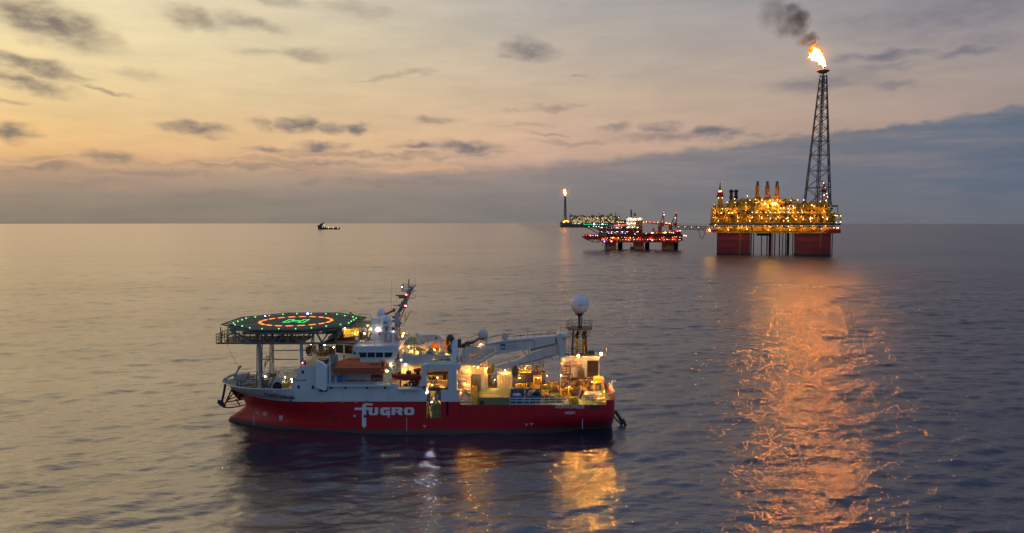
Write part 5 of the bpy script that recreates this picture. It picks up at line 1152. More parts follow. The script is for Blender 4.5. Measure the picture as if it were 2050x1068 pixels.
rk = thing('roof_basket', 'yellow open basket on top of the dark navy container', 'basket', (X(1055, 139), 140, zd + 2.6)); mb = MB(); zz = zd + 2.6
mb.rail([(X(1038, 139), 139.1, zz), (X(1064, 139), 139.1, zz), (X(1064, 139), 141.2, zz), (X(1038, 139), 141.2, zz), (X(1038, 139), 139.1, zz)], 1.0, .05, .6, (1, .66, .33)); mb.box(X(1038, 139), 139.1, zz, X(1064, 139), 141.2, zz + .12); mb.done('mesh_frame', m_yellow, rk)
rk = thing('roof_cage', 'brown pipe cage standing at the right end of the navy container roof', 'cage', (X(1080, 139), 140, zz)); mb = MB()
mb.lattice([(X(1068, 139), 139.1, zz), (X(1088, 139), 139.1, zz), (X(1088, 139), 141.2, zz), (X(1068, 139), 141.2, zz)], [(X(1066, 139), 139.1, zz + 1.9), (X(1088, 139), 139.1, zz + 1.9), (X(1088, 139), 141.2, zz + 1.9), (X(1066, 139), 141.2, zz + 1.9)], 2, .06, .05, .04); mb.box(X(1072, 139), 139.5, zz, X(1080, 139), 140.8, zz + 1.1); mb.done('pipe_frame', m_brown, rk)
t = thing('access_booth', 'yellow framed booth in front of the navy container', 'booth', (X(1078, 137), 137.5, zd)); mb = MB()
x0, x1 = X(1069, 136.5), X(1084, 136.5)
for a in (x0, x1):
    for y in (136.5, 138.2): mb.bar((a, y, zd), (a, y, zd + 2.3), .16)
mb.box(x0 - .1, 136.4, zd + 2.2, x1 + .1, 138.3, zd + 2.4); mb.box(x0, 136.45, zd, x1, 136.55, zd + .9); mb.done('frame', m_yellow, t)
mb = MB(); mb.box(x0 + .1, 137.9, zd, x1 - .1, 138.1, zd + 2.1); mb.done('back_panel', m_brown, t)
def skip(px0, px1, Y, label, m):
    x0, x1 = X(px0, Y, 800), X(px1, Y, 800); D = 2.1; h = 1.55; t = thing('waste_skip', label, 'skip', ((x0 + x1) / 2, Y + D / 2, zd), 'blue waste skips by the rail')
    mb = MB(); w = .08
    mb.box(x0, Y, zd + .1, x1, Y + w, zd + 1.15); mb.box(x0, Y + D - w, zd + .1, x1, Y + D, zd + h + .5); mb.box(x0, Y + w, zd + .1, x0 + w, Y + D - w, zd + h + .3); mb.box(x1 - w, Y + w, zd + .1, x1, Y + D - w, zd + h + .3); mb.box(x0 + w, Y + w, zd + .1, x1 - w, Y + D - w, zd + .4); mb.done('box_wall', m, t)
    mb = MB()
    for k in range(4): x = x0 + .15 + k * (x1 - x0 - .3) / 3; mb.box(x - .06, Y - .06, zd + .1, x + .06, Y - .001, zd + 1.14)
    mb.box(x0, Y - .07, zd + 1.15, x1, Y + .12, zd + 1.25); mb.done('rib', m, t)
    return t, x0, x1, Y, D
skip(1021.5, 1050, 126.3, 'left blue waste skip with pale sacks behind the rail', m_blue)
_, sx0, sx1, sY, sD = skip(1052, 1082, 126.3, 'right blue waste skip heaped with pale and black bags', m_blue)
def bag(x, y, z, r, k):
    mb = MB(); mb.smooth = True; rr = random.Random(k * 7 + 1)
    rings = []
    for i in range(7):
        a = math.pi * i / 6; q = []
        for j in range(10):
            b = 2 * math.pi * j / 10; s_ = 1 + .22 * (rr.random() - .5); q.append((r * s_ * math.sin(a) * math.cos(b), r * s_ * math.sin(a) * math.sin(b), r * .8 * -math.cos(a) * (1 + .1 * rr.random())))
        rings.append(q)
    mb = loft(rings, False)
    for i, v in enumerate(mb.v): mb.v[i] = (v[0] + x, v[1] + y, v[2] + z)
    o = mb.done('rubbish_bag', m_bag[k % 3], None, None, (x, y, z)); return o
bags = [(1058, 791, 0, 'pale sack at the left corner of the heap in the right blue skip'), (1063, 786, 2, 'pinkish sack high on the left side of the bag heap in the right skip'), (1061, 797, 2, 'pinkish sack low behind the front wall of the right blue skip, at its left end'), (1068, 784, 0, 'pale sack on the very top of the bag heap in the right skip'),
        (1072, 786, 1, 'glossy black bag high on the heap in the right skip, beside the topmost pale sack'), (1077, 790, 1, 'glossy black bag at the right corner of the heap in the right skip'), (1070, 795, 0, 'pale sack low in the middle of the right blue skip'), (1066, 798, 2, 'pinkish sack in front of the heap, just behind the front wall of the right skip'), (1075, 798, 0, 'pale sack low at the right end of the right blue skip'), (1069, 790, 1, 'black bag in the centre of the heap in the right blue skip')]
for k, (px, py, c, lb) in enumerate(bags):
    p = at(px, py, 127.3); o = bag(p.x, p.y, max(p.z, zd + .75), .42 + .06 * (k % 3), c + 3 * k); tag(o, lb, 'bag', 'rubbish bags heaped in the right blue skip')
for k, (px, lb) in enumerate(((1030, 'larger pale sack lying at the left end of the left blue skip'), (1038, 'pale sack lying at the right end of the left blue skip'))):
    p = at(px, 797, 127.3); o = bag(p.x, p.y, zd + 1.05, .55, 30 + 3 * k); tag(o, lb, 'bag', 'sacks in the left blue skip')
mb = MB(); x0 = X(1044, 128.2); o = thing('pallet_frame', 'tall rusty frame standing behind the left blue skip', 'frame', (x0, 129.2, zd))
mb.lattice([(x0 - .5, 128.7, zd), (x0 + .5, 128.7, zd), (x0 + .5, 129.7, zd), (x0 - .5, 129.7, zd)], [(x0 - .5, 128.7, zd + 2.2), (x0 + .5, 128.7, zd + 2.2), (x0 + .5, 129.7, zd + 2.2), (x0 - .5, 129.7, zd + 2.2)], 2, .07, .06, .04); mb.done('frame', m_yellow, o)
def rackbox(name, label, cat, px0, px1, Y, D, h, m, m2, n=2, fill=12, group=None):
    x0, x1 = X(px0, Y, 785), X(px1, Y, 785); t = thing(name, label, cat, ((x0 + x1) / 2, Y + D / 2, zd), group); mb = MB()
    mb.lattice([(x0, Y, zd), (x1, Y, zd), (x1, Y + D, zd), (x0, Y + D, zd)], [(x0, Y, zd + h), (x1, Y, zd + h), (x1, Y + D, zd + h), (x0, Y + D, zd + h)], n, .07, .06, .045); mb.box(x0, Y, zd + .05, x1, Y + D, zd + .15); mb.done('frame', m, t)
    mb = MB()
    for k in range(fill): mb.cbox((random.uniform(x0 + .2, x1 - .2), Y + random.uniform(.2, D - .2), zd + .2 + random.random() * h * .9), random.uniform(.2, .7), random.uniform(.2, .7), random.uniform(.15, .6))
    mb.done('stored_gear', m2, t); return t
rackbox('cargo_basket', 'brown steel cargo basket full of gear right of the waste skips', 'basket', 1083, 1101, 130.0, 2.2, 2.2, m_brown, m_yellow, 2, 16)
rackbox('cargo_basket', 'low yellow basket of coiled hoses in front of the navy container', 'basket', 1033, 1050, 134.5, 1.6, 1.2, m_yellow, m_yellow, 1, 14)
rackbox('tool_rack', 'yellow tool rack between the skips and the booth', 'rack', 1054, 1066, 133.0, 1.6, 1.7, m_yellow, m_brown, 2, 8)
rackbox('pump_skid', 'dark machine skid beside the cream container', 'machine', 973, 992, 137.0, 2.5, 2.1, m_dark, m_brown, 1, 16)
rackbox('grating_stack', 'low brown heap of gratings behind the rail near the stern name', 'gratings', 1092, 1130, 127.4, 2.0, .5, m_brown, m_olive, 1, 22)
rackbox('valve_skid', 'yellow lit valve skid at the deck edge above the stern name', 'machine', 1141, 1158, 125.6, 1.2, .8, m_yellow, m_yellow, 1, 18)
rackbox('cable_reel', 'dark cable reel frame right of the stair tower', 'reel', 1146, 1158, 131.0, 1.8, 1.7, m_brown, m_navyc, 1, 9)
rackbox('pipe_rack', 'brown pipe rack between the navy container and the stair tower', 'rack', 1100, 1117, 134.5, 2.4, 1.6, m_brown, m_olive, 2, 16)
rackbox('hose_bin', 'yellow wire bin at the foot of the stair tower', 'bin', 1124, 1139, 130.5, 1.8, 1.3, m_yellow, m_brown, 1, 12)
rackbox('winch_skid', 'brown winch skid between the work table and the deckhouse', 'machine', 1160, 1182, 132.5, 2.0, 1.8, m_brown, m_yellow, 2, 18)
rackbox('deck_chest', 'yellow chest beside the curved stern rail', 'chest', 1196, 1213, 126.0, 1.1, .75, m_yellow, m_yellow, 1, 8)
t = thing('work_table', 'grey steel work table with pipes laid on it near the stern', 'table', (X(1188, 128), 128.6, zd)); x0, x1 = X(1171, 128), X(1205, 128)
mb = MB(); mb.box(x0, 127.8, zd + 1.0, x1, 130.2, zd + 1.15); mb.box(x0 + .1, 127.9, zd + .25, x1 - .1, 128.0, zd + 1.0); mb.done('table_top', m_pale, t)
for x in (x0 + .1, x1 - .1):
    for y in (127.9, 130.1): mb = MB(); mb.bar((x, y, zd), (x, y, zd + 1.0), .14); mb.done('leg', m_steel, t)
for k in range(4): mb = MB(); mb.box(x0 + .4 + .7 * k, 127.85, zd + .35, x0 + .8 + .7 * k, 127.89, zd + .7); mb.done('opening', m_dark, t)
mb = MB()
for k in range(5): mb.tube((x0 + .6, 128.2 + .35 * k, zd + 1.25), (x1 - .4, 128.2 + .35 * k, zd + 1.25), .08, 6)
mb.done('laid_pipe', m_pale, t)
t = thing('warning_board', 'red board in a leaning cream frame on the stern deck', 'board', (X(1163, 126.5), 126.5, zd)); q = [at(1157.5, 797, 126.5), at(1163, 799, 126.5), at(1170.5, 785, 126.5), at(1164.5, 778, 126.5)]
mb = MB(); mb.add([*q, *[v + Vector((0, .1, 0)) for v in q]], [(0, 1, 2, 3), (0, 4, 5, 1), (1, 5, 6, 2), (2, 6, 7, 3), (3, 7, 4, 0), (4, 7, 6, 5)]); mb.done('board', m_redp, t)
mb = MB()
for a, b in zip(q, q[1:] + q[:1]): mb.bar(a, b, .14)
mb.bar((q[0].x, 126.5, zd), q[0], .1); mb.bar((q[1].x, 126.5, zd), q[1], .1); mb.done('frame', m_cream, t)
o = MB().lathe(tuple(at(1117, 776, 133)), [(.2, -.12), (.42, -.1), (.42, .1), (.2, .12), (.2, -.12)], 16, 'x').done('life_ring', m_orange2, None, None, at(1117, 776, 133)); tag(o, 'orange life ring hanging on the stair tower', 'life ring')
for px, py, Y, nm, lb, m, cat, r in ((978.5, 743, 128.9, 'cable_sheave', 'orange sheave block hanging behind the crane, left of the yellow one', m_orange2, 'sheave', .62), (985.5, 737, 129.2, 'cable_sheave', 'yellow sheave block hanging from the end of the crane jib', m_yellow, 'sheave', .75), (1031, 744, 129.0, 'cable_sheave', 'olive green sheave block hanging under the crane jib', mat('olive_green', (.12, .15, .05), .5), 'sheave', .95)):
    p = at(px, py, Y); mb = MB(); mb.lathe(p, [(.05, -.16), (r * .6, -.14), (r, -.06), (r, .06), (r * .6, .14), (.05, .16)], 16, 'y')
    for v in range(len(mb.v)): a = mb.v[v]; mb.v[v] = (p.x + (a[0] - p.x) * .62, a[1], p.z + (a[2] - p.z) * 1.15)
    t = thing(nm, lb, cat, p, 'sheave blocks on the crane'); mb.done('block', m, t); mb = MB(); mb.bar(p, p + Vector((.1, .1, r * 1.3)), .09); mb.done('shackle', m_steel, t)
for k in range(3):
    p = at(1001 + 9 * k, 777.5, 134.8)
t = thing('lifejacket_locker', 'small orange locker by the rail next to the side frame', 'locker', (X(922.5, 125.5), 125.6, zd)); mb = MB(); bp(mb, 920.7, 785, 924, 795, 125.4, .4); mb.done('box', m_orange2, t)
t = thing('deck_pump', 'grey pump and pipes beside the yellow steps', 'pump', (X(932, 126.5), 126.8, zd)); mb = MB()
for k in range(26): u, v = random.uniform(925, 943), random.uniform(779, 805); mb.cbox(at(u, v, random.uniform(126.3, 128)), random.uniform(.15, .5), .4, random.uniform(.2, .8))
mb.box(X(926, 126.2), 126.2, zd, X(942, 126.2), 128, zd + .5); mb.done('pump_body', m_pale, t)

# ------------------------------------------------------------------ far installations: built on a vertical measuring plane turned square to the view
class Site:
    def __init__(s, A, B):
        s.A = Vector((A[0], A[1], 0)); u = Vector((B[0] - A[0], B[1] - A[1], 0)).normalized(); s.U = u; s.V = Vector((-u.y, u.x, 0))
    def uz(s, px, py, v=0.0):
        d = at(px, py, 1.0) - Vector((0, 0, CAMH)); o = Vector((0, 0, CAMH)); t = (v - (o - s.A).dot(s.V)) / d.dot(s.V); p = o + d * t
        return (p - s.A).dot(s.U), p.z
    def w(s, u, v, z): return s.A + s.U * u + s.V * v + Vector((0, 0, z))
    def p(s, px, py, v=0.0): u, z = s.uz(px, py, v); return s.w(u, v, z)
    def box(s, mb, x0, y0, x1, y1, v0, v1):
        u0, z1 = s.uz(x0, y0, v0); u1, z0 = s.uz(x1, y1, v0); s.ubox(mb, u0, u1, v0, v1, z0, z1)
    def ubox(s, mb, u0, u1, v0, v1, z0, z1):
        mb.add([s.w(*q) for q in ((u0, v0, z0), (u1, v0, z0), (u1, v1, z0), (u0, v1, z0), (u0, v0, z1), (u1, v0, z1), (u1, v1, z1), (u0, v1, z1))],
               [(3, 2, 1, 0), (4, 5, 6, 7), (0, 1, 5, 4), (1, 2, 6, 5), (2, 3, 7, 6), (3, 0, 4, 7)])
p_yel = mat('platform_yellow', (.60, .36, .03), .55, dirt=.45, scale=.12, dcol=(.10, .06, .02))
p_dky = mat('platform_ochre', (.52, .30, .03), .6, dirt=.6, scale=.15)
p_red = mat('column_red', (.42, .04, .036), .5, dirt=.45, scale=.10, streak=1, dcol=(.05, .02, .02))
p_dark = mat('platform_dark', (.05, .035, .03), .6, dirt=.4, scale=.2)
p_grey = mat('tower_steel', (.13, .135, .15), .6, dirt=.3, scale=.1)
p_stack = mat('stack_ochre', (.42, .20, .05), .5, dirt=.4, scale=.2)
p_rigred = mat('rig_red', (.30, .022, .02), .5, dirt=.4, scale=.15)
p_rigwhite = mat('rig_white', (.55, .53, .52), .5, dirt=.35, scale=.2)
p_lwarm = lampmat('platform_lamp', (1, .66, .28), 10); p_lamb = lampmat('platform_amber_lamp', (1, .42, .06), 20); p_lwh = lampmat('platform_white_lamp', (1, .80, .62), 9); p_lvio = lampmat('platform_violet_lamp', (.70, .48, 1), 9)
p_lred = lampmat('platform_red_lamp', (1, .08, .04), 9); p_lgrn = lampmat('platform_green_lamp', (.05, .9, .4), 2.2); p_lblue = lampmat('platform_blue_lamp', (.2, .25, 1), 14)
SP = Site((216.5, 789.3), (324.4, 756.1)); DP = 92.0
c = SP.w(58, 45, 0)
plat = thing('production_platform', 'yellow lit production platform on red columns with a tall flare tower', 'oil platform', (c.x, c.y, 0))
def z5(zx, zy): return 1400 + zx / 5.934, 350 + zy / 5.934
def col(x0, x1, v0, v1, name='column'):
    mb = MB(); u0, z1 = SP.uz(x0, 467.5, v0); u1, _ = SP.uz(x1, 467.5, v0); SP.ubox(mb, u0, u1, v0, v1, -6, z1)
    for k in range(6): a = u0 + (u1 - u0) * (.1 + .16 * k); SP.ubox(mb, a, a + .25, v0 - .2, v0 + .1, -4, z1 - .5)
    c_ = mb.done(name, p_red, plat)
    if v0 == 0:
        mb = MB(); SP.ubox(mb, u0 - .15, u1 + .15, -.3, v1 + .1, -5, 2.6); mb.done('growth_band', p_growth, c_, plat)
        for z_ in (8.5, 15.0): mb = MB(); SP.ubox(mb, u0 - .12, u1 + .12, -.35, v1, z_, z_ + .5); mb.done('stiffener', p_red, c_, plat)
        mb = MB(); mb.ladder(SP.w(u0 + (u1 - u0) * .7, -.6, 1), SP.w(u0 + (u1 - u0) * .7, -.6, z1), 1.4, .12, .9, SP.U); mb.done('ladder', p_yel, c_, plat)
    return c_
p_growth = mat('marine_growth', (.07, .045, .03), .8, dirt=.6, scale=.4)
for x0, x1 in ((1436.5, 1502), (1594, 1664)): col(x0, x1, 0, 30)
for x0, x1 in ((1444, 1500), (1600, 1658)): col(x0, x1, 60, 90)
mb = MB()
for a, b in ((1444, 1466), (1628, 1662)):
    u0, z1 = SP.uz(a, 499, -.6); u1, z0 = SP.uz(b, 510, -.6)
    for q in (0, .45, 1): mb.bar(SP.w(u0 + (u1 - u0) * q, -.8, -2), SP.w(u0 + (u1 - u0) * q, -.8, z1), .6)
    mb.bar(SP.w(u0, -.8, z1), SP.w(u1, -.8, z1), .5); mb.bar(SP.w(u0 + 3, -.8, 0), SP.w(u1 - 3, -.8, z1), .4)
mb.done('boat_fender', p_rigred, plat)
for k, (px, r) in enumerate(((1504, .7), (1509, .5), (1525, .5), (1536, .6), (1542, 1.5), (1546.5, .4), (1551.5, .6), (1561, .6), (1567.5, .5), (1573.5, .6), (1578, 1.3), (1587.5, .5), (1593, .7), (1436, .4), (1666.5, .5))):
    mb = MB(); u, z = SP.uz(px, 467, 26 if k < 13 else 2); mb.tube(SP.w(u, 26 if k < 13 else 2, -6), SP.w(u, 26 if k < 13 else 2, z + .5), r, 8); mb.done('riser', p_red if k not in (10, 13, 14) else p_dark, plat)
mb = MB(); SP.box(mb, 1515, 468, 1539, 472.5, 10, 20); mb.done('hung_deck', p_dark, plat)
def deck(x0, y0, x1, y1, v0, v1, m, name='deck'): mb = MB(); SP.box(mb, x0, y0, x1, y1, v0, v1); return mb.done(name, m, plat)
deck(1436, 464.5, 1672, 468, -1, DP, p_yel); deck(1436, 453.5, 1672, 464.5, 4, DP - 3, p_dky, 'machinery_level')
deck(1414, 460, 1437, 466, 2, 24, p_rigred, 'bridge_landing'); deck(1655, 460, 1683, 467.5, -2, 30, p_rigred, 'side_landing')
deck(1420, 448, 1683, 451, -2, DP, p_dark); deck(1424, 426, 1672, 448, 6, DP - 4, p_dky, 'machinery_level')
deck(1422, 429, 1679, 431, 0, DP, p_yel); deck(1422, 445.5, 1668, 448, -1, DP, p_yel)
deck(1440, 417, 1660, 420.5, 3, DP - 6, p_yel); deck(1432, 420, 1655, 430, 8, DP - 8, p_dky, 'machinery_level')
deck(1422, 436, 1424.5, 462, -1, 6, p_yel, 'end_frame')
for k in range(12):                                    # lower chord diagonals on the front
    a = 1440 + k * 19.3; mb = MB(); mb.bar(SP.p(a, 453.5, -.4), SP.p(a + 9.6, 464.5, -.4), .9); mb.bar(SP.p(a + 19.3, 453.5, -.4), SP.p(a + 9.6, 464.5, -.4), .9); mb.done('truss_diagonal', p_yel, plat)
for k in range(9):
    a = 1488 + k * 19.6; mb = MB(); mb.bar(SP.p(a, 431, -.2), SP.p(a + 9.8, 445.5, -.2), 1.0); mb.bar(SP.p(a + 19.6, 431, -.2), SP.p(a + 9.8, 445.5, -.2), 1.0); mb.done('truss_diagonal', p_yel, plat)
for k in range(24): a = 1424 + k * 10.7; mb = MB(); mb.bar(SP.p(a, 430, -.6), SP.p(a, 447, -.6), .55); mb.done('deck_post', p_dky if k % 3 else p_yel, plat)
rr = random.Random(11)
for (x0, y0, x1, y1, v0, v1, m) in ((1424, 415.5, 1440, 430, 4, 30, p_yel), (1440, 410, 1463, 420, 6, 40, p_dky), (1479.5, 407, 1511, 422, 1, 40, p_yel), (1455, 408.5, 1480, 421, 9, 40, p_yel), (1460, 400, 1500, 409, 14, 50, p_dky), (1490, 398, 1512, 408, 18, 60, p_yel),
                          (1510, 398.5, 1575, 410, 12, 60, p_dky), (1508, 408, 1612, 418, 5, 50, p_yel), (1574, 406.3, 1613, 414, 3, 40, p_yel), (1560, 399, 1572, 407, 10, 40, p_yel), (1612, 407.5, 1656, 417, 6, 40, p_dky), (1640, 404, 1656, 412, 10, 40, p_yel), (1653, 416, 1660, 447, 0, 20, p_yel), (1663, 411, 1678, 414, 4, 22, p_dky), (1636, 419, 1652, 447, 2, 12, p_dky)):
    deck(x0, y0, x1, y1, v0, v1, m, 'process_module')
mb = MB()
for k in range(9):
    u = 1614 + k * 4.6; mb.bar(SP.p(u, 417, 4), SP.p(u + rr.uniform(-6, 6), 406, 4), .6)
mb.bar(SP.p(1612, 407, 4), SP.p(1656, 404, 4), .8); mb.bar(SP.p(1650, 402, 3), SP.p(1658, 410, 3), .8)
for a, b, c_, d in ((1663, 413, 1663, 447), (1677, 413, 1677, 430), (1661, 430, 1687, 430), (1670, 430, 1670, 462), (1683, 430, 1681, 462), (1661, 440, 1686, 440), (1663, 452, 1684, 448)): mb.bar(SP.p(a, b, 2), SP.p(c_, d, 2), .7)
mb.done('open_frame', p_yel, plat)
mb = MB()                                               # pipes, vessels and other small equipment, too many to count
for k in range(420):
    px = rr.uniform(1424, 1668); row = rr.choice(((398, 408, 8), (407, 418, 3), (420, 429, 2), (431, 446, 1), (431, 446, 3), (453, 464, 0)))
    y = rr.uniform(row[0], row[1]); p = SP.p(px, y, row[2] + rr.uniform(-1, 2)); t_ = rr.random()
    if row[0] == 398 and (px < 1458 or px > 1600): continue
    if t_ < .5: mb.cbox(p, rr.uniform(.6, 3.5), rr.uniform(.6, 2), rr.uniform(.5, 2.6))
    elif t_ < .8: q = p + SP.U * rr.uniform(2, 9); mb.tube(p, q, rr.uniform(.15, .5), 6)
    else: mb.tube(p, p + Vector((0, 0, rr.uniform(1, 4))), rr.uniform(.2, .6), 6)
tag(mb.done('deck_equipment', p_yel, plat), kind='stuff')
mb = MB()
for k in range(70):
    px = rr.uniform(1426, 1668); y = rr.uniform(402, 463); mb.cbox(SP.p(px, y, rr.uniform(-.5, 2)), rr.uniform(.5, 3), rr.uniform(.5, 2), rr.uniform(.4, 2.4))
tag(mb.done('dark_equipment', p_dark, plat), kind='stuff')
for px in (1516.3, 1535.7, 1555):
    mb = MB(); u, zb_ = SP.uz(px, 402, 14); _, zm = SP.uz(px, 371, 14); _, zt_ = SP.uz(px, 363.5, 14); _, zc_ = SP.uz(px, 392, 14)
    SP.ubox(mb, u - 3.2, u + 3.2, 11, 17, zb_ - 3, zc_); mb.tube(SP.w(u, 14, zc_), SP.w(u, 14, zm), 2.2, 14); st_ = mb.done('exhaust_stack', p_stack, plat)
    mb = MB(); mb.tube(SP.w(u, 14, zm), SP.w(u, 14, zt_), 1.45, 12); mb.done('stack_top', p_grey, st_, plat)
    mb = MB()
    for q in range(3): z = zb_ + 1.2 * q; SP.ubox(mb, u - 3.4, u + 3.4, 10.7, 17.2, z, z + .3)
    mb.done('gallery', p_dark, st_, plat)
for px in (1463.6, 1473.4):
    mb = MB(); u, zb_ = SP.uz(px, 404, 20); _, zt_ = SP.uz(px, 380, 20); mb.tube(SP.w(u, 20, zb_), SP.w(u, 20, zt_), 1.6, 12); mb.tube(SP.w(u, 20, zt_ - 3), SP.w(u, 20, zt_ - 1), 2.4, 12); mb.tube(SP.w(u, 20, zt_ - 9), SP.w(u, 20, zt_ - 7), 2.2, 12); mb.done('turbine_stack', p_dark, plat)
mb = MB(); SP.box(mb, 1437.5, 395, 1446.5, 416, 10, 15); tw = mb.done('crane_pedestal', p_yel, plat)
mb = MB(); SP.box(mb, 1436, 386, 1447.5, 396, 9, 15); mb.done('crane_cab', p_rigred, tw, plat)
mb = MB(); mb.bar(SP.p(1441.5, 386, 12), SP.p(1441.5, 368, 12), 1.0); mb.bar(SP.p(1437, 386, 12), SP.p(1441.5, 372, 12), .5); mb.bar(SP.p(1446, 386, 12), SP.p(1441.5, 372, 12), .5); mb.bar(SP.p(1433, 393, 12), SP.p(1450, 393, 12), .8); mb.bar(SP.p(1441.5, 368, 12), SP.p(1445.5, 364.5, 12), .4); mb.done('crane_mast', p_rigred, tw, plat)
mb = MB(); A_ = [SP.p(1645, 404, v) for v in (8, 14)] + [SP.p(1656, 404, v) for v in (14, 8)]; B_ = [SP.p(1648.8, 366, v) for v in (10.5, 11.5)] + [SP.p(1651, 366, v) for v in (11.5, 10.5)]; mb.lattice(A_, B_, 6, .5, .3, .25); SP.box(mb, 1644, 380, 1655, 384, 8, 14); mb.bar(SP.p(1632, 395, 11), SP.p(1650, 375, 11), .7); mb.done('deck_crane', p_rigred, plat)
# flare tower
v0 = 26.0
A_ = [SP.p(1611.5, 414, v0), SP.p(1663.5, 413, v0), SP.p(1663.5, 413, v0), SP.p(1611.5, 414, v0)]
wid = (A_[1] - A_[0]).length; A_[2] = A_[1] + SP.V * wid * .8; A_[3] = A_[0] + SP.V * wid * .8
for k in range(4): A_[k].z = A_[0].z
B_ = [SP.p(1642, 150, v0 + 8), SP.p(1655.5, 150, v0 + 8), None, None]; wt = (B_[1] - B_[0]).length; B_[2] = B_[1] + SP.V * wt * .8; B_[3] = B_[0] + SP.V * wt * .8
mb = MB(); nseg = 11
ts = [1 - (1 - k / nseg) ** 1.35 for k in range(nseg + 1)]; ts = [k / nseg for k in range(nseg + 1)]
hts = [0]; h_ = 1.0
for k in range(nseg): hts.append(hts[-1] + h_); h_ *= .90
ts = [a / hts[-1] for a in hts]
for i in range(4): mb.tube(A_[i], B_[i], .75, 6, .5)
lg = mb.done('flare_tower', p_grey, plat)
mb = MB()
for k in range(nseg):
    r0 = [A_[i].lerp(B_[i], ts[k]) for i in range(4)]; r1 = [A_[i].lerp(B_[i], ts[k + 1]) for i in range(4)]
    for i in range(4):
        mb.bar(r0[i], r0[(i + 1) % 4], .55); m_ = (r0[i] + r0[(i + 1) % 4] + r1[i] + r1[(i + 1) % 4]) / 4
        mb.bar(r0[i], r1[(i + 1) % 4], .5); mb.bar(r0[(i + 1) % 4], r1[i], .5)
mb.done('cross_brace', p_grey, lg, plat)
mb = MB(); ca = sum(A_, Vector()) / 4; cb = sum(B_, Vector()) / 4; mb.tube(ca, cb + Vector((0, 0, 2)), .7, 8); mb.tube(ca + SP.U * 1.8, cb + SP.U * 1.2, .4, 6); mb.tube(ca - SP.U * 1.8, cb - SP.U * 1.0, .35, 6)
for k in range(26): q = ca.lerp(cb, k / 26); mb.bar(q - SP.U * 1.9, q + SP.U * 1.9, .35)
mb.done('flare_pipe', p_grey, lg, plat)
mb = MB(); tp_ = SP.p(1648, 142, v0 + 12); mb.lathe((tp_.x, tp_.y, tp_.z - 2.6), [(3.5, 0), (6.6, 2.2), (6.6, 2.7), (1, 2.8)], 14); mb.tube((tp_.x + .5, tp_.y, tp_.z), SP.p(1650, 134, v0 + 12), .8, 8); mb.done('flare_platform', p_stack, lg, plat)
# lamps of the platform
LP = [(1446, 365, 11, p_lred, .45), (1440, 383.5, 8, p_lwarm, .9), (1443.5, 383, 8, p_lamb, .9), (1438.5, 397, 8, p_lwarm, .55), (1446, 396.5, 8, p_lwarm, .5),
      (1420.7, 462.5, 1, p_lamb, 1.0), (1424.5, 456, 1, p_lwarm, .6), (1430, 410, 8, p_lwarm, .5), (1455.5, 405, 6, p_lvio, .6), (1459, 421.8, 4, p_lvio, .7), (1459, 427, 3, p_lamb, .8), (1466, 426.5, 3, p_lamb, .9), (1472, 427, 3, p_lwarm, .7), (1487.5, 427, 2, p_lamb, .8),
      (1531.5, 409.5, 2, p_lamb, 1.1), (1547, 409.5, 2, p_lamb, 1.1), (1552.5, 409.5, 2, p_lamb, 1.2), (1523.5, 413.7, 3, p_lvio, .7), (1541.5, 413.7, 3, p_lvio, .7), (1582.5, 413.5, 2, p_lvio, .8), (1588, 413.5, 2, p_lwh, .6), (1622, 439, 0, p_lvio, .7), (1656, 439, 0, p_lvio, .7), (1542, 437.8, 0, p_lvio, .6),
      (1496, 392.5, 16, p_lwh, .6), (1471, 398.5, 12, p_lwarm, .5), (1649, 367, 9, p_lamb, .55), (1652, 376, 8, p_lamb, .4), (1655, 388, 8, p_lwh, .6), (1650, 391, 8, p_lwarm, .7), (1656.5, 394.5, 8, p_lwarm, .5), (1654, 402, 8, p_lamb, .8), (1625, 411, 3, p_lwarm, .7), (1630, 413.5, 3, p_lamb, .7), (1642, 404, 6, p_lamb, .6)]
for k in range(12): LP.append((1506 + k * 9.1, 425.6, 1.0, p_lwarm if k % 4 else p_lwh, .62))
for k in range(9): LP.append((1500 + rr.uniform(-3, 3) + k * 14, 401 + rr.uniform(-1.5, 3), 6, p_lwarm, .55))
for row, n_, x0, x1, v_ in ((406.5, 9, 1468, 1520, 3), (416.5, 9, 1556, 1600, 2), (435.5, 14, 1462, 1668, -.9), (438.3, 12, 1516, 1640, -.9), (443.3, 12, 1429, 1630, -1.2), (454.5, 7, 1455, 1590, -1.2), (459.7, 9, 1440, 1660, -1.5), (428, 5, 1430, 1447, 2), (418, 4, 1432, 1470, 2), (432, 5, 1669, 1684, 0), (446, 4, 1668, 1684, 0), (456, 5, 1668, 1681, -3), (450.5, 3, 1431, 1434, -2.5)):
    for k in range(max(2, int(n_ * .62))): LP.append((x0 + (x1 - x0) * (k + rr.uniform(.1, .9)) / max(2, int(n_ * .62)), row + rr.uniform(-1.2, 1.2), v_, rr.choice((p_lwarm, p_lwarm, p_lwarm, p_lamb, p_lwh)), rr.uniform(.36, .62)))
for px, py, v_, m, r in LP: lamp(plat, SP.p(px, py, v_), m, max(.2, round(r * .55, 1)))
p_flood = lampmat('platform_flood_lamp', (1, .48, .05), 420)
for px, py, v_ in ((1420.7, 460.5, -.5), (1531.5, 408, 1), (1547, 408, 1), (1552.5, 408, 1)): lamp(plat, SP.p(px, py, v_), p_flood, .5)
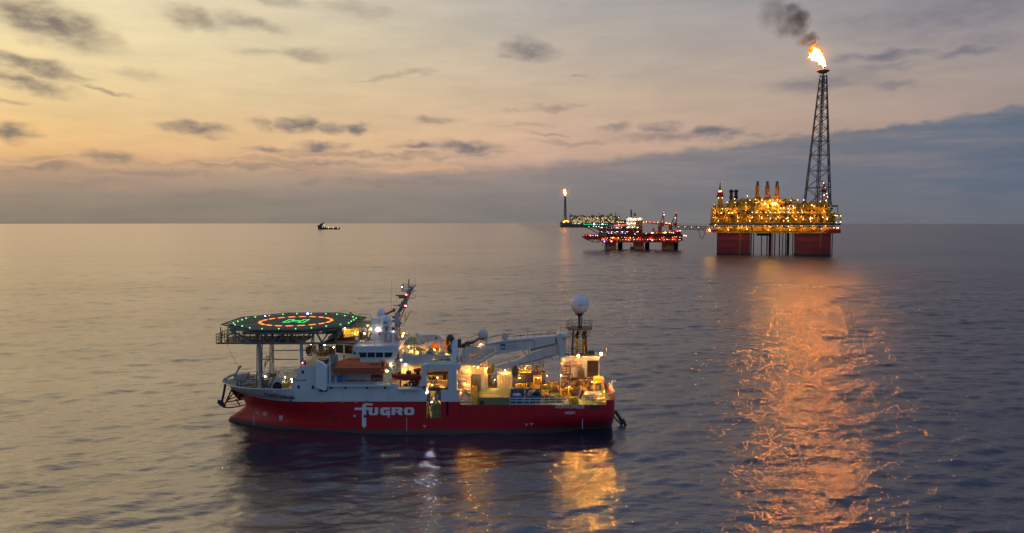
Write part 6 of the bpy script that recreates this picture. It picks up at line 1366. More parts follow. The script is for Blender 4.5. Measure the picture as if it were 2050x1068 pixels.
# added fill light for the machinery levels: amber strips hidden below the decks
for k in range(44):
    piece('lamp', 'amber_fill_bar', lambda b: [setattr(b, 'cur', 0), b.box(-1.1, -.45, 0, 1.1, .45, .3), b.box(-1.1, -.55, -.9, 1.1, -.45, .3), setattr(b, 'cur', 1), b.box(-1.0, -.4, -.1, 1.0, .4, -.01)], [p_dark, lampmat('amber_fill_strip', (1, .46, .05), 66) if 'amber_fill_strip' not in MATS else MATS['amber_fill_strip']], plat, SP.p(1432 + (k // 4) * 22 + rr.uniform(-4, 4), (432.4, 452.4, 421.5, 412.5)[k % 4], (-2.5, -3.2, .5, -.5)[k % 4]))
for k in range(30):
    piece('lamp', 'amber_fill_bar', None, None, plat, SP.p(1430 + k * 8 + rr.uniform(-2, 2), (432.6, 452.6, 421.8)[k % 3], (3.0, 1.5, 5.0)[k % 3]))
# ------------------------------------------------------------------ accommodation rig
SR = Site((114.1, 924.6), (212.0, 907.0))
c = SR.w(52, 30, 0); rig = thing('accommodation_rig', 'red and white accommodation rig with two cranes and a helideck', 'oil rig', (c.x, c.y, 0))
def z6(zx, zy): return 1100 + zx / 6.406, 360 + zy / 6.406
def rbox(a, b, c_, d, v0, v1, m, name, par=None):
    mb = MB(); x0, y0 = z6(a, b); x1, y1 = z6(c_, d); SR.box(mb, x0, y0, x1, y1, v0, v1); return mb.done(name, m, par or rig, rig)
def rp(zx, zy, v=0.0): return SR.p(*z6(zx, zy), v)
hull_pts = [z6(*q) for q in ((648, 745), (700, 728), (1690, 735), (1715, 780), (1640, 806), (690, 808), (640, 790))]
def sprism(S_, pts, v0, v1, name, m, par, root):
    mb = MB(); f = [S_.p(a, b, v0) for a, b in pts]; bk = [q + S_.V * (v1 - v0) for q in f]; n = len(f)
    mb.add(f + bk, [tuple(range(n)), tuple(range(2 * n - 1, n - 1, -1))] + [(k, n + k, n + (k + 1) % n, (k + 1) % n) for k in range(n)]); return mb.done(name, m, par, root)
sprism(SR, hull_pts, 0, 60, 'deck_hull', p_rigred, rig, rig)
for a, b in ((712, 850), (1075, 1210), (1445, 1590)):
    mb = MB(); x0, y0 = z6(a, 806); x1, _ = z6(b, 806); u0, z1 = SR.uz(x0, y0, 1); u1, _ = SR.uz(x1, y0, 1); SR.ubox(mb, u0, u1, 1, 14, -5, z1); cl = mb.done('column', p_red, rig)
    mb = MB(); _, zb_ = SR.uz(x0, z6(0, 858)[1], 1); SR.ubox(mb, u0 + 1, u1 + .6, .6, 14.4, .8, zb_); mb.done('boot_band', mat('olive_band', (.22, .20, .05), .6, dirt=.5, scale=.2) if 'olive_band' not in MATS else MATS['olive_band'], cl, rig)
    mb = MB(); SR.ubox(mb, u1 + 1.2, u1 + 7, 34, 48, -5, z1); mb.done('column', p_dark, rig)  # rear column, the shade is put into its dark colour
mb = MB(); SR.ubox(mb, *[SR.uz(z6(q, 880)[0], 495, 1)[0] for q in (1035, 1075)], 0, 5, .5, 4); mb.bar(rp(1040, 830), rp(1075, 890), .6); mb.bar(rp(680, 800), rp(680, 870), .4); mb.bar(rp(700, 800), rp(710, 890), .4); mb.bar(rp(1665, 800), rp(1665, 860), .3); mb.bar(rp(1430, 800), rp(1430, 890), .4); mb.done('fender', p_dark, rig)
sprism(SR, [z6(*q) for q in ((412, 735), (440, 704), (640, 706), (650, 770), (470, 770))], 3, 40, 'bow_platform', p_rigred, rig, rig)
mb = MB()
for a, b, c_, d in ((470, 768, 560, 800), (560, 800, 650, 806), (500, 770, 520, 786), (540, 770, 560, 800), (580, 770, 560, 800), (600, 770, 620, 803), (640, 770, 620, 803)): mb.bar(rp(a, b, 4), rp(c_, d, 4), .7)
mb.done('bow_truss', p_rigred, rig)
for a, b, c_, d, v0, v1 in ((642, 610, 1180, 715, 6, 40), (640, 715, 735, 752, 4, 40), (700, 715, 1190, 745, 8, 40), (980, 490, 1185, 612, 10, 40), (740, 580, 985, 612, 10, 36), (650, 640, 735, 720, 3, 30)): rbox(a, b, c_, d, v0, v1, p_rigwhite, 'quarters_block')
for y in (636, 657, 682, 706): rbox(735, y - 7, 1035, y + 7, 5.8, 6.4, p_dark, 'window_band')
for y in (655, 690, 728): rbox(650, y - 3, 730, y + 4, 2.8, 3.4, p_dark, 'window_band')
rbox(1035, 600, 1105, 725, 5.0, 9, p_grey, 'stair_shaft'); rbox(1110, 520, 1190, 720, 5.5, 20, mat('rig_cream', (.45, .36, .18), .6, dirt=.4, scale=.2), 'service_block'); rbox(915, 725, 1025, 752, 2, 8, m_orange, 'boat_bay'); rbox(860, 520, 985, 582, 14, 30, p_grey, 'upper_module')
rbox(1195, 690, 1400, 738, 10, 40, p_rigred, 'deck_house'); rbox(1340, 665, 1545, 738, 12, 40, p_dky, 'deck_house'); rbox(1540, 640, 1600, 738, 8, 30, MATS['rig_cream'], 'deck_house'); rbox(1605, 655, 1690, 740, 6, 30, p_rigred, 'deck_house'); rbox(1700, 712, 1745, 726, 8, 14, p_rigred, 'stern_arm')
# helideck of the rig
hx = [rp(438, 566, -8), rp(760, 566, -8)]; mb = MB(); f = hx + [hx[1] + SR.V * 30, hx[0] + SR.V * 30]; mb.add([*f, *[q - Vector((0, 0, 2.2)) for q in f]], [(0, 1, 2, 3), (7, 6, 5, 4), (0, 4, 5, 1), (1, 5, 6, 2), (2, 6, 7, 3), (3, 7, 4, 0)]); rh = mb.done('helideck', p_grey, rig)
mb = MB()
for a, b, c_, d in ((445, 590, 640, 700), (500, 590, 645, 650), (560, 590, 645, 640), (440, 590, 640, 610)): mb.bar(rp(a, b, -4), rp(c_, d, 3), .9); mb.bar(rp(a, b, 14), rp(c_, d, 12), .9)
mb.done('deck_strut', p_grey, rh, rig)
for k in range(13): lamp(rh, rp(446 + k * 24.5, 575, -8.6), p_lgrn, .4)
lamp(rh, rp(572, 573, -9), p_lblue, .9); lamp(rh, rp(680, 571, -9), p_lwh, .6)
# cranes
for bx, tx, jibs in ((1422, 1465, ((1410, 575, 1190, 545),)), (1560, 1630, ((1570, 590, 1480, 575),))):
    mb = MB(); mb.bar(rp(bx - 6, 740, 16), rp(bx - 6, 590, 16), 4.6); pd = mb.done('crane_pedestal', p_rigred, rig)
    mb = MB()
    for s_ in (0, 5): mb.bar(rp(bx - 8, 590, 14 + s_), rp(tx, 425, 16), .9); mb.bar(rp(tx + 2, 575, 14 + s_), rp(tx, 425, 16), .9)
    for q in (.25, .5, .75): mb.bar(rp(bx - 8 + (tx - bx + 8) * q, 590 - 165 * q, 15), rp(tx + 1, 575 - 150 * q, 15), .6)
    mb.bar(rp(tx, 425, 16), rp(tx, 412, 16), .4); x0, y0 = z6(tx - 40, 555); x1, y1 = z6(tx + 6, 600); SR.box(mb, x0, y0, x1, y1, 13, 19); mb.done('a_frame', p_rigred, pd, rig)
    mb = MB()
    for a, b, c_, d in jibs:
        for dz in (0, 14): mb.bar(rp(a, b - dz, 12), rp(c_, d - dz * .4, 12), .7)
        for q in range(12): t0, t1 = q / 12, (q + 1) / 12; mb.bar(rp(a + (c_ - a) * t0, b + (d - b) * t0 - (14 * (q % 2)) * (1 - .6 * t0), 12), rp(a + (c_ - a) * t1, b + (d - b) * t1 - (14 * ((q + 1) % 2)) * (1 - .6 * t1), 12), .4)
    mb.done('crane_jib', p_rigred, pd, rig)
mb = MB(); mb.bar(rp(1050, 490, 18), rp(1048, 390, 18), 2.0); mb.bar(rp(1035, 395, 18), rp(1056, 392, 18), 1.4); mb.bar(rp(1038, 420, 18), rp(1055, 420, 18), 1.0); mb.bar(rp(850, 530, 20), rp(850, 420, 20), .7); mb.ball(rp(1098, 448, 18), 1.9, 12, 8); mb.bar(rp(1098, 460, 18), rp(1098, 490, 18), .5); mb.bar(rp(1333, 690, 14), rp(1333, 630, 14), 2.2); mb.bar(rp(1322, 632, 14), rp(1345, 632, 14), 1.2); mb.done('aerial_mast', p_grey, rig)
mb = MB()
for k in range(260):
    zx = rr.uniform(650, 1690); lo, hi = (600, 735) if zx < 1190 else (690, 738); p = rp(zx, rr.uniform(lo, hi), rr.uniform(1.5, 5)); mb.cbox(p, rr.uniform(.6, 4), rr.uniform(.6, 2), rr.uniform(.5, 2.4))
tag(mb.done('deck_equipment', p_rigred, rig), kind='stuff')
RL = []
for y, x0, x1, n_, ms in ((770, 650, 1700, 30, (p_lwh, p_lwarm, p_lwh, p_lred)), (684, 740, 1030, 7, (p_lwh, p_lvio)), (685, 645, 735, 4, (p_lwh,)), (648, 645, 735, 3, (p_lwh,)), (722, 645, 735, 4, (p_lwarm,)), (745, 660, 1100, 9, (p_lwarm, p_lamb)), (605, 990, 1190, 7, (p_lwarm,)), (565, 990, 1190, 8, (p_lwarm, p_lwh)), (497, 1000, 1190, 8, (p_lwh, p_lwarm)), (520, 1000, 1190, 6, (p_lwarm,)), (640, 1110, 1190, 5, (p_lwarm,)), (700, 1060, 1200, 8, (p_lwarm,)), (580, 830, 970, 6, (p_lamb, p_lwarm, p_lred)), (545, 860, 960, 5, (p_lwarm,)), (690, 1200, 1420, 7, (p_lred, p_lwh, p_lamb)), (680, 1440, 1600, 6, (p_lamb, p_lwh)), (735, 1420, 1690, 8, (p_lamb, p_lwh)), (660, 1620, 1690, 4, (p_lred, p_lwh)), (718, 1690, 1760, 4, (p_lwh,)), (715, 430, 630, 7, (p_lwh, p_lred)), (600, 500, 640, 6, (p_lwh, p_lwarm)), (545, 1200, 1400, 7, (p_lred, p_lamb)), (560, 1480, 1560, 4, (p_lamb,))):
    for k in range(n_): RL.append((x0 + (x1 - x0) * (k + rr.uniform(.2, .8)) / n_, y + rr.uniform(-5, 5), rr.choice(ms), rr.choice((.4, .5, .5, .6))))
RL += [(705, 793, p_lblue, 1.0), (795, 793, p_lamb, 1.0), (1320, 776, p_lvio, .9), (650, 735, p_lamb, .9), (810, 745, p_lamb, .9), (1480, 680, p_lamb, 1.0), (1590, 728, p_lamb, 1.0), (1325, 683, p_lwh, .8), (1465, 418, p_lred, .5), (1470, 450, p_lwh, .7), (1612, 492, p_lwh, .6), (1628, 425, p_lred, .5), (1448, 535, p_lred, .5), (1108, 446, p_lgrn, .4)]
for zx, zy, m, r in RL:
    vv = 0.2 if zy > 735 else (4.5 if zx < 1110 and zy > 600 else (9.0 if zx < 1190 else 5.5)); lamp(rig, rp(zx, zy, vv if zx > 640 else -.5 if zy < 620 else 2.5), m, max(.25, round(r * .6, 2)))
for k in range(7): piece('lamp', 'amber_fill_bar', None, None, rig, rp(700 + k * 150, 741, -1.2))  # amber strips added to brighten the rig hull
for k in range(16): piece('lamp', 'white_fill_bar', lambda b: [setattr(b, 'cur', 0), b.box(-1.3, -.3, 0, 1.3, .5, .3), setattr(b, 'cur', 1), b.box(-1.2, -.25, -.12, 1.2, .4, -.01)], [p_dark, lampmat('white_fill_strip', (1, .82, .68), 11) if 'white_fill_strip' not in MATS else MATS['white_fill_strip']], rig, rp(670 + (k % 8) * 66, (612, 668)[k // 8], 3.2 if k // 8 else 4.5))  # white strips added in front of the quarters to brighten the block
for k in range(8): piece('lamp', 'white_fill_bar', None, None, rig, rp(1000 + (k % 4) * 50, (505, 555)[k // 4], 8.0))
# ------------------------------------------------------------------ footbridge between rig and platform
g0 = rp(1600, 632, 6); g1 = SP.p(1417, 457.5, 6); g1.z = g0.z - .5
br = thing('gangway_bridge', 'long grey truss gangway from the red rig to the yellow platform', 'gangway', (g0 + g1) / 2)
mb = MB(); dz = Vector((0, 0, 4.2)); side = SR.V * 2.5
for s_ in (Vector(), side): mb.bar(g0 + s_, g1 + s_, .6); mb.bar(g0 + dz + s_, g1 + dz + s_, .6)
n_ = 16
for k in range(n_):
    a, b = g0.lerp(g1, k / n_), g0.lerp(g1, (k + 1) / n_); mb.bar(a, a + dz, .4); mb.bar(a + dz * (k % 2), b + dz * ((k + 1) % 2), .35); mb.bar(a + side, a + side + dz, .4)
mb.done('truss', p_grey, br)
mb = MB(); mb.add([g0 + side * .1 + Vector((0, 0, .35)), g1 + side * .1 + Vector((0, 0, .35)), g1 + side * .9 + Vector((0, 0, .35)), g0 + side * .9 + Vector((0, 0, .35)), g0 + side * .1 + Vector((0, 0, .1)), g1 + side * .1 + Vector((0, 0, .1)), g1 + side * .9 + Vector((0, 0, .1)), g0 + side * .9 + Vector((0, 0, .1))], [(0, 1, 2, 3), (7, 6, 5, 4), (0, 4, 5, 1), (1, 5, 6, 2), (2, 6, 7, 3), (3, 7, 4, 0)]); mb.done('walkway', p_dark, br)
h0, h1 = g0.lerp(g1, .76), g0.lerp(g1, .93); mb = MB(); mb.path([h0.lerp(h1, k / 10) - Vector((0, 0, 9.5 * (1 - (2 * k / 10 - 1) ** 2))) for k in range(11)], .3, 5); mb.done('hanging_hose', p_dark, br)
for k in range(4): lamp(br, g0.lerp(g1, .15 + .2 * k) + Vector((0, 0, 3.0)) - side * .1, p_lwarm, .22)
# ------------------------------------------------------------------ storage ship far behind with its own flare
DF = 4300.0; drop = DF ** 2 / (2 * RE)
SF = Site((260, DF), (760, DF + 40)); c = SF.w(170, 20, -drop); fp = thing('storage_ship', 'distant grey storage ship covered in lit process modules', 'ship', (c.x, c.y, -drop))
def fbox(a, b, c_, d, v0, v1, m, name): mb = MB(); x0, y0 = z6(a, b); x1, y1 = z6(c_, d); SF.box(mb, x0, y0, x1, y1, v0, v1); return mb.done(name, m, fp)
far_grey = mat('hazed_hull_grey', (.10, .10, .115), .6, dirt=.2, scale=.02); far_mod = mat('hazed_module', (.26, .22, .13), .6, dirt=.5, scale=.03)  # colours already faded, distance haze is put into them
sprism(SF, [z6(*q) for q in ((150, 540), (172, 550), (900, 560), (900, 612), (168, 612), (152, 604))], 0, 55, 'hull', far_grey, fp, fp)
for a, b, c_, d in ((165, 518, 255, 550), (275, 478, 430, 552), (435, 470, 560, 552), (565, 466, 660, 552), (665, 468, 800, 556), (805, 470, 905, 556)): fbox(a, b, c_, d, 6, 50, far_mod, 'process_module')
mb = MB()
for k in range(150): mb.cbox(SF.p(*z6(rr.uniform(270, 900), rr.uniform(462, 548)), 4), rr.uniform(4, 22), 4, rr.uniform(3, 14))
tag(mb.done('deck_equipment', far_mod, fp), kind='stuff')
mb = MB()
for a, b, w_ in ((265, 425, 2.2), (635, 430, 3), (785, 430, 5), (800, 440, 4), (840, 465, 5)): mb.bar(SF.p(*z6(a, 480), 10), SF.p(*z6(a, b), 10), w_)
mb.bar(SF.p(*z6(262, 440), 10), SF.p(*z6(280, 470), 10), 2); mb.done('deck_crane', p_rigred, fp)
mb = MB(); A_ = [SF.p(*z6(186, 520), v) for v in (8, 20)] + [SF.p(*z6(220, 520), v) for v in (20, 8)]; B_ = [SF.p(*z6(194, 205), v) for v in (12, 16)] + [SF.p(*z6(207, 205), v) for v in (16, 12)]; mb.lattice(A_, B_, 10, 1.8, 1.4, 1.2); mb.tube(SF.p(*z6(203, 520), 14), SF.p(*z6(200, 200), 14), 2.2, 6); mb.done('flare_tower', p_grey, fp)
f_lamp = lampmat('far_lamp', (1, .62, .16), 1.5); f_lamp2 = lampmat('far_white_lamp', (1, .92, .55), 1.5)
for k in range(230):
    row = rr.choice((482, 495, 508, 520, 532, 545, 563)); zx = rr.uniform(275, 900) if row != 563 else rr.uniform(290, 440)
    lamp(fp, SF.p(*z6(zx, row + rr.uniform(-3, 3)), -1), rr.choice((f_lamp, f_lamp, f_lamp2)), rr.choice((1.0, 1.3, 1.6)))
for zx, zy in ((180, 540), (200, 530), (225, 528), (240, 538), (190, 545)): lamp(fp, SF.p(*z6(zx, zy), -1), p_lamb, 2.0)
# ------------------------------------------------------------------ supply boat on the left horizon
DT = 3290.0; sc_ = DT / 1500.0; drop = DT ** 2 / (2 * RE)
sb_ = thing('supply_boat', 'small dark supply boat far off on the left with lit deck', 'boat', (at(657, 458, DT).x, DT + 8, -drop))
def zt_(zx, zy): return 600 + zx / 17.08, 420 + zy / 17.08
def tp2(pts, v0, v1, m, name):
    mb = MB(); mb.prism([(at(*zt_(a, b), DT).x, at(*zt_(a, b), DT).z) for a, b in pts], DT + v0, DT + v1, 'xz'); return mb.done(name, m, sb_)
t_hull = mat('far_dark_hull', (.085, .028, .022), .5, dirt=0); t_sup = mat('far_superstructure', (.05, .045, .06), .5, dirt=0)
tp2([(600, 545), (640, 540), (745, 560), (760, 622), (1180, 628), (1190, 600), (1345, 598), (1345, 650), (1320, 685), (620, 690), (630, 650)], 0, 18, t_hull, 'hull')
tp2([(640, 545), (690, 490), (750, 470), (765, 490), (770, 600), (760, 612), (640, 600)], 3, 15, t_sup, 'wheelhouse'); tp2([(755, 500), (790, 430), (820, 428), (800, 470), (805, 510), (800, 560), (755, 560)], 7, 10, t_hull, 'mast')
tp2([(770, 575), (870, 590), (880, 622), (770, 622)], 4, 14, far_mod, 'deck_house')
for zx, zy, m, r in ((822, 527, p_lwh, 2.0), (785, 592, p_lwh, 1.4), (845, 590, p_lwarm, 1.5), (990, 612, p_lamb, 2.6), (1158, 625, p_lamb, 2.0), (1308, 622, p_lamb, 2.4), (765, 552, p_lwh, .9), (930, 600, p_lwh, .8), (1100, 602, p_lwh, .8)): lamp(sb_, Vector((at(*zt_(zx, zy), DT).x, DT - 1.5, at(*zt_(zx, zy), DT).z)), f_lamp if m is p_lamb else f_lamp2, r)

# ------------------------------------------------------------------ flames and smoke
from mathutils import noise as mnoise
def flame_mesh(axis, radii, seed, nring=26, nseg=22, rough=.35, scale=.22):
    """a licking tongue: rings round a bent axis, torn by noise"""
    pts = [Vector(a) for a in axis]; rings = []
    for i in range(nring + 1):
        t = i / nring * (len(pts) - 1); k = min(int(t), len(pts) - 2); c = pts[k].lerp(pts[k + 1], t - k); r = np.interp(t, range(len(radii)), radii); q = []
        d = (pts[k + 1] - pts[k]).normalized(); s_ = d.cross(Vector((0, 1, 0))).normalized(); f = d.cross(s_)
        for j in range(nseg):
            a = 2 * math.pi * j / nseg; o = s_ * math.cos(a) + f * math.sin(a); n_ = mnoise.fractal((c + o * r) * scale + Vector((seed, 0, 0)), .9, 2.2, 4)
            q.append(c + o * r * max(.15, 1 + rough * 2.2 * n_) + d * r * n_ * .5)
        rings.append(q)
    return loft(rings)
def flame_mat(name, hot, warm, s_hot, s_warm, scale):
    m = bpy.data.materials.new(name); m.use_nodes = True; t = m.node_tree; b = t.nodes['Principled BSDF']; t.nodes.remove(b)
    g = t.nodes.new('ShaderNodeNewGeometry'); n = t.nodes.new('ShaderNodeTexNoise'); n.inputs['Scale'].default_value = scale; n.inputs['Detail'].default_value = 4; t.links.new(g.outputs['Position'], n.inputs['Vector'])
    r = t.nodes.new('ShaderNodeMapRange'); r.inputs[1].default_value = .38; r.inputs[2].default_value = .6; t.links.new(n.outputs['Fac'], r.inputs[0])
    x = t.nodes.new('ShaderNodeMix'); x.data_type = 'RGBA'; x.inputs[6].default_value = (*warm, 1); x.inputs[7].default_value = (*hot, 1); t.links.new(r.outputs[0], x.inputs[0])
    k = t.nodes.new('ShaderNodeMapRange'); k.inputs[3].default_value = s_warm; k.inputs[4].default_value = s_hot; t.links.new(r.outputs[0], k.inputs[0])
    e = t.nodes.new('ShaderNodeEmission'); t.links.new(x.outputs[2], e.inputs[0]); t.links.new(k.outputs[0], e.inputs[1]); t.links.new(e.outputs[0], t.nodes['Material Output'].inputs['Surface'])
    MATS[name] = m; return m
VF = 38.0
m_core = flame_mat('flame_core', (1, .33, .025), (1, .27, .015), FLAME, FLAME * .7, .2); m_lick = flame_mat('flame_lick', (1, .27, .02), (1, .12, .008), 2.4, 1.1, .35)
def FP(px, py, dv=0): return SP.p(px, py, VF + dv)
tip = SP.p(1650, 134, VF); fl = thing('gas_flame', 'large white and orange gas flame on the tall flare tower', 'flame', tip)
flame_mesh([FP(1651, 133), FP(1648, 126), FP(1641, 117), FP(1635, 110), FP(1630, 104)], [.7, 2.2, 3.6, 3.6, 1.4], 3, rough=.38).done('core', m_core, fl)
for k, (ax, rd) in enumerate((([(1640, 118), (1632, 112), (1624, 112), (1619, 115)], [3.5, 3.2, 2, .4]), ([(1636, 110), (1632, 103), (1630, 96)], [3.4, 2.6, .4]), ([(1641, 116), (1641, 107), (1637, 101)], [3.6, 2.2, .3]), ([(1630, 106), (1625, 102), (1624, 97)], [2.6, 1.7, .3]), ([(1634, 118), (1628, 122), (1623, 118)], [2.5, 1.5, .3]))):
    flame_mesh([FP(a, b, -1 + k * .5) for a, b in ax], rd, 10 + k, 14, 14, .4, .3).done('lick', m_core if k < 2 else m_lick, fl)
for k, (px, py, r) in enumerate(((1619.5, 101.5, 1.5), (1622.5, 104, 1.0), (1624, 95, 1.2), (1633, 93, 1.2), (1618, 117, 1.1))): flame_mesh([FP(px - 2, py - 1), FP(px, py), FP(px + 2, py + 1)], [.3, r, .3], 30 + k, 8, 10, .4, .5).done('spark', m_lick, fl)
flame_mesh([FP(1652, 133, 3), FP(1647, 122, 3), FP(1639, 112, 3), FP(1628, 98, 3), FP(1624, 92, 3)], [.8, 2.8, 4.6, 4.4, .8], 50, 22, 22, .5, .3).done('outer_lick', m_lick, fl)
m_core2 = flame_mat('far_flame_core', (1, .34, .085), (1, .26, .05), FLAME2, FLAME2 * .7, .05)
t2 = SF.p(*z6(199, 203), 14); fl2 = thing('far_gas_flame', 'small distant gas flame on the storage ship flare tower', 'flame', t2)
flame_mesh([SF.p(*z6(201, 203), 14), SF.p(*z6(198, 178), 14), SF.p(*z6(194, 150), 14), SF.p(*z6(195, 124), 14)], [2.5, 6, 5.5, .8], 70, 16, 12, .3, .06).done('core', m_core2, fl2)
def build_smoke():
    puffs = [(1630, 97, 6, 5, .7), (1625, 88, 7, 7, .9), (1627, 90, 7, 6, .6), (1621, 77, 12, 9, 1.0), (1613, 84, 15, 8, .6), (1624, 86, 8, 7, .7), (1599, 36, 17, 14, .9), (1586, 40, 18, 16, .55), (1604, 52, 11, 12, .95), (1593, 62, 15, 11, .55), (1577, 26, 14, 11, .45), (1572, 60, 20, 12, .32), (1560, 30, 18, 20, .32), (1538, 30, 18, 24, .2), (1548, 10, 20, 12, .22), (1585, 16, 15, 9, .6)]
    lo = Vector((1e9,) * 3); hi = -lo; ctr = []
    for px, py, rx, ry, d in puffs:
        rx *= 1.15; ry *= 1.15; px += 1
        p = FP(px, py); k = (p - Vector((0, 0, CAMH))).length / 1500; ctr.append((p, rx * k, ry * k, d))
        for i in range(3): e = (rx * k * 1.5, rx * k * 1.4, ry * k * 1.5)[i]; lo[i] = min(lo[i], p[i] - e); hi[i] = max(hi[i], p[i] + e)
    c0 = (lo + hi) / 2; mb = MB(); mb.box(lo.x, lo.y, lo.z, hi.x, hi.y, hi.z)
    m = bpy.data.materials.new('sooty_smoke'); m.use_nodes = True; t = m.node_tree; t.nodes.remove(t.nodes['Principled BSDF']); nn = t.nodes.new; lk = t.links.new
    tc_ = nn('ShaderNodeTexCoord'); no = nn('ShaderNodeTexNoise'); no.inputs['Scale'].default_value = .13; no.inputs['Detail'].default_value = 5; no.inputs['Roughness'].default_value = .6; lk(tc_.outputs['Object'], no.inputs['Vector'])
    sb2 = nn('ShaderNodeVectorMath'); sb2.operation = 'SUBTRACT'; lk(no.outputs['Color'], sb2.inputs[0]); sb2.inputs[1].default_value = (.5, .5, .5)
    sc2 = nn('ShaderNodeVectorMath'); sc2.operation = 'SCALE'; lk(sb2.outputs[0], sc2.inputs[0]); sc2.inputs[3].default_value = 13.0
    ad2 = nn('ShaderNodeVectorMath'); ad2.operation = 'ADD'; lk(tc_.outputs['Object'], ad2.inputs[0]); lk(sc2.outputs[0], ad2.inputs[1]); acc = None
    for p, rx, ry, d in ctr:
        mp_ = nn('ShaderNodeMapping'); mp_.vector_type = 'TEXTURE'; lk(ad2.outputs[0], mp_.inputs[0]); mp_.inputs['Location'].default_value = p - c0; mp_.inputs['Scale'].default_value = (rx * 1.2, rx, ry * 1.2)
        l2 = nn('ShaderNodeVectorMath'); l2.operation = 'LENGTH'; lk(mp_.outputs[0], l2.inputs[0]); r2 = nn('ShaderNodeMapRange'); r2.inputs[1].default_value = 1.0; r2.inputs[2].default_value = .25; r2.inputs[4].default_value = d; lk(l2.outputs['Value'], r2.inputs[0])
        if acc is None: acc = r2.outputs[0]
        else: mx = nn('ShaderNodeMath'); mx.operation = 'MAXIMUM'; lk(acc, mx.inputs[0]); lk(r2.outputs[0], mx.inputs[1]); acc = mx.outputs[0]
    mu = nn('ShaderNodeMath'); mu.operation = 'MULTIPLY'; lk(acc, mu.inputs[0]); mu.inputs[1].default_value = .125
    v = nn('ShaderNodeVolumePrincipled'); v.inputs['Color'].default_value = (.13, .11, .105, 1); lk(mu.outputs[0], v.inputs['Density']); lk(v.outputs[0], t.nodes['Material Output'].inputs['Volume'])
    o = mb.done('smoke', m, None, None, c0); tag(o, 'brown sooty smoke drifting from the flare', kind='stuff')
build_smoke()

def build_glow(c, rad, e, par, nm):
    """painted bloom round a flame: an added emissive volume, brightest at its middle"""
    mb = MB(); mb.ball(c, rad, 20, 12); m = bpy.data.materials.new('bloom_glow'); m.use_nodes = True; t = m.node_tree; t.nodes.remove(t.nodes['Principled BSDF']); nn = t.nodes.new; lk = t.links.new
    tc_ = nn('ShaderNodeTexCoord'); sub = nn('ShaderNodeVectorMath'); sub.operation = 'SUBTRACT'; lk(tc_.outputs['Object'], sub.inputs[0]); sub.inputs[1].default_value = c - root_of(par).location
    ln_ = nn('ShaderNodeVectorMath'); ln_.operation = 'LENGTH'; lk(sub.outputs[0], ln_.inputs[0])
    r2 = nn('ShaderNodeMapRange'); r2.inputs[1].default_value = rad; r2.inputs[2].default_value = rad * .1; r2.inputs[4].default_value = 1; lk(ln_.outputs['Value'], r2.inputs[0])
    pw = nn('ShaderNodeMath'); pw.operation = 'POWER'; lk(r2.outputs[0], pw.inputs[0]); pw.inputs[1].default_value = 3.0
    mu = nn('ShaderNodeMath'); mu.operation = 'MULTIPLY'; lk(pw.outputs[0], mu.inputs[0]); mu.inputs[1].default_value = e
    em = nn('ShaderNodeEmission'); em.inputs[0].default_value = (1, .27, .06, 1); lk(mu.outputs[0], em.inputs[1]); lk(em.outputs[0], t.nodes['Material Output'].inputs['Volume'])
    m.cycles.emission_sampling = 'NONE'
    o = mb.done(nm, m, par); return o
build_glow(FP(1637, 113), 22.0, .03, fl, 'bloom_glow')  # glow ball put in to imitate bloom round the flame
build_glow(SF.p(*z6(197, 165), 14), 55.0, .008, fl2, 'bloom_glow')

# small signal lamps do not need their own light sampling; the big lamps, strips and flames keep it
for m in bpy.data.materials:
    if m.name in ('platform_lamp', 'platform_amber_lamp', 'platform_white_lamp', 'platform_violet_lamp', 'platform_red_lamp', 'platform_green_lamp', 'platform_blue_lamp', 'far_lamp', 'far_white_lamp', 'green_lamp', 'green_light_bar', 'amber_light_bar', 'red_lamp', 'blue_lamp', 'lit_sign_face', 'sodium_small', 'lime_lamp', 'tube_lamp', 'flame_lick'):
        m.cycles.emission_sampling = 'NONE'

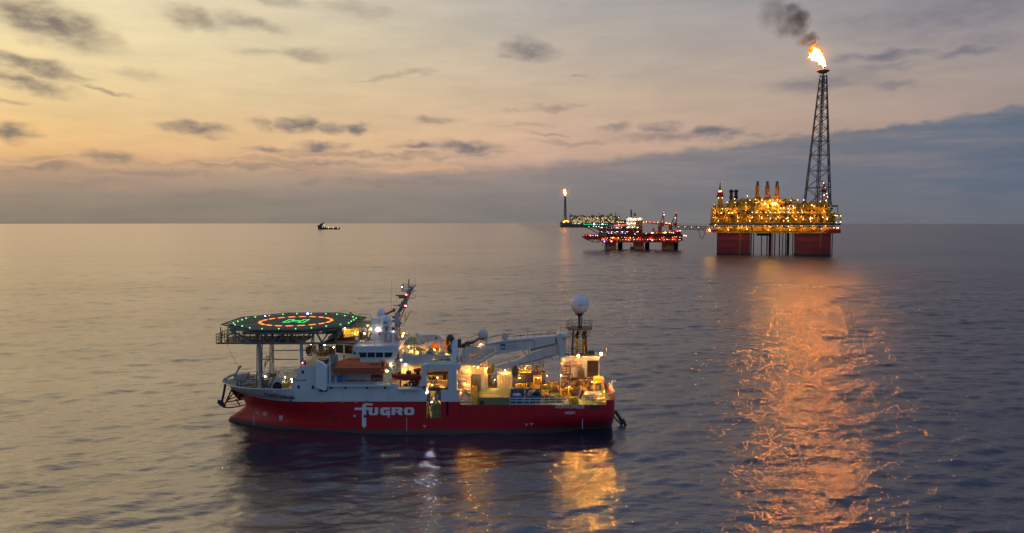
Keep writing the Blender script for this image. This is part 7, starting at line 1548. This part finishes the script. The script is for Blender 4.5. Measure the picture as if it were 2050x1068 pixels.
# ------------------------------------------------------------------ pieces that stand apart become parts of their own; small clutter is marked as such
CLUTTER = {'mast_fitting', 'deck_gear', 'hose_bundle', 'small_print', 'thruster_mark', 'draught_mark', 'stored_gear', 'bay_machinery', 'stern_winch_frame', 'name_mark', 'plate_seam', 'hydraulic_block', 'jib_rest'}
def pieces_of(me):
    n = len(me.vertices); par = list(range(n))
    def find(a):
        while par[a] != a: par[a] = par[par[a]]; a = par[a]
        return a
    for e in me.edges:
        a, b = find(e.vertices[0]), find(e.vertices[1])
        if a != b: par[a] = b
    isl = {}
    for i in range(n): isl.setdefault(find(i), []).append(i)
    isl = list(isl.values()); co = np.array([v.co for v in me.vertices]); box = [(co[i].min(0), co[i].max(0)) for i in isl]; k = len(isl); par2 = list(range(k))
    def f2(a):
        while par2[a] != a: par2[a] = par2[par2[a]]; a = par2[a]
        return a
    for a in range(k):
        for b in range(a + 1, k):
            gap = np.linalg.norm(np.maximum(0, np.maximum(box[a][0] - box[b][1], box[b][0] - box[a][1])))
            if gap <= max(.02, .5 * max((box[a][1] - box[a][0]).max(), (box[b][1] - box[b][0]).max())):
                ra, rb_ = f2(a), f2(b)
                if ra != rb_: par2[ra] = rb_
    out = {}
    for a in range(k): out.setdefault(f2(a), []).extend(isl[a])
    return list(out.values())
for o in [o for o in S.objects if o.type == 'MESH' and o.parent is not None and o.data.users == 1 and 8 < len(o.data.vertices) < 12000 and not o.get('kind')]:
    base_ = o.name.split('.')[0]
    if base_ in CLUTTER: o['kind'] = 'stuff'; continue
    ps = pieces_of(o.data)
    if len(ps) < 2: continue
    if len(ps) > 14: o['kind'] = 'stuff'; continue
    for q in ps[1:]:
        keep = set(q); me = o.data.copy(); bm = bmesh.new(); bm.from_mesh(me); bm.verts.ensure_lookup_table(); bmesh.ops.delete(bm, geom=[v for v in bm.verts if v.index not in keep], context='VERTS'); bm.to_mesh(me); bm.free()
        c = o.copy(); c.data = me; COL.objects.link(c); c.parent = o.parent
    keep = set(ps[0]); bm = bmesh.new(); bm.from_mesh(o.data); bm.verts.ensure_lookup_table(); bmesh.ops.delete(bm, geom=[v for v in bm.verts if v.index not in keep], context='VERTS'); bm.to_mesh(o.data); bm.free()
